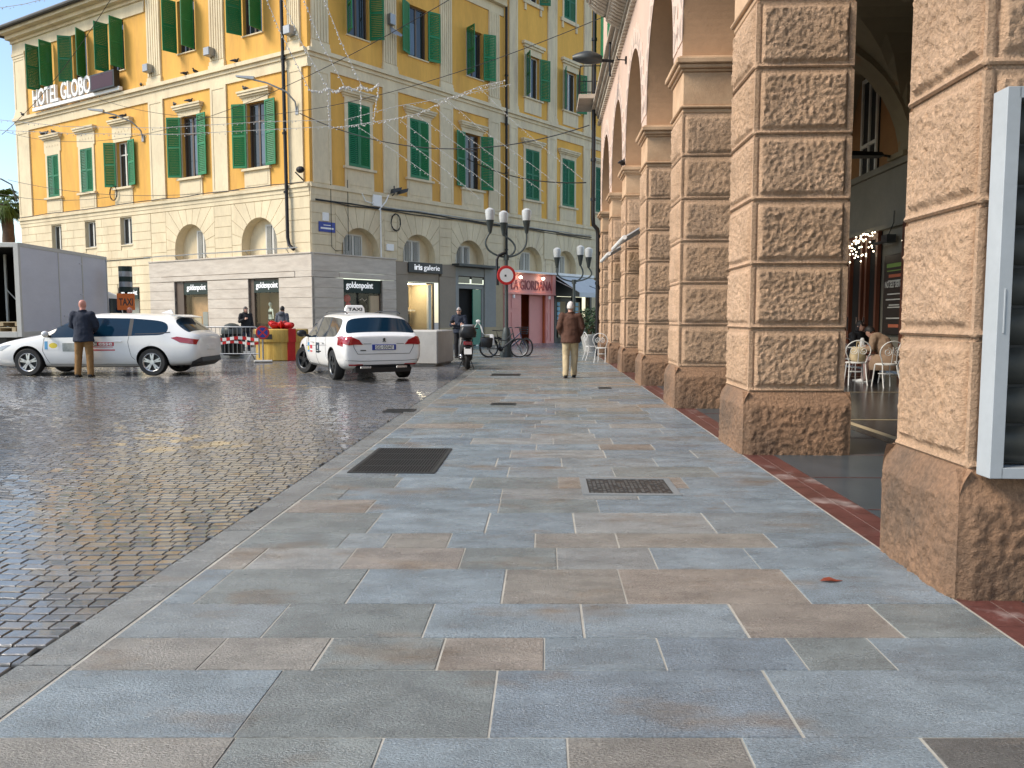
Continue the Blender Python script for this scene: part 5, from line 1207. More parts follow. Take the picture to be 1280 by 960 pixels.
# roof sign
ts=MB(); ts.loft([[(1.15+a,y,1.50) for a,y in ((-.06,-.24),(.06,-.24),(.06,.24),(-.06,.24))],[(1.15+a,y,1.60) for a,y in ((-.055,-.23),(.055,-.23),(.055,.23),(-.055,.23))],[(1.15+a,y,1.67) for a,y in ((-.03,-.19),(.03,-.19),(.03,.19),(-.03,.19))]])
so=ts.build('roof_sign',m['white'],peu,bevel=.015); T=Matrix.Translation((1.15-.064,0,1.535))@Matrix.Rotation(-math.pi/2,4,'Z'); quadtext('TAXI',.34,.075,T,m['black'],so,.03)
dk=mat('sticker_navy',(.03,.05,.07),.4); 
stk(peu,bv,1.98,2.16,.56,.78,lb); stk(peu,bv,2.0,2.14,.60,.70,yl,.006); stk(peu,bv,1.66,1.93,.55,.76,m['white']); stk(peu,bv,1.68,1.90,.64,.73,dr,.006); stk(peu,bv,1.68,1.90,.56,.60,dr,.006); stk(peu,bv,1.02,1.32,.56,.80,dk); stk(peu,bv,1.10,1.24,.60,.615,m['white'],.006); stk(peu,bv,1.15,1.19,.65,.74,m['white'],.006)
# --- truck with an open grey box body
t=thing('box_truck','grey box truck with its rear door open showing a dark load space','truck',(-13.5,22.0,0),math.pi/2+.02)
# local: +x forward (away), +y left; the right side (-y) faces the square
L=5.0; Wd=2.2; zf,zt=1.0,3.42; gm=mat('grey_box_panel',(.54,.55,.60),.5,var=.06,vs=1,stretch=(1,1,3)); fm=mat('pale_frame',(.50,.49,.45),.5,var=.08)
b=MB(); b.mi=0; b.box(.10,L-.06,-.035,.0,zf,zt-.1); b.box(.10,L-.06,Wd-.03,Wd,zf,zt-.1); b.box(L-.06,L-.02,.01,Wd-.01,zf,zt-.1); b.mi=1; b.box(.1,L-.06,.002,Wd-.035,zf-.06,zf); b.box(.1,L-.06,.002,Wd-.035,zt-.12,zt-.08); b.mi=2; b.box(.11,L-.065,.003,.02,zf,zt-.12); b.box(.11,L-.065,Wd-.05,Wd-.033,zf,zt-.12); b.box(L-.1,L-.065,.02,Wd-.05,zf,zt-.12); b.box(.11,L-.1,.02,Wd-.05,zt-.14,zt-.121)
b.build('box_body',[gm,m['ochre'],m['dark']],t)
b=MB(); bars(b,[(0,.1,-.05,.08,zf-.15,zt),(0,.1,Wd-.08,Wd+.05,zf-.15,zt),(0,.1,.08,Wd-.08,zt-.12,zt),(.1,L,-.05,.05,zt-.1,zt),(.1,L,Wd-.05,Wd+.05,zt-.1,zt),(.1,L,-.05,.03,zf-.15,zf),(L-.05,L,-.05,.05,zf,zt-.1),(2.0,2.05,-.05,-.035,zf,zt-.1),(3.35,3.42,-.05,-.035,zf,zt-.1),(0,.12,.08,Wd-.08,zf-.16,zf-.0)]); b.build('frame',fm,t,bevel=.008)
b=MB(); bars(b,[(2.06,3.34,-.042,-.035,zf+.02,zt-.12)]); bars(b,[(3.2,3.36,-.06,-.042,3.05,3.09),(3.2,3.36,-.06,-.042,2.1,2.14),(2.2,2.5,-.06,-.042,1.42,1.46)]); b.build('side_door',[gm],t)
b=MB(); 
for y in (.5,1.2): b.box(1.5,1.56,y,y+.06,zf,zt-.2)
b.tube([(1.5,.5,1.4),(1.5,1.2,2.2)],.02,4); b.build('load_bar',m['wframe'],t)
b=MB(); cab=[(5.1,.6),(5.1,2.2),(5.35,2.28),(5.9,2.2),(6.45,1.45),(7.0,1.25),(7.1,.95),(7.1,.45),(6.9,.4),(5.2,.4)]
b.prism([(x,z) for x,z in cab],.05,1.95); b.build('cab',m['white'],t,bevel=.06,smooth=40)
b=MB(); b.prism([(5.25,1.35),(5.25,2.05),(5.75,2.05),(6.25,1.42)],.02,.05); b.build('side_window',m['carglass'],t); b=MB(); b.box(6.1,6.2,-.2,.0,1.35,1.75); b.build('mirror',m['black'],t,bevel=.02)
b=MB(); b.box(.2,6,.5,1.6,.55,.84); b.build('chassis',m['black'],t)
for x in (1.2,6.2):
    for y in (.12,1.88): w=MB(); w.lathe([(.2,-.12),(.33,-.12),(.36,-.06),(.36,.06),(.33,.12),(.2,.12),(.01,.05),(.01,-.05)],24,'y',(x,y,.36)); w.build('wheel',m['rubber'],t,smooth=40)
M4=Matrix.Translation((-13.5,22.0,0))@Matrix.Rotation(math.pi/2+.02,4,'Z')
for i,(x,z,l) in enumerate(((.35,1.0,'lower bare wooden pallet on the truck floor, just inside the opening'),(.5,1.15,'upper bare wooden pallet stacked in the open truck'))):
    p=M4@V((x,.65,z)); o=thing('pallet',l,'pallet',p,math.pi/2+.02,'pallets in the truck'); b=MB()
    for k in range(3): b.box(-.3,.5,-.5+k*.42,-.4+k*.42,0,.10)
    for k in range(5): b.box(-.3+k*.18,-.2+k*.18,-.5,.45,.10,.125)
    b.build('boards',m['ochre'],o)
# ---------------------------------------------------------------- people. local: +y is the way they face, +x their right hand, feet on z=0
def ell(b,c,r,n=14,m_=10,T=None):
    b.ball(c,r,n,m_)
def limb(b,pts,rs,n=12):
    b.tube(pts,rs,n)
    for p,r in zip(pts,rs): b.ball(p,r*.995,10,7)
def torso(b,rows):
    b.loft([[(cx+rx*math.cos(2*math.pi*k/16),cy+ry*math.sin(2*math.pi*k/16),z) for k in range(16)] for cx,cy,z,rx,ry in rows])
def hand(b,wrist,fore,palm_n,s=1.,curl=.5,side=1):
    """palm, four bent unequal fingers and a thumb leaving the side of the palm"""
    w=V(wrist); f=V(fore).normalized(); nn=V(palm_n); nn=(nn-f*nn.dot(f)).normalized(); sd=f.cross(nn)*side
    b.loft([[w+f*d*s+sd*x*s+nn*y*s for x,y in ((-a,-h),(a,-h),(a,h),(-a,h))] for d,a,h in ((-.01,.024,.016),(.03,.036,.015),(.085,.040,.013))])
    for k,(off,l) in enumerate(((-.030,.066),(-.010,.076),(.010,.072),(.029,.055))):
        p=w+f*.08*s+sd*off*s; d=f.copy(); pts=[p]; 
        for q in (.45,.32,.23): d=(d+nn*curl*.6).normalized(); p=p+d*l*q*s; pts.append(p)
        b.tube(pts,[.0095*s,.0088*s,.008*s,.006*s],6)
    p=w+f*.025*s-sd*.034*s; d=(f*.6-sd*.75+nn*.3).normalized(); pts=[p]
    for q in (.035,.028): p=p+d*q*s; pts.append(p); d=(d+f*.5).normalized()
    b.tube(pts,[.012*s,.011*s,.008*s],6)
def person(label,p,rz,h=1.75,J=None,top=None,bot=None,shoe=None,hair=None,hairstyle='short',coat=.86,group=None,skirt=0,seat=False,glasses=False,wide=1.,nojoin=False,curl=.6,headtilt=(0,0,0),sk='skin',hood=False):
    s=h/1.75
    j=dict(pel=(0,0,.95),chest=(0,.0,1.27),neck=(0,-.015,1.46),head=(0,.015,1.625),sl=(-.185,-.01,1.425),sr=(.185,-.01,1.425),el=(-.245,-.03,1.15),er=(.245,-.03,1.15),wl=(-.26,.07,.90),wr=(.26,.07,.90),
      hl=(-.09,0,.93),hr=(.09,0,.93),kl=(-.10,.02,.51),kr=(.10,.02,.51),al=(-.10,-.02,.09),ar=(.10,-.02,.09))
    j.update(J or {}); g=lambda k:V(j[k])*s
    t=thing('person',label,'person',p,rz,group)
    # the body: one continuous skin
    b=MB(); hd=g('head'); R3=Euler([R(a) for a in headtilt]).to_matrix().to_4x4(); hb=MB(Matrix.Translation(hd)@R3)
    def headpts(b,e=0):
        b.loft([[((rx+e)*s*math.cos(2*math.pi*k/16),((ry+e)*math.sin(2*math.pi*k/16)+cy)*s,z*s) for k in range(16)] for cy,z,rx,ry in ((.03,-.118,.03,.03),(.028,-.10,.045,.052),(.015,-.065,.061,.075),(.008,-.02,.069,.088),(.0,.03,.074,.096),(-.004,.07,.070,.092),(-.006,.10,.052,.07),(-.006,.118,.02,.03))])
    headpts(hb)
    hb.loft([[(x*s,y*s,z*s) for x,y,z in q] for q in (((-.008,.085,.015),(.008,.085,.015),(.006,.098,.012),(-.006,.098,.012)),((-.015,.085,-.03),(.015,.085,-.03),(.009,.118,-.028),(-.009,.118,-.028)),((-.012,.085,-.04),(.012,.085,-.04),(.006,.1,-.038),(-.006,.1,-.038)))])
    hb.loft([[(x*s,y*s,z*s) for x,y,z in q] for q in (((-.022,.08,-.058),(.022,.08,-.058),(.016,.097,-.058),(-.016,.097,-.058)),((-.022,.08,-.072),(.022,.08,-.072),(.014,.094,-.072),(-.014,.094,-.072)))])
    for sg in (-1,1): hb.ball((sg*.076*s,-.005*s,-.005*s),(.011*s,.02*s,.032*s),8,6)
    b.v+=hb.v; b.f+=hb.f; b.m+=hb.m; b.cols+=hb.cols
    limb(b,[g('neck')-V((0,0,.05*s)),g('neck')+V((0,.005,.03)),hd-V((0,.01,.06*s))],[.062*s,.056*s,.056*s])
    ch,pe=g('chest'),g('pel')
    limb(b,[pe,pe.lerp(ch,.5),ch,g('neck')-V((0,0,.06*s))],[.12*s,.11*s,.125*s,.08*s])
    for a,e,w in (('sl','el','wl'),('sr','er','wr')): limb(b,[ch+(g(a)-ch)*.3,g(a),g(e),g(w)],[.07*s,.05*s,.04*s,.026*s],10)
    for a,e,w in (('hl','kl','al'),('hr','kr','ar')): limb(b,[pe,g(a),g(e),g(w)],[.08*s,.075*s,.05*s,.036*s],10)
    ex=MB()
    for e,w,sg in (('el','wl',1),('er','wr',-1)):
        f=(g(w)-g(e)).normalized(); inn=V((1 if sg>0 else -1,0,0)); hand(ex,g(w),f,inn+V((0,.2,0)),s,curl,sg)
    body=organic(b,'body',m[sk],t,.013*s,2,ex)
    # eyes and brows are features of the face
    e=MB(Matrix.Translation(hd)@R3); 
    for sg in (-1,1): e.ball((sg*.03*s,.083*s,.018*s),(.012*s,.008*s,.006*s),6,4); e.box(sg*.03*s-.016*s,sg*.03*s+.016*s,.086*s,.093*s,.034*s,.039*s)
    if glasses:
        for sg in (-1,1): e.box(sg*.032*s-.025*s,sg*.032*s+.025*s,.092*s,.1*s,.002*s,.034*s); e.box(sg*.074*s-.003,sg*.074*s+.003,-.0*s,.09*s,.02*s,.026*s)
        e.box(-.01*s,.01*s,.094*s,.1*s,.02*s,.028*s)
    e.build('glasses' if glasses else 'eyes',m['black'],t)
    # trousers
    b=MB(); W=wide
    for a,k,w in (('hl','kl','al'),('hr','kr','ar')):
        A,K,Q=g(a),g(k),g(w); limb(b,[pe.lerp(A,.6),A-V((0,0,.04*s)) if not seat else A,A.lerp(K,.5),K,K.lerp(Q,.55),Q+V((0,0,-.015*s))],[.09*s*W,.10*s*W,.088*s*W,.074*s*W,.068*s*W,.064*s*W])
    limb(b,[pe+V((0,0,.04*s)),pe],[.115*s*W,.12*s*W]); organic(b,'trousers',bot,t,.015*s,4,fold=.007)
    # shoes
    for k,kn in (('al','kl'),('ar','kr')):
        A=g(k); b=MB(Matrix.Translation(A+V((0,0,-.09*s)))); b.loft([[(x*s,y*s,z*s) for x,y,z in r] for r in ([(-.04,-.07,0),(.04,-.07,0),(.036,-.075,.06),(-.036,-.075,.06)],[(-.042,.0,0),(.042,.0,0),(.038,.02,.085),(-.038,.02,.085)],[(-.048,.1,0),(.048,.1,0),(.036,.1,.055),(-.036,.1,.055)],[(-.03,.185,0),(.03,.185,0),(.022,.175,.032),(-.022,.175,.032)])]); b.build('shoe',shoe or m['black'],t,bevel=.008,smooth=50)
    # jacket
    b=MB(); nk=g('neck'); bz=coat*s; dz=V((0,0,1))
    if seat or abs(ch.y-pe.y)>.12: limb(b,[pe+V((0,0,.02)),pe.lerp(ch,.5),ch,ch.lerp(nk,.55),nk-V((0,0,.02))],[.165*s*W,.165*s*W,.175*s*W,.15*s*W,.085*s])
    else: torso(b,[(pe.x,pe.y,bz,.205*s*W,.165*s*W),(pe.x,pe.y,bz+.1*s,.195*s*W,.155*s*W),(pe.x,pe.y,1.08*s,.178*s*W,.138*s*W),(ch.x,ch.y,ch.z,.188*s*W,.135*s*W),(ch.x,ch.y-.005,1.38*s,.185*s*W,.12*s*W),(nk.x,nk.y,1.455*s,.12*s,.09*s),(nk.x,nk.y+.005,1.50*s,.072*s,.072*s)])
    for a,q,w in (('sl','el','wl'),('sr','er','wr')):
        A,E,Q=g(a),g(q),g(w); limb(b,[ch.lerp(A,.45)+V((0,0,.05*s)),A-V((0,0,.012*s)),A.lerp(E,.5),E,E.lerp(Q,.5),Q.lerp(E,.04)],[.10*s,.083*s*W,.072*s*W,.064*s*W,.056*s*W,.047*s*W])
    organic(b,'jacket',top,t,.015*s,4,fold=.012)
    b=MB(); c=[(nk.x+.074*s*math.cos(2*math.pi*k/14),nk.y+.005+.076*s*math.sin(2*math.pi*k/14),nk.z+(.035+.012*math.sin(2*math.pi*k/14+2))*s) for k in range(14)]; b.tube(c,.018*s,6,closed=True); b.build('collar',top,t,smooth=60)
    if hood: b=MB(); b.ball(nk+V((0,-.09*s,.0)),(.13*s,.08*s,.09*s),12,8); b.build('hood',top,t,smooth=60)
    # hair
    if hair is not None:
        b=MB(); T=Matrix.Translation(hd)@R3
        v=[];f=[];nA,nB=20,12
        for i in range(nB+1):
            ph=math.pi*.62*i/nB
            for k in range(nA):
                th=2*math.pi*k/nA; x=math.sin(ph)*math.cos(th); y=math.sin(ph)*math.sin(th); z=math.cos(ph)
                if y>0: lim=.30 if hairstyle!='fringe' else .14
                else: lim=-.55
                low=z
                if y>.15 and z<lim: q=lim; rr_=math.sqrt(max(0,1-q*q))/max(1e-6,math.hypot(x,y)); x*=rr_; y*=rr_; z=q
                e=1+.05*noise.noise(V((x*5,y*5,z*5+hd.x)))
                zb=z*.128
                if hairstyle in('long','fringe') and y<.35 and ph>math.pi*.5: zb-=.11*(ph-math.pi*.5)/(math.pi*.12)
                v.append((T@V((x*.083*s*e,(y*.106-.006)*s*e,(zb+.004)*s*e))))
        for i in range(nB):
            for k in range(nA): f.append((i*nA+k,i*nA+(k+1)%nA,(i+1)*nA+(k+1)%nA,(i+1)*nA+k))
        b.add(v,f); o=b.build('hair',hair,t,smooth=70); md=o.modifiers.new('t','SOLIDIFY'); md.thickness=.012; md.offset=-1
    return t
navy=cloth('navy_wool',(.012,.018,.035)); khaki=cloth('ochre_cotton',(.24,.13,.045)); brownj=cloth('brown_suede',(.085,.035,.02)); beigec=cloth('beige_cotton',(.48,.38,.23)); blackc=cloth('black_cloth',(.010,.010,.012)); greyc=cloth('grey_jacket',(.09,.095,.115)); jeans=cloth('dark_denim',(.02,.025,.045)); camel=cloth('camel_coat',(.30,.20,.13)); pinkc=cloth('dusty_pink_skirt',(.36,.24,.22))
hw=mat('white_hair',(.62,.58,.55),.7,var=.15,vs=20); hb_=mat('dark_hair',(.012,.009,.008),.6,var=.2,vs=20); hgrey=mat('grey_hair',(.35,.33,.32),.7,var=.15,vs=20)
m['bald']=mat('ruddy_skin',(.56,.25,.19),.45,var=.08)
person('bald man in navy jacket and ochre trousers standing at the parked taxi',(-9.92,18.55,0),R(6),1.79,dict(el=(-.27,.05,1.16),wl=(-.14,.24,1.05),er=(.27,.05,1.16),wr=(.14,.24,1.05),al=(-.145,-.02,.09),ar=(.13,-.02,.09),kl=(-.13,.02,.51),kr=(.11,.02,.51)),navy,khaki,blackc,None,coat=.80,wide=1.1,sk='bald')
person('white haired man in brown jacket and beige trousers walking away',(1.335,18.3,0),R(-2),1.74,dict(el=(-.265,-.05,1.15),er=(.27,-.03,1.15),wl=(-.20,.08,.98),wr=(.22,.12,.98),al=(-.11,-.16,.10),kl=(-.10,.0,.52),kr=(.10,.10,.52),ar=(.085,.10,.09)),brownj,beigec,blackc,hw,coat=.80,wide=1.12)
person('grey haired man with folded arms in the doorway behind the scooter',(-1.85,28.0,0),R(172),1.76,dict(el=(-.27,.06,1.14),wl=(.08,.20,1.18),er=(.27,.06,1.14),wr=(-.08,.22,1.15)),navy,blackc,blackc,hgrey,glasses=True,wide=1.05)
person('person in black coat leaning on the travertine beside the mannequin window',(-10.35,31.2,.12),R(215),1.72,dict(er=(.26,.05,1.16),wr=(.12,.22,1.25),ar=(.16,.10,.09),kr=(.14,.06,.51)),blackc,jeans,blackc,hb_,'long',coat=.74,wide=1.08,hood=True)
person('dark haired person in a grey jacket seen from behind over the wrapped gift box',(-8.55,29.9,.12),R(-15),1.72,None,greyc,jeans,blackc,hb_,coat=.8,hood=True)
person('person in black bending over behind the taxi seen from its rear',(-6.55,27.2,.12),R(-70),1.72,dict(chest=(0,.28,1.18),neck=(0,.46,1.25),head=(0,.60,1.27),sl=(-.18,.42,1.22),sr=(.18,.42,1.22),el=(-.22,.50,.95),er=(.22,.50,.95),wl=(-.15,.62,.75),wr=(.15,.62,.75)),blackc,jeans,blackc,hb_,headtilt=(-55,0,0))
person('bald person mostly hidden between the truck cab and the parked taxi',(-11.9,25.0,0),R(200),1.72,None,greyc,jeans,blackc,None,sk='bald')
# seated pair under the vault
seatJ=dict(pel=(0,0,.50),hl=(-.1,.05,.50),hr=(.1,.05,.50),kl=(-.12,.46,.50),kr=(.12,.46,.50),al=(-.12,.50,.09),ar=(.12,.50,.09),chest=(0,.06,.86),neck=(0,.08,1.06),head=(0,.12,1.22),sl=(-.18,.07,1.02),sr=(.18,.07,1.02),el=(-.24,.16,.78),er=(.24,.16,.78),wl=(-.15,.40,.76),wr=(.15,.40,.76))
bendJ=dict(seatJ); bendJ.update(chest=(0,.22,.84),neck=(0,.36,.98),head=(0,.46,1.09),sl=(-.18,.32,.96),sr=(.18,.32,.96),el=(-.24,.34,.72),er=(.24,.34,.72),wl=(-.14,.52,.72),wr=(.14,.52,.72))
def AZ(s,d): q=A0+FAL@V((s,-d,0)); return (q.x,q.y,0)
person('seated person in a black coat and sunglasses facing out at the passage table',AZ(18.1,4.98),ANG+R(-90-150),1.7,seatJ,blackc,blackc,blackc,hb_,'long',seat=True,glasses=True)
tp=person('person in a beige coat bending forward on a white chair in the passage',AZ(17.0,5.32),ANG+R(-90+50),1.72,bendJ,camel,pinkc,m['white'],hb_,seat=True,headtilt=(-35,0,0),hood=True,wide=1.12)
b=MB(); b.loft([[(x,.1+.3*math.cos(a)*k,.53-.0*k-z) for a,x in ()] or [(.26*w*math.cos(a),.14+.30*w*math.sin(a),zz) for a in [i*math.pi/8 for i in range(16)]] for w,zz,k,z in ((.9,.60,0,0),(1.05,.5,0,0),(1.1,.38,0,0),(1.0,.27,0,0))]); b.build('coat_skirt',camel,tp,smooth=60)
# ---------------------------------------------------------------- street furniture and small things
def spiral(cx,cz,r0,turns,n=22,sg=1,y=0):
    return [(cx+sg*(r0*(1-.8*i/n))*math.cos(turns*2*math.pi*i/n+math.pi/2),y,cz+(r0*(1-.8*i/n))*math.sin(turns*2*math.pi*i/n+math.pi/2)) for i in range(n+1)]
wi=mat('white_painted_iron',(.66,.65,.62),.5,var=.08)
def chair(label,p,rz,group='white wrought iron chairs'):
    """local: front towards +y"""
    t=thing('iron_chair',label,'chair',p,rz,group); r=.012
    b=MB(); b.lathe([(.19,.44),(.205,.445),(.205,.465),(.19,.47),(.01,.472),(.01,.438)],20); b.build('seat',wi,t,smooth=40)
    for x,y,k in ((-.15,.15,1),(.15,.15,1)):
        b=MB(); b.tube([(x,y,.45),(x*1.1,y*1.1,.25),(x*1.25,y*1.25,0)],r,6); b.build('leg',wi,t)
    for x in (-.15,.15):
        b=MB(); b.tube([(x,-.14,.45),(x*1.1,-.19,.22),(x*1.2,-.27,0)],r,6); b.build('leg',wi,t)
    b=MB(); pts=[]
    for i in range(19): a=math.pi*(-.18+1.36*i/18); pts.append((.235*math.cos(a),-.20-.05*math.sin(a),.70+.21*math.sin(a)))
    b.tube([(.15,-.15,.45)]+pts+[(-.15,-.15,.45)],r,6)
    for sg in (-1,1): b.tube([(q[0],q[1]-.225,q[2]) for q in spiral(sg*.095,.70,.085,1.7,20,sg)],.008,5)
    b.tube([(0,-.18,.46),(0,-.225,.62),(0,-.24,.8)],.008,5); b.build('backrest',wi,t,smooth=60)
    b=MB(); b.tube([(.14*math.cos(i*math.pi/8),.14*math.sin(i*math.pi/8),.27) for i in range(16)],.008,5,closed=True); b.build('stretcher',wi,t)
def AZ3(s,d,z=0): q=A0+FAL@V((s,-d,0)); return (q.x,q.y,z)
chair('white iron chair left of the seated pair, back towards the square',AZ3(16.55,4.42),ANG+R(-90-10))
chair('white scroll backed chair right of the person in the beige coat',AZ3(15.9,4.76),ANG+R(-90+5))
chair('white iron chair half hidden by the nearest pillar in the passage',AZ3(15.7,5.25),ANG+R(-90+35))
chair('white chair under the seated person in the beige coat',AZ3(17.0,5.32),ANG+R(-90+50))
chair('white chair under the seated person in the black coat',AZ3(18.1,4.98),ANG+R(-90-150))
chair('white iron chair outside the farthest pillars, seen from its side',(2.62,26.3,0),ANG+R(-90-75))
chair('white iron chair outside the farthest pillars, nearer the beholder',(2.80,24.9,0),ANG+R(-90-20))
t=thing('cafe_table','small round white table between the seated pair in the passage','table',AZ3(17.55,4.95)); b=MB(); b.lathe([(.01,.715),(.36,.715),(.37,.725),(.36,.735),(.01,.736)],24); b.build('tabletop',wi,t,smooth=40); b=MB(); b.lathe([(.2,0),(.21,.02),(.03,.05),(.022,.3),(.022,.715),(.01,.716)],14); b.build('leg',wi,t,smooth=40)
t=thing('menu_stand','white folded card standing on the passage table','card',(AZ3(17.5,4.9)[0],AZ3(17.5,4.9)[1],.737)); b=MB(); b.prism([(-.06,0),(.06,0),(.006,.2),(-.006,.2)],-.06,.06); b.build('card',m['white'],t); b=MB(); b.box(.02,.04,-.061,-.0605,.05,.12); b.build('print',m['black'],t)
t=thing('shopping_bag','cream cloth bag resting on the chair left of the pair','bag',(AZ3(16.6,4.47)[0],AZ3(16.6,4.47)[1],.473),ANG); b=MB(); b.loft([[(x*k,y*k,z) for x,y in ((-.17,-.11),(.17,-.11),(.17,.11),(-.17,.11))] for z,k in ((0,.95),(.1,1.05),(.24,.92),(.30,.8))]); b.build('bag_body',beigec,t,bevel=.03,smooth=60); b=MB(); b.tube([(-.08,0,.28),(-.06,0,.4),(.06,0,.4),(.08,0,.28)],.01,5); b.build('handle',beigec,t)
# lamp posts with three lantern cones
opal=mat('opal_glass',(.48,.50,.50),.25,var=.03)
lampgrey=mat('green_grey_paint',(.055,.065,.062),.45,metal=.2,var=.2)
def lamppost(label,p,rz,z,arms,base):
    t=thing('street_lamp',label,'street lamp',p,rz)
    b=MB(); b.lathe([(.24,0),(.24,.12),(.2,.2),(.16,.8),(.13,.95),(.10,1.05)] if base else [(.12,0),(.12,.3),(.09,.4)],12); b.build('base',lampgrey,t,smooth=40)
    b=MB(); b.cyl((0,0,.3),(0,0,z),.075,.06,12); b.cyl((0,0,z-.1),(0,0,z+.08),.10,n=12); b.build('pole',lampgrey,t,smooth=40)
    for k,(dx,dy,zz,bow) in enumerate(arms):
        b=MB(); q=[V((0,0,z)),V((dx*.9+bow*.4,dy*.9,z+.05)),V((dx*1.25+bow,dy*1.2,z+(zz-z)*.5)),V((dx*1.02+bow*.3,dy,zz-.18)),V((dx,dy,zz))]; b.tube([q[0]*(1-t)**4+q[1]*4*t*(1-t)**3+q[2]*6*t*t*(1-t)**2+q[3]*4*t**3*(1-t)+q[4]*t**4 for t in [k/14 for k in range(15)]],.035,7); b.build('arm',lampgrey,t,smooth=60)
        b=MB(); c=(dx,dy,zz); b.lathe([(.03,-.05),(.06,.0),(.135,.40),(.15,.42),(.01,.43)],16,'z',c); l=b.build('lantern',lampgrey,t,smooth=40)
        b=MB(); b.lathe([(.01,.425),(.140,.425),(.175,.68),(.165,.78),(.09,.84),(.01,.865)],16,'z',c); b.build('lamp_shade',opal,l,smooth=40)
lamppost('tall grey street lamp with three cone lanterns, traffic sign and bicycles at its foot',(-.20,28.8,0),0,3.55,[(-.58,-.1,4.42,-.25),(-.10,.35,4.38,.75),(.72,.05,4.42,-.1)],True)
lamppost('farther street lamp with three cone lanterns in front of the awning',(2.72,35.3,0),0,3.0,[(-.75,0,3.62,.1),(.3,.35,3.75,.2),(.62,-.1,3.62,.2)],False)
t=thing('traffic_sign','round white traffic sign with a red rim on the tall street lamp','traffic sign',(-.22,28.66,2.55),R(14))
b=MB(); b.mi=0; b.lathe([(.01,-.02),(.325,-.02),(.34,-.012),(.34,.0),(.01,.0)],36,'y',(0,-.08,.35)); b.mi=1; b.lathe([(.01,-.024),(.245,-.024),(.245,-.0205),(.01,-.0205)],36,'y',(0,-.08,.35)); b.build('disc',[m['redp'],m['white']],t)
b=MB(); b.box(-.07,0,-.106,-.104,.30,.37); b.build('sticker',m['darkmetal'],t); b=MB(); b.tube([(-.3,.0,.0),(-.32,.02,.9),(-.25,.05,1.05),(0,.12,1.15)],.05,8); b.box(-.3,.05,.0,.05,.3,.36); b.box(-.1,.1,-.075,.02,.32,.38); b.build('bracket',m['iron'],t,smooth=50)
# concrete block
t=thing('concrete_block','large pale concrete barrier block between the taxi and the scooter','concrete block',(-2.12,22.8,0),R(-9.5))
b=MB(); b.box(-1.9,0,0,1.9,0.06,1.02); b.box(-1.85,-.05,.05,1.85,0,.06); b.build('block',m['conc'],t,bevel=.03)
# gift box decoration
gold=mat('gold_fabric',(.52,.30,.05),.4,metal=.15,var=.3,vs=3,stretch=(3.5,3.5,.4),col2=(.60,.45,.13),c2s=1.6,c2t=.5,c2w=.25)
t=thing('gift_box','giant yellow wrapped gift decoration with a red ribbon and bow','gift decoration',(-7.70,26.75,.0),R(6))
b=MB(); b.lathe([(.01,0),(.80,0),(.82,.02),(.82,.62),(.01,.62)],28); b.build('box',gold,t,smooth=40)
b=MB(); b.lathe([(.01,.60),(.87,.60),(.88,.62),(.88,1.0),(.86,1.02),(.01,1.03)],28); b.build('lid',gold,t,smooth=40)
ribm=mat('red_satin',(.50,.012,.015),.5,var=.15,vs=5)
b=MB()
for a in (-58,122):
    a=R(a); c,s_=math.cos(a),math.sin(a); q=lambda r,w,z:(c*r-s_*w,s_*r+c*w,z)
    b.add([q(.84,-.13,0),q(.84,.13,0),q(.84,.13,.6),q(.84,-.13,.6),q(.80,-.13,0),q(.80,.13,0),q(.80,.13,.6),q(.80,-.13,.6)],[(0,1,2,3),(0,4,5,1),(1,5,6,2),(2,6,7,3),(3,7,4,0)])
    b.add([q(.90,-.13,.6),q(.90,.13,.6),q(.90,.13,1.04),q(.90,-.13,1.04),q(.02,-.13,1.04),q(.02,.13,1.04)],[(0,1,2,3),(3,2,5,4)])
b.build('ribbon',ribm,t)
b=MB()
for k in range(7):
    b.T=Matrix.Translation((0,0,.27))@Matrix.Diagonal((.78,.78,.74,1))@Matrix.Rotation(k*2*math.pi/7+.4,4,'Z')@Matrix.Translation((.27,0,1.13+.05*(k%2)))@Matrix.Rotation(-.35-.2*(k%2),4,'Y'); b.tube([(.27*math.cos(i*math.pi/7),0,.12*math.sin(i*math.pi/7)) for i in range(14)],[.05]*14,4,closed=True); b.ball((.06,0,0),(.22,.15,.10),10,8)
b.T=I4; b.ball((0,0,1.14),(.13,.13,.09))
b.build('bow',ribm,t,smooth=60)
b=MB(); b.lathe([(.885,.70),(.885,.86)],40,cap=False); b.f=[f for f in b.f if len(f)==4 and sum(1 for i in f if b.v[i].x<-.1 and b.v[i].y<.2)==4]; b.m=[0]*len(b.f); b.cols=[None]*len(b.f); b.build('dark_band',m['black'],t)
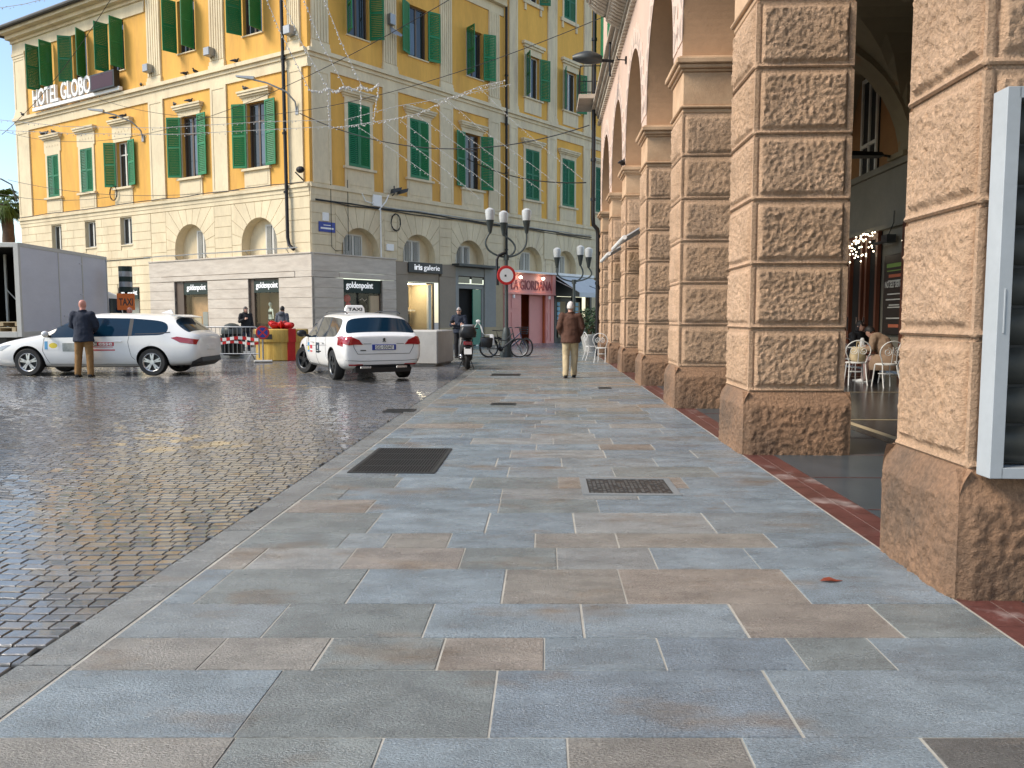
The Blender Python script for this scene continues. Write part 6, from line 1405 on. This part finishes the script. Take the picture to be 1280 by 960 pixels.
# barrier
t=thing('crowd_barrier','grey steel crowd barrier with red and white tape beside the parked taxi','barrier',(-9.05,25.4,0),R(-4))
b=MB(); w=1.05
b.tube([(-w,0,.12),(-w,0,1.0),(-w+.1,0,1.1),(w-.1,0,1.1),(w,0,1.0),(w,0,.12)],.022,7); b.tube([(-w,0,.25),(w,0,.25)],.018,6); b.build('frame',m['zinc'],t,smooth=60)
b=MB(); [b.cyl((-w+i*2*w/15,0,.25),(-w+i*2*w/15,0,1.1),.009,n=5) for i in range(1,15)]; b.build('bar',m['zinc'],t)
for x in (-.8,.8): b=MB(); b.tube([(x,-.32,0),(x,-.05,.22),(x,.05,.22),(x,.32,0)],.018,6); b.tube([(x-.06,-.3,.01),(x-.02,0,.25)],.012,5); b.build('foot',m['zinc'],t)
b=MB(); 
for row,(z0,z1) in enumerate(((.68,.78),(.56,.64))):
    for i in range(16): b.mi=(i+row)%2; x=-w+i*2*w/16; y=-.03+.02*math.sin(i*1.1+row); y2=-.03+.02*math.sin((i+1)*1.1+row); q=.03*math.sin(i*.7+row); q2=.03*math.sin((i+1)*.7+row); b.quad((x,y,z0+q),(x+2*w/16,y2,z0+q2),(x+2*w/16,y2-.01,z1+q2),(x,y-.01,z1+q))
b.build('tape',[m['redp'],m['white']],t)
t=thing('litter_bin','dark domed litter bin standing behind the steel barrier','litter bin',(-9.75,27.9,.10)); b=MB(); b.lathe([(.01,0),(.30,0),(.32,.04),(.34,.72),(.35,.74)],20); b.build('bin_body',m['iron'],t,smooth=40)
b=MB(); b.lathe([(.36,.74),(.36,.84),(.33,.95),(.22,1.06),(.08,1.11),(.01,1.115)],20); b.build('lid',lampgrey,t,smooth=40); b=MB(); b.ball((.05,-.28,.94),(.12,.06,.08)); b.build('opening',m['black'],t)
b=MB(); [b.cyl((.345*math.cos(a*.39),.345*math.sin(a*.39),.05),(.36*math.cos(a*.39),.36*math.sin(a*.39),.70),.02,n=5) for a in range(16)]; b.build('rib',lampgrey,t)
# no parking sign on a foot
t=thing('traffic_sign','portable round blue and red no stopping sign in front of the gift box','traffic sign',(-7.78,25.0,0),R(18))
b=MB(); b.box(-.28,.28,-.14,.14,0,.07); b.build('base',m['conc'],t,bevel=.02); b=MB(); b.cyl((0,0,.05),(0,0,1.12),.025,n=8); b.build('pole',m['zinc'],t)
b=MB(); c=(0,-.04,.93); b.mi=0; b.lathe([(.01,-.012),(.20,-.012),(.205,.0),(.01,.0)],32,'y',c); b.mi=1; b.lathe([(.01,-.016),(.155,-.016),(.155,-.013),(.01,-.013)],32,'y',c); b.mi=0
for a in (45,-45): b.T=Matrix.Translation(c)@Matrix.Rotation(R(a),4,'Y'); b.box(-.155,.155,-.0195 if a>0 else -.0185,-.0165,-.02,.02)
b.T=I4; b.build('disc',[m['redp'],m['bluep']],t)
# taxi rank pole
t=thing('taxi_rank_sign','striped dark pillar with an orange taxi board behind the parked taxi','taxi sign',(-12.9,26.9,0),R(20))
b=MB(); b.cyl((0,0,0),(0,0,3.1),.045,n=10); b.build('pole',m['iron'],t)
b=MB()
for i in range(5): b.mi=i%2; b.cyl((0,0,2.25+i*.17),(0,0,2.25+(i+1)*.17),.21,n=16)
b.build('drum',[m['signgreen'],m['zinc']],t); b=MB(); b.box(-.27,.27,-.16,-.12,1.65,2.2); b.build('board',mat('orange_board',(.75,.16,.015),.5,var=.05),t,bevel=.01); b=MB(); b.text('TAXI',w=.42,h=.24,depth=.004,M=Matrix.Translation((0,-.161,1.80)),bold=.02); b.build('lettering',m['black'],t)
# mannequins in the window
mq=mat('mannequin_plastic',(.55,.58,.47),.35,var=.05)
def mannequin(label,p,rz,under):
    t=thing('mannequin',label,'mannequin',p,rz,'mannequins in the shop window'); b=MB()
    torso(b,[(0,0,.86,.10,.08),(0,0,.95,.155,.10),(0,0,1.08,.115,.085),(0,.01,1.2,.14,.1),(0,.01,1.32,.155,.10),(0,0,1.42,.14,.075),(0,0,1.46,.06,.055),(0,0,1.55,.045,.045)])
    b.ball((0,.015,1.65),(.075,.09,.115)); limb(b,[(-.15,0,1.41),(-.28,.05,1.18),(-.46,.15,1.02)],[.045,.035,.022]); limb(b,[(.15,0,1.41),(.2,-.02,1.15),(.19,.02,.9)],[.045,.035,.024])
    for x in (-.08,.08): limb(b,[(x,0,.88),(x*1.1,.0,.5),(x*1.1,0,.06)],[.085,.052,.034])
    organic(b,'body',mq,t,.014,3)
    if under: b=MB(); torso(b,[(0,.01,1.21,.150,.112),(0,.015,1.27,.162,.125),(0,.012,1.335,.162,.112)]); torso(b,[(0,0,.88,.13,.10),(0,0,.97,.165,.112),(0,0,1.0,.155,.108)]); b.build('lingerie',m['signgreen'],t,smooth=40)
def LFp(s,d,z): q=FL@V((-s,d,z)); return (q.x,q.y,q.z)
rzL=math.atan2(-DL.y,-DL.x)+math.pi
mannequin('pale green mannequin in dark lingerie with one arm held out in the shop window',LFp(3.0,.45,.36),rzL-.2,True)
mannequin('pale mannequin half hidden behind the person in the grey jacket',LFp(2.05,.5,.36),rzL+.2,False)
# scooter, local +x forward
t=thing('motor_scooter','black motor scooter with a rear top box parked at the pavement edge','scooter',(-1.2,21.45,0),R(96))
for x,r in ((0,.28),(1.35,.28)):
    b=MB(); b.lathe([(.17,-.055),(.25,-.065),(r,-.03),(r,.03),(.25,.065),(.17,.055)],24,'y',(x,0,r)); w=b.build('wheel',m['rubber'],t,smooth=40); b=MB(); b.lathe([(.01,-.05),(.175,-.045),(.175,.045),(.01,.05)],16,'y',(x,0,r)); b.build('rim',m['alloyd'],w)
b=MB(); b.loft([[(x,w,z0),(x,w*1.1,(z0+z1)/2),(x,w*.7,z1),(x,-w*.7,z1),(x,-w*1.1,(z0+z1)/2),(x,-w,z0)] for x,w,z0,z1 in ((-.28,.07,.62,.80),(-.05,.15,.50,.82),(.3,.17,.40,.80),(.5,.16,.30,.72),(.6,.16,.22,.34),(.95,.17,.22,.34),(1.05,.19,.25,.95),(1.15,.16,.5,1.02),(1.25,.08,.7,1.0))]); b.build('body',m['black'],t,smooth=50,bevel=.01)
b=MB(); b.loft([[(x,w,z0),(x,w*.85,z1),(x,-w*.85,z1),(x,-w,z0)] for x,w,z0,z1 in ((-.25,.10,.79,.85),(0,.16,.80,.87),(.35,.15,.78,.82),(.55,.12,.74,.80))]); b.build('seat',m['plastic'],t,bevel=.02,smooth=50)
b=MB(); b.loft([[(x,w,.86),(x,w*1.08,1.0),(x,w*.8,1.14),(x,-w*.8,1.14),(x,-w*1.08,1.0),(x,-w,.86)] for x,w in ((-.50,.15),(-.44,.21),(-.1,.21),(-.04,.16))]); tb=b.build('top_box',m['black'],t,bevel=.015,smooth=50); b=MB(); b.loft([[(x,w,1.13),(x,w*.9,1.20),(x,-w*.9,1.20),(x,-w,1.13)] for x,w in ((-.47,.14),(-.40,.19),(-.14,.19),(-.08,.14))]); b.build('lid',m['zinc'],tb,bevel=.02,smooth=50)
b=MB(); b.box(-.34,-.28,-.11,.11,.66,.76); b.build('tail_light',m['tail'],t,bevel=.015); b=MB(); b.add([(-.38,-.10,.42),(-.38,.10,.42),(-.33,.10,.60),(-.33,-.10,.60),(-.37,-.10,.42),(-.37,.10,.42),(-.32,.10,.60),(-.32,-.10,.60)],[(0,1,2,3),(7,6,5,4),(0,4,5,1),(1,5,6,2),(2,6,7,3),(3,7,4,0)]); b.build('number_plate',m['white'],t); b=MB(); b.box(-.34,-.1,-.07,.07,.38,.64); b.tube([(-.2,.17,.35),(.35,.17,.30)],.06,10); b.tube([(0,.13,.28),(-.05,.14,.75)],.022,6); b.build('frame',m['iron'],t,smooth=40)
b=MB(); b.ball((-.16,.17,.355),(.07,.055,.07)); b.build('exhaust',m['chrome'],t,smooth=60)
b=MB(); b.tube([(1.35,.1,.28),(1.22,.08,.8),(1.1,.03,1.05)],.03,6); b.tube([(1.35,-.1,.28),(1.22,-.08,.8),(1.1,-.03,1.05)],.03,6); b.tube([(1.0,.36,1.08),(1.08,.1,1.10),(1.08,-.1,1.10),(1.0,-.36,1.08)],.018,6); b.ball((1.15,0,1.05),(.10,.15,.10)); b.build('handlebar',m['iron'],t,smooth=50)
for sg in (-1,1): b=MB(); b.tube([(1.02,sg*.25,1.1),(1.02,sg*.34,1.25)],.008,5); b.ball((1.02,sg*.36,1.28),(.02,.07,.05)); b.build('mirror',m['iron'] if sg>0 else m['white'],t,smooth=60)
b=MB(); b.tube([(.45,.1,.25),(.35,.22,.0)],.012,5); b.tube([(.45,-.1,.25),(.4,-.2,.0)],.012,5); b.build('kickstand',m['iron'],t)
# bicycles, local +x forward
def bicycle(label,p,rz,col,seatchild=False,bags=False,basket=False,steer=0):
    t=thing('bicycle',label,'bicycle',p,rz,'bicycles leaning at the street lamp'); r=.335; wb=1.08
    fm_=mat('bike_paint',col,.35,var=.05)
    for k,x in enumerate((0,wb)):
        M=Matrix.Translation((x,0,r))@Matrix.Rotation(R(steer if k else 0),4,'Z'); b=MB(); b.tube([((r-.02)*math.cos(i*math.pi/16),0,(r-.02)*math.sin(i*math.pi/16)) for i in range(32)],.030,6,closed=True); w=b.build('wheel',m['rubber'],t,smooth=60,M=M)
        b=MB(); b.tube([((r-.045)*math.cos(i*math.pi/16),0,(r-.045)*math.sin(i*math.pi/16)) for i in range(32)],.010,5,closed=True); [b.cyl((0,.0,0),((r-.045)*math.cos(i*math.pi/9),0,(r-.045)*math.sin(i*math.pi/9)),.0022,n=3) for i in range(18)]; b.lathe([(.01,-.04),(.035,-.03),(.035,.03),(.01,.04)],10,'y'); b.lathe([(.05,.028),(.085,.028),(.085,.03),(.05,.03)],16,'y'); b.build('rim',m['zinc'],w)
    b=MB(); bb=(.43,0,.29); st=(.30,0,.80); hd=(.86,0,.86); hl=(.90,0,.66)
    b.tube([st,bb],.018,8); b.tube([bb,hl],.032,8); b.tube([(.34,0,.62),(.6,0,.60),hd],.02,8); b.tube([hd,hl],.022,8)
    for sg in (-1,1): b.tube([bb,(0,sg*.06,r)],.011,6); b.tube([(.31,0,.76),(0,sg*.06,r)],.009,6); b.tube([hl,(.95,sg*.05,.55),(wb,sg*.055,r)],.013,6)
    b.build('frame',fm_,t,smooth=60)
    b=MB(); b.tube([st,(.28,0,.92)],.013,6); b.loft([[(x,w,z),(x,w,z+.03),(x,-w,z+.03),(x,-w,z)] for x,w,z in ((.12,.08,.93),(.2,.085,.935),(.3,.04,.93),(.40,.02,.92))]); b.build('saddle',m['black'],t,bevel=.008)
    b=MB(); b.tube([hd,(.83,0,1.0)],.016,6); b.tube([(.70,.30,1.04),(.80,.18,1.06),(.84,0,1.02),(.80,-.18,1.06),(.70,-.30,1.04)],.012,6); b.build('handlebar',m['black'],t,smooth=60)
    b=MB(); b.lathe([(.01,-.01),(.09,-.01),(.09,.01),(.01,.01)],18,'y',(.43,.05,.29)); b.tube([(.43,.07,.29),(.52,.08,.14),(.52,.16,.14)],.009,5); b.tube([(.43,-.07,.29),(.34,-.08,.44),(.34,-.16,.44)],.009,5); b.build('crank',m['iron'],t)
    b=MB(); b.box(-.25,.2,-.06,.06,.70,.715); [b.tube([(-.15,sg*.07,.70),(0,sg*.07,r)],.006,5) for sg in (-1,1)]; b.tube([( (r+.025)*math.cos(a),0,r+(r+.025)*math.sin(a)) for a in [R(30+i*16) for i in range(9)]],.015,5); b.build('rack',m['iron'],t)
    if bags:
        for sg in (-1,1): b=MB(); b.loft([[(x,sg*(.08+y),z) for x,z in ((-.28,.36),(.10,.36),(.14,.70),(-.30,.70))] for y in (0,.12)]); b.build('pannier',m['black'],t,bevel=.03,smooth=50)
    if seatchild:
        b=MB(); b.loft([[(x,w,z),(x,-w,z),(x-.04,-w,z+.02),(x-.04,w,z+.02)] for x,z,w in ((.16,.80,.15),(-.12,.78,.17),(-.2,.86,.17),(-.26,1.1,.15),(-.34,1.2,.12))]); [b.loft([[(.16,sg*.16,.8),(.16,sg*.12,.8),(.02,sg*.12,.8),(.02,sg*.16,.8)],[(.20,sg*.17,.45),(.20,sg*.11,.45),(.06,sg*.11,.45),(.06,sg*.17,.45)]]) for sg in (-1,1)]; b.build('child_seat',m['white'],t,bevel=.015,smooth=50)
    if basket:
        b=MB(); 
        for z,k in ((.82,.8),(.9,.9),(.98,1.0),(1.06,1.06)): b.tube([(1.0+x*k,y*k,z) for x,y in ((-.13,-.17),(.13,-.17),(.13,.17),(-.13,.17))],.008,4,closed=True)
        for x,y in [(a,c) for a in (-.13,-.04,.05,.13) for c in (-.17,.17)]+[(c,a) for a in (-.08,0,.08) for c in (-.13,.13)]: b.tube([(1.0+x*.8,y*.8,.82),(1.0+x*1.06,y*1.06,1.06)],.005,4)
        b.build('basket',m['iron'],t)
bicycle('dark bicycle with white child seat and black panniers leaning at the lamp post',(-.82,28.3,0),R(6),(.02,.02,.025),True,True,False,-10)
bicycle('dark blue bicycle with a front basket, farther side of the lamp post',(-.55,29.3,0),R(-8),(.02,.03,.09),False,False,True,-38)
# plant pot
t=thing('potted_plant','leafy shrub in a large grey pot near the far arcade corner','plant',(3.30,33.8,0))
b=MB(); b.lathe([(.01,0),(.26,0),(.40,.62),(.43,.66),(.43,.72),(.36,.72),(.34,.66),(.01,.64)],20); b.build('pot',m['conc'],t,smooth=40)
lfm=mat('shrub_leaf',(.035,.07,.025),.5,var=.5,vs=6); rr=random.Random(6); b=MB()
for i in range(900):
    a=rr.uniform(0,6.283); u=rr.uniform(-1,1); k=rr.random()**.4; c=V((.55*k*math.sqrt(1-u*u)*math.cos(a),.55*k*math.sqrt(1-u*u)*math.sin(a),1.25+.62*k*u)); c+=V((noise.noise(c*2.5),noise.noise(c*2.5+V((5,0,0))),0))*.15; n=V((rr.gauss(0,1),rr.gauss(0,1),rr.gauss(.6,1))).normalized(); e=n.orthogonal().normalized(); f=n.cross(e); l=rr.uniform(.05,.09); b.add([c-e*l,c+f*l*.4,c+e*l,c-f*l*.4],[(0,1,2,3)])
b.build('foliage',lfm,t,recalc=False); b=MB(); [b.tube([(0,0,.6),(math.cos(a)*.1,math.sin(a)*.1,1.0),(math.cos(a)*.3,math.sin(a)*.3,1.5)],[.03,.02,.008],5) for a in (0,1.3,2.6,3.9,5.1)]; b.build('stem',m['wood'],t)
# palm at the left edge, and the house behind it
t=thing('palm_tree','palm tree with a shaggy crown at the left behind the truck','tree',(-31.2,50.0,0)); bark=mat('palm_bark',(.11,.07,.045),.9,var=.4,vs=3,bump=.6,bs=12); b=MB()
b.tube([(.1*math.sin(i*.5),0,i*.42) for i in range(21)],[.42-.006*i+(.03 if i%2 else 0) for i in range(21)],12); b.build('trunk',bark,t,smooth=40)
pf=mat('palm_leaf',(.10,.16,.03),.55,var=.5,vs=2); rr=random.Random(12); b=MB()
for k in range(44):
    az=rr.uniform(0,6.283); el=rr.uniform(-.9,1.35); L=rr.uniform(.9,1.5); d=V((math.cos(az)*math.cos(el),math.sin(az)*math.cos(el),math.sin(el))); p=V((0,0,8.4)); pts=[p.copy()]
    for i in range(8): p=p+d*L/8; d=(d+V((0,0,-.16))).normalized(); pts.append(p.copy())
    b.tube(pts,[.03,.028,.025,.022,.018,.015,.012,.008,.004],4)
    tip=pts[4]; dd=(pts[5]-pts[4]).normalized(); sd=dd.cross(V((0,0,1))).normalized()
    for q in range(18):
        a=-1.5+3*q/17; e=(dd*math.cos(a)+sd*math.sin(a)); l=rr.uniform(.5,.8); w=sd*math.cos(a)-dd*math.sin(a); e2=tip+e*l+V((0,0,-.22*l-rr.random()*.2)); mid=tip+e*l*.55+V((0,0,.03)); b.add([tip,mid+w*.045,e2,mid-w*.045],[(0,1,2,3)])
b.build('crown',pf,t,recalc=False)
t=thing('distant_house','low grey house with a yellow roof edge far behind the palm','building',(-44,66,0),R(25)); b=MB(); b.box(-9,9,0,8,0,6.3); b.build('wall',m['greyp'],t); b=MB(); b.box(-9.4,9.4,-.4,8.4,6.3,6.75); b.build('roof',m['yellow2'],t)
for x in (-6,-3,0,3,6,): b=MB(); b.box(x-.55,x+.55,-.06,.0,4.1,5.6); o=b.build('window',m['wframe'],t); b=MB(); b.box(x-.45,x+.45,-.08,-.061,4.2,5.5); b.build('pane',m['pane'],o)
# a street light on the far left wall end
b=MB(); q=FL@V((-22.6,-.1,9.1)); b.T=frame(q,-DL); b.tube([(0,0,-1.2),(-.05,-.2,-.3),(-.5,-.5,.0),(-1.6,-1.0,.25)],.04,6); b.ball((-1.75,-1.05,.25),(.3,.2,.08)); t=tag(b.build('wall_lamp',m['darkmetal'],CB,world=True))
# ---------------------------------------------------------------- overhead wires and light strings
def cat(a,c,sag,n=24): a,c=V(a),V(c); return [a.lerp(c,i/n)-V((0,0,4*sag*(i/n)*(1-i/n))) for i in range(n+1)]
def wire(label,pts,r=.010): b=MB(); b.tube(pts,r,5); o=b.build('overhead_wire',m['iron'],None,smooth=60); tag(o,label,'wire'); return o
fr=lambda s,d,z:FR@V((s,-d,z)); fl=lambda s,d,z:FL@V((-s,-d,z)); fa=lambda s,d,z:A0+FAL@V((s,d,z))
wire('long dark wire from the far left wall to the balcony of the arcade',cat(fl(22.5,.5,11.6),fa(18.6,1.0,10.4),2.2,40))
wire('dark wire crossing the yellow corner below the cornice to the arcade',cat(fl(14,.3,12.2),fa(20.5,.3,8.9),1.6,40))
wire('thick sagging cable from the corner lamp arm to the far arcade corner',cat(fl(.2,.3,9.7),fa(29.0,.4,8.2),1.1,40),.02)
wire('slack dark cable low across the left facade towards the truck',cat(fl(22.4,.6,9.0),fl(4,.25,6.95),.5),.012)
wire('second slack cable across the left facade ending at the wire coil',cat(fl(22.6,1.0,8.2),fl(13.4,.3,7.4),.25),.012)
wire('thin wire from the left roof edge down across the hotel letters',cat(fl(5.5,2.5,18.1),fl(22.4,.8,11.4),.9),.014)
wire('thick cable hanging between lower right windows and the arcade downpipe',cat(fr(9.3,.2,9.3),fa(29.0,.5,6.2),.35),.022)
bulb=mat('unlit_white_bulb',(.55,.55,.53),.35,var=.05); strand=mat('pale_light_cord',(.45,.45,.43),.6,var=.1)
def string_light(label,pts,step=.13,r=.028,gap=.0,seed=1):
    rr=random.Random(seed); o=V(pts[0]); b=MB(); b.tube([V(p)-o for p in pts],.009,4); b.mi=1
    for a,c in zip(pts,pts[1:]):
        a,c=V(a)-o,V(c)-o; L=(c-a).length; k=max(1,int(L/step))
        for i in range(k): p=a.lerp(c,(i+rr.random()*.6)/k)+V((rr.uniform(-.02,.02),rr.uniform(-.02,.02),rr.uniform(-.07,.01))); b.ball(p,r*rr.uniform(.7,1.2),4,3)
    t=b.build('string_lights',[strand,bulb]); t.location=o; tag(t,label,'string lights','unlit festive light strings above the square')
SUNE=2.7; EXPO=0.72
STR=[('unlit fairy string hanging from above, leftmost of the four over the corner drainpipe',[(-8.6,24,13.6),(-7.29,24.0,11.01),(-6.74,24.0,9.67),(-5.92,24.0,8.03)]),
('unlit fairy string, second from the left of the four falling to the garland',[(-8.1,24,13.6),(-6.83,24.0,11.01),(-6.17,24.0,9.44),(-5.38,24.0,8.08)]),
('unlit fairy string, third from the left of the four falling to the garland',[(-7.3,24,13.6),(-6.2,24.0,11.01),(-5.59,24.0,9.44),(-4.91,24.0,8.15)]),
('unlit fairy string, rightmost of the four falling to the garland',[(-6.7,24,13.6),(-5.6,24.0,11.01),(-5.0,24.0,9.44),(-4.4,24.0,8.15)])]
for i,(l,p) in enumerate(STR): string_light(l,p,.11,.026,seed=i)
b=[(-5.92,24.02,8.03),(-5.66,24.02,7.99),(-5.38,24.02,8.08),(-5.15,24.02,8.01),(-4.91,24.02,8.15),(-4.63,24.02,8.06),(-4.4,24.02,8.15),(-4.14,24.02,8.03),(-3.88,24.02,8.22)]
string_light('thick scalloped festive garland of unlit bulbs in front of the corner window',b,.035,.036,seed=9)
for i,(l,p) in enumerate([('short hanging festive strand, left end of the scalloped garland',[(-5.38,24.,8.08),(-5.36,24.,6.94)]),('short hanging festive strand in the middle below the scalloped garland',[(-4.42,24.,8.15),(-4.43,24.,7.07)]),('short hanging festive strand, right end of the scalloped garland',[(-3.88,24.,8.22),(-4.06,24.,7.12)])]): string_light(l,p,.06,.026,seed=20+i)
string_light('long thick festive string from below the garland up towards the arcade',[(-5.28,24.,6.94),(-4.69,24.,7.01),(-4.44,24.,7.05),(-3.87,24.,7.14),(-3.28,24.,7.23),(-2.74,24.,7.35),(-1.87,24.,7.76),(-.94,24.,8.13),(-.2,24.,8.29)],.045,.024,seed=30)
NET=[[(-4.53,24.0,6.98),(-3.76,24.0,6.48),(-2.83,24.0,5.85),(-1.89,24.0,5.2)],[(-2.86,25.0,7.53),(-1.96,25.0,6.88),(-.98,25.0,6.21),(.25,25.0,5.37)],[(-3.42,25.0,7.41),(-2.45,25.0,6.69),(-1.23,25.0,5.85),(-.25,25.0,5.12)],[(-3.75,24.0,7.12),(-2.82,24.0,6.36),(-1.89,24.0,5.67),(-.95,24.0,4.9)],[(-2.03,26.0,8.25),(-1.02,26.0,7.4),(.26,26.0,6.53),(1.53,26.0,5.6)],[(-1.05,27.0,8.92),(0,27.0,7.9),(1.06,27.0,6.99),(2.39,27.0,5.95)],[(-2.41,26.0,8.02),(-1.53,26.0,7.21),(-.26,26.0,6.28),(1.02,26.0,5.4)]]
NTH=['first','fourth','third','second','sixth','seventh','fifth']
for i,p in enumerate(NET): string_light('thin slanting bulb string over the right facade, '+NTH[i]+' from left of seven',p,.12,.016,seed=40+i)
string_light('upper thin festive string running level across the left yellow facade',[(-15.64,25.,7.41),(-13.69,25.,7.22),(-10.76,25.,7.17),(-7.58,25.,7.36),(-5.5,25.,7.41)],.16,.018,seed=50)
string_light('lower thin festive string running level across the left yellow facade',[(-15.65,25.,7.1),(-13.21,25.,7.0),(-10.28,25.,6.98),(-5.5,25.,7.22)],.16,.018,seed=51)
string_light('festive string in the open sky at the upper left corner',[(-15.47,25.,10.72),(-14.74,25.,10.83),(-14.25,25.,10.95),(-12,25,11.4)],.14,.02,seed=52)
string_light('thin festive string rising beside the thick one towards the arcade',[(-5.03,24.5,7.29),(-3.35,24.5,7.71),(-1.91,24.5,7.94),(0,24.5,8.34)],.1,.018,seed=53)
# pigeons on the ledges
pg=mat('pigeon_feathers',(.025,.026,.03),.6,var=.4,vs=12)
def pigeon_mesh():
    b=MB(); b.ball((0,0,.10),(.13,.065,.07),10,8); b.ball((.11,0,.19),.035,8,6); b.tube([(.07,0,.13),(.10,0,.18)],[.05,.03],8); b.tube([(-.09,0,.10),(-.24,0,.06)],[.05,.018],6); b.tube([(.14,0,.19),(.17,0,.183)],[.01,.004],5)
    for sg in (-1,1): b.tube([(.01,sg*.02,.05),(.01,sg*.02,0)],.006,4)
    return b.build('pigeon',pg,smooth=60)
pp=None
PG=[(10.85,12.37,.15),(7.57,12.37,.15),(6.89,12.37,.12),(4.15,12.37,.15),(21.4,12.37,.14),(8.4,11.13,.15),(7.3,11.13,.16),(19.6,11.13,.15),(19.2,11.13,.18),(18.6,11.13,.14),(13.1,11.13,.15),(12.4,11.13,.12),(3.6,11.13,.16)]
PL=['on the upper cornice just right of the purple sign panel','on the upper cornice below the open window, left of a close pair','on the upper cornice below the open window, right of a close pair','on the upper cornice alone, nearest the corner drainpipe','at the far left end of the upper cornice','left of two on the window hood second from the drainpipe','right of two on the window hood second from the drainpipe','left of three on the leftmost window hood','middle of three on the leftmost window hood','right of three on the leftmost window hood','left of two on the third window hood from the left','right of two on the third window hood from the left','alone on the window hood nearest the corner drainpipe']
for i,(s,z,d) in enumerate(PG):
    if pp is None: o=pp=pigeon_mesh()
    else: o=pp.copy(); COL.objects.link(o)
    o.location=fl(s,d,z); o.rotation_euler=(0,0,rnd.uniform(0,6.28)); tag(o,'dark pigeon '+PL[i],'pigeon','pigeons on the ledges')
o=pp.copy(); COL.objects.link(o); q=A0+FAL@V((P0+4*PITCH+.2,.02,5.14)); o.location=q; o.rotation_euler=(0,0,1); tag(o,'dark pigeon perched on the capital of a far arcade pillar','pigeon','pigeons on the ledges')
# ---------------------------------------------------------------- light, air, camera
w=bpy.data.worlds.new('World'); scn.world=w; w.use_nodes=True; nt=w.node_tree; N=nt.nodes; Lk=nt.links
bg=N['Background']; sky=N.new('ShaderNodeTexSky'); sky.sky_type='NISHITA'; sky.sun_disc=False; SE,SR=R(42),R(253); sky.sun_elevation=SE; sky.sun_rotation=SR; sky.air_density=1.1; sky.dust_density=.6; sky.ozone_density=1.2
tc=N.new('ShaderNodeTexCoord'); mp=N.new('ShaderNodeMapping'); mp.inputs['Scale'].default_value=(1.2,1.2,3.2); Lk.new(tc.outputs['Generated'],mp.inputs[0])
nz=N.new('ShaderNodeTexNoise'); nz.inputs['Scale'].default_value=1.7; nz.inputs['Detail'].default_value=8; nz.inputs['Roughness'].default_value=.55; Lk.new(mp.outputs[0],nz.inputs['Vector'])
mr=N.new('ShaderNodeMapRange'); mr.inputs[1].default_value=.50; mr.inputs[2].default_value=.74; Lk.new(nz.outputs[0],mr.inputs[0])
mx=N.new('ShaderNodeMix'); mx.data_type='RGBA'; Lk.new(mr.outputs[0],mx.inputs[0]); Lk.new(sky.outputs[0],mx.inputs[6]); mx.inputs[7].default_value=(8.5,8.6,8.8,1)
Lk.new(mx.outputs[2],bg.inputs[0]); bg.inputs[1].default_value=.145
sun=bpy.data.lights.new('sun','SUN'); sun.energy=SUNE; sun.angle=R(22); sun.color=(1,.90,.76); so=bpy.data.objects.new('sun',sun); COL.objects.link(so)
d=V((math.sin(SR)*math.cos(SE),math.cos(SR)*math.cos(SE),math.sin(SE))); so.rotation_euler=d.to_track_quat('Z','Y').to_euler()
cam=bpy.data.cameras.new('camera'); co=bpy.data.objects.new('camera',cam); COL.objects.link(co); co.location=(0,0,H); co.rotation_euler=(math.pi/2-math.atan(.08),0,0); cam.sensor_width=36; cam.lens=28.125; cam.clip_start=.05; cam.clip_end=2000; scn.camera=co
scn.view_settings.view_transform='Standard'; scn.view_settings.look='None'; scn.view_settings.exposure=EXPO; scn.view_settings.gamma=1
scn.cycles.use_denoising=True; scn.cycles.max_bounces=6; scn.cycles.transparent_max_bounces=12; scn.cycles.caustics_reflective=False; scn.cycles.caustics_refractive=False
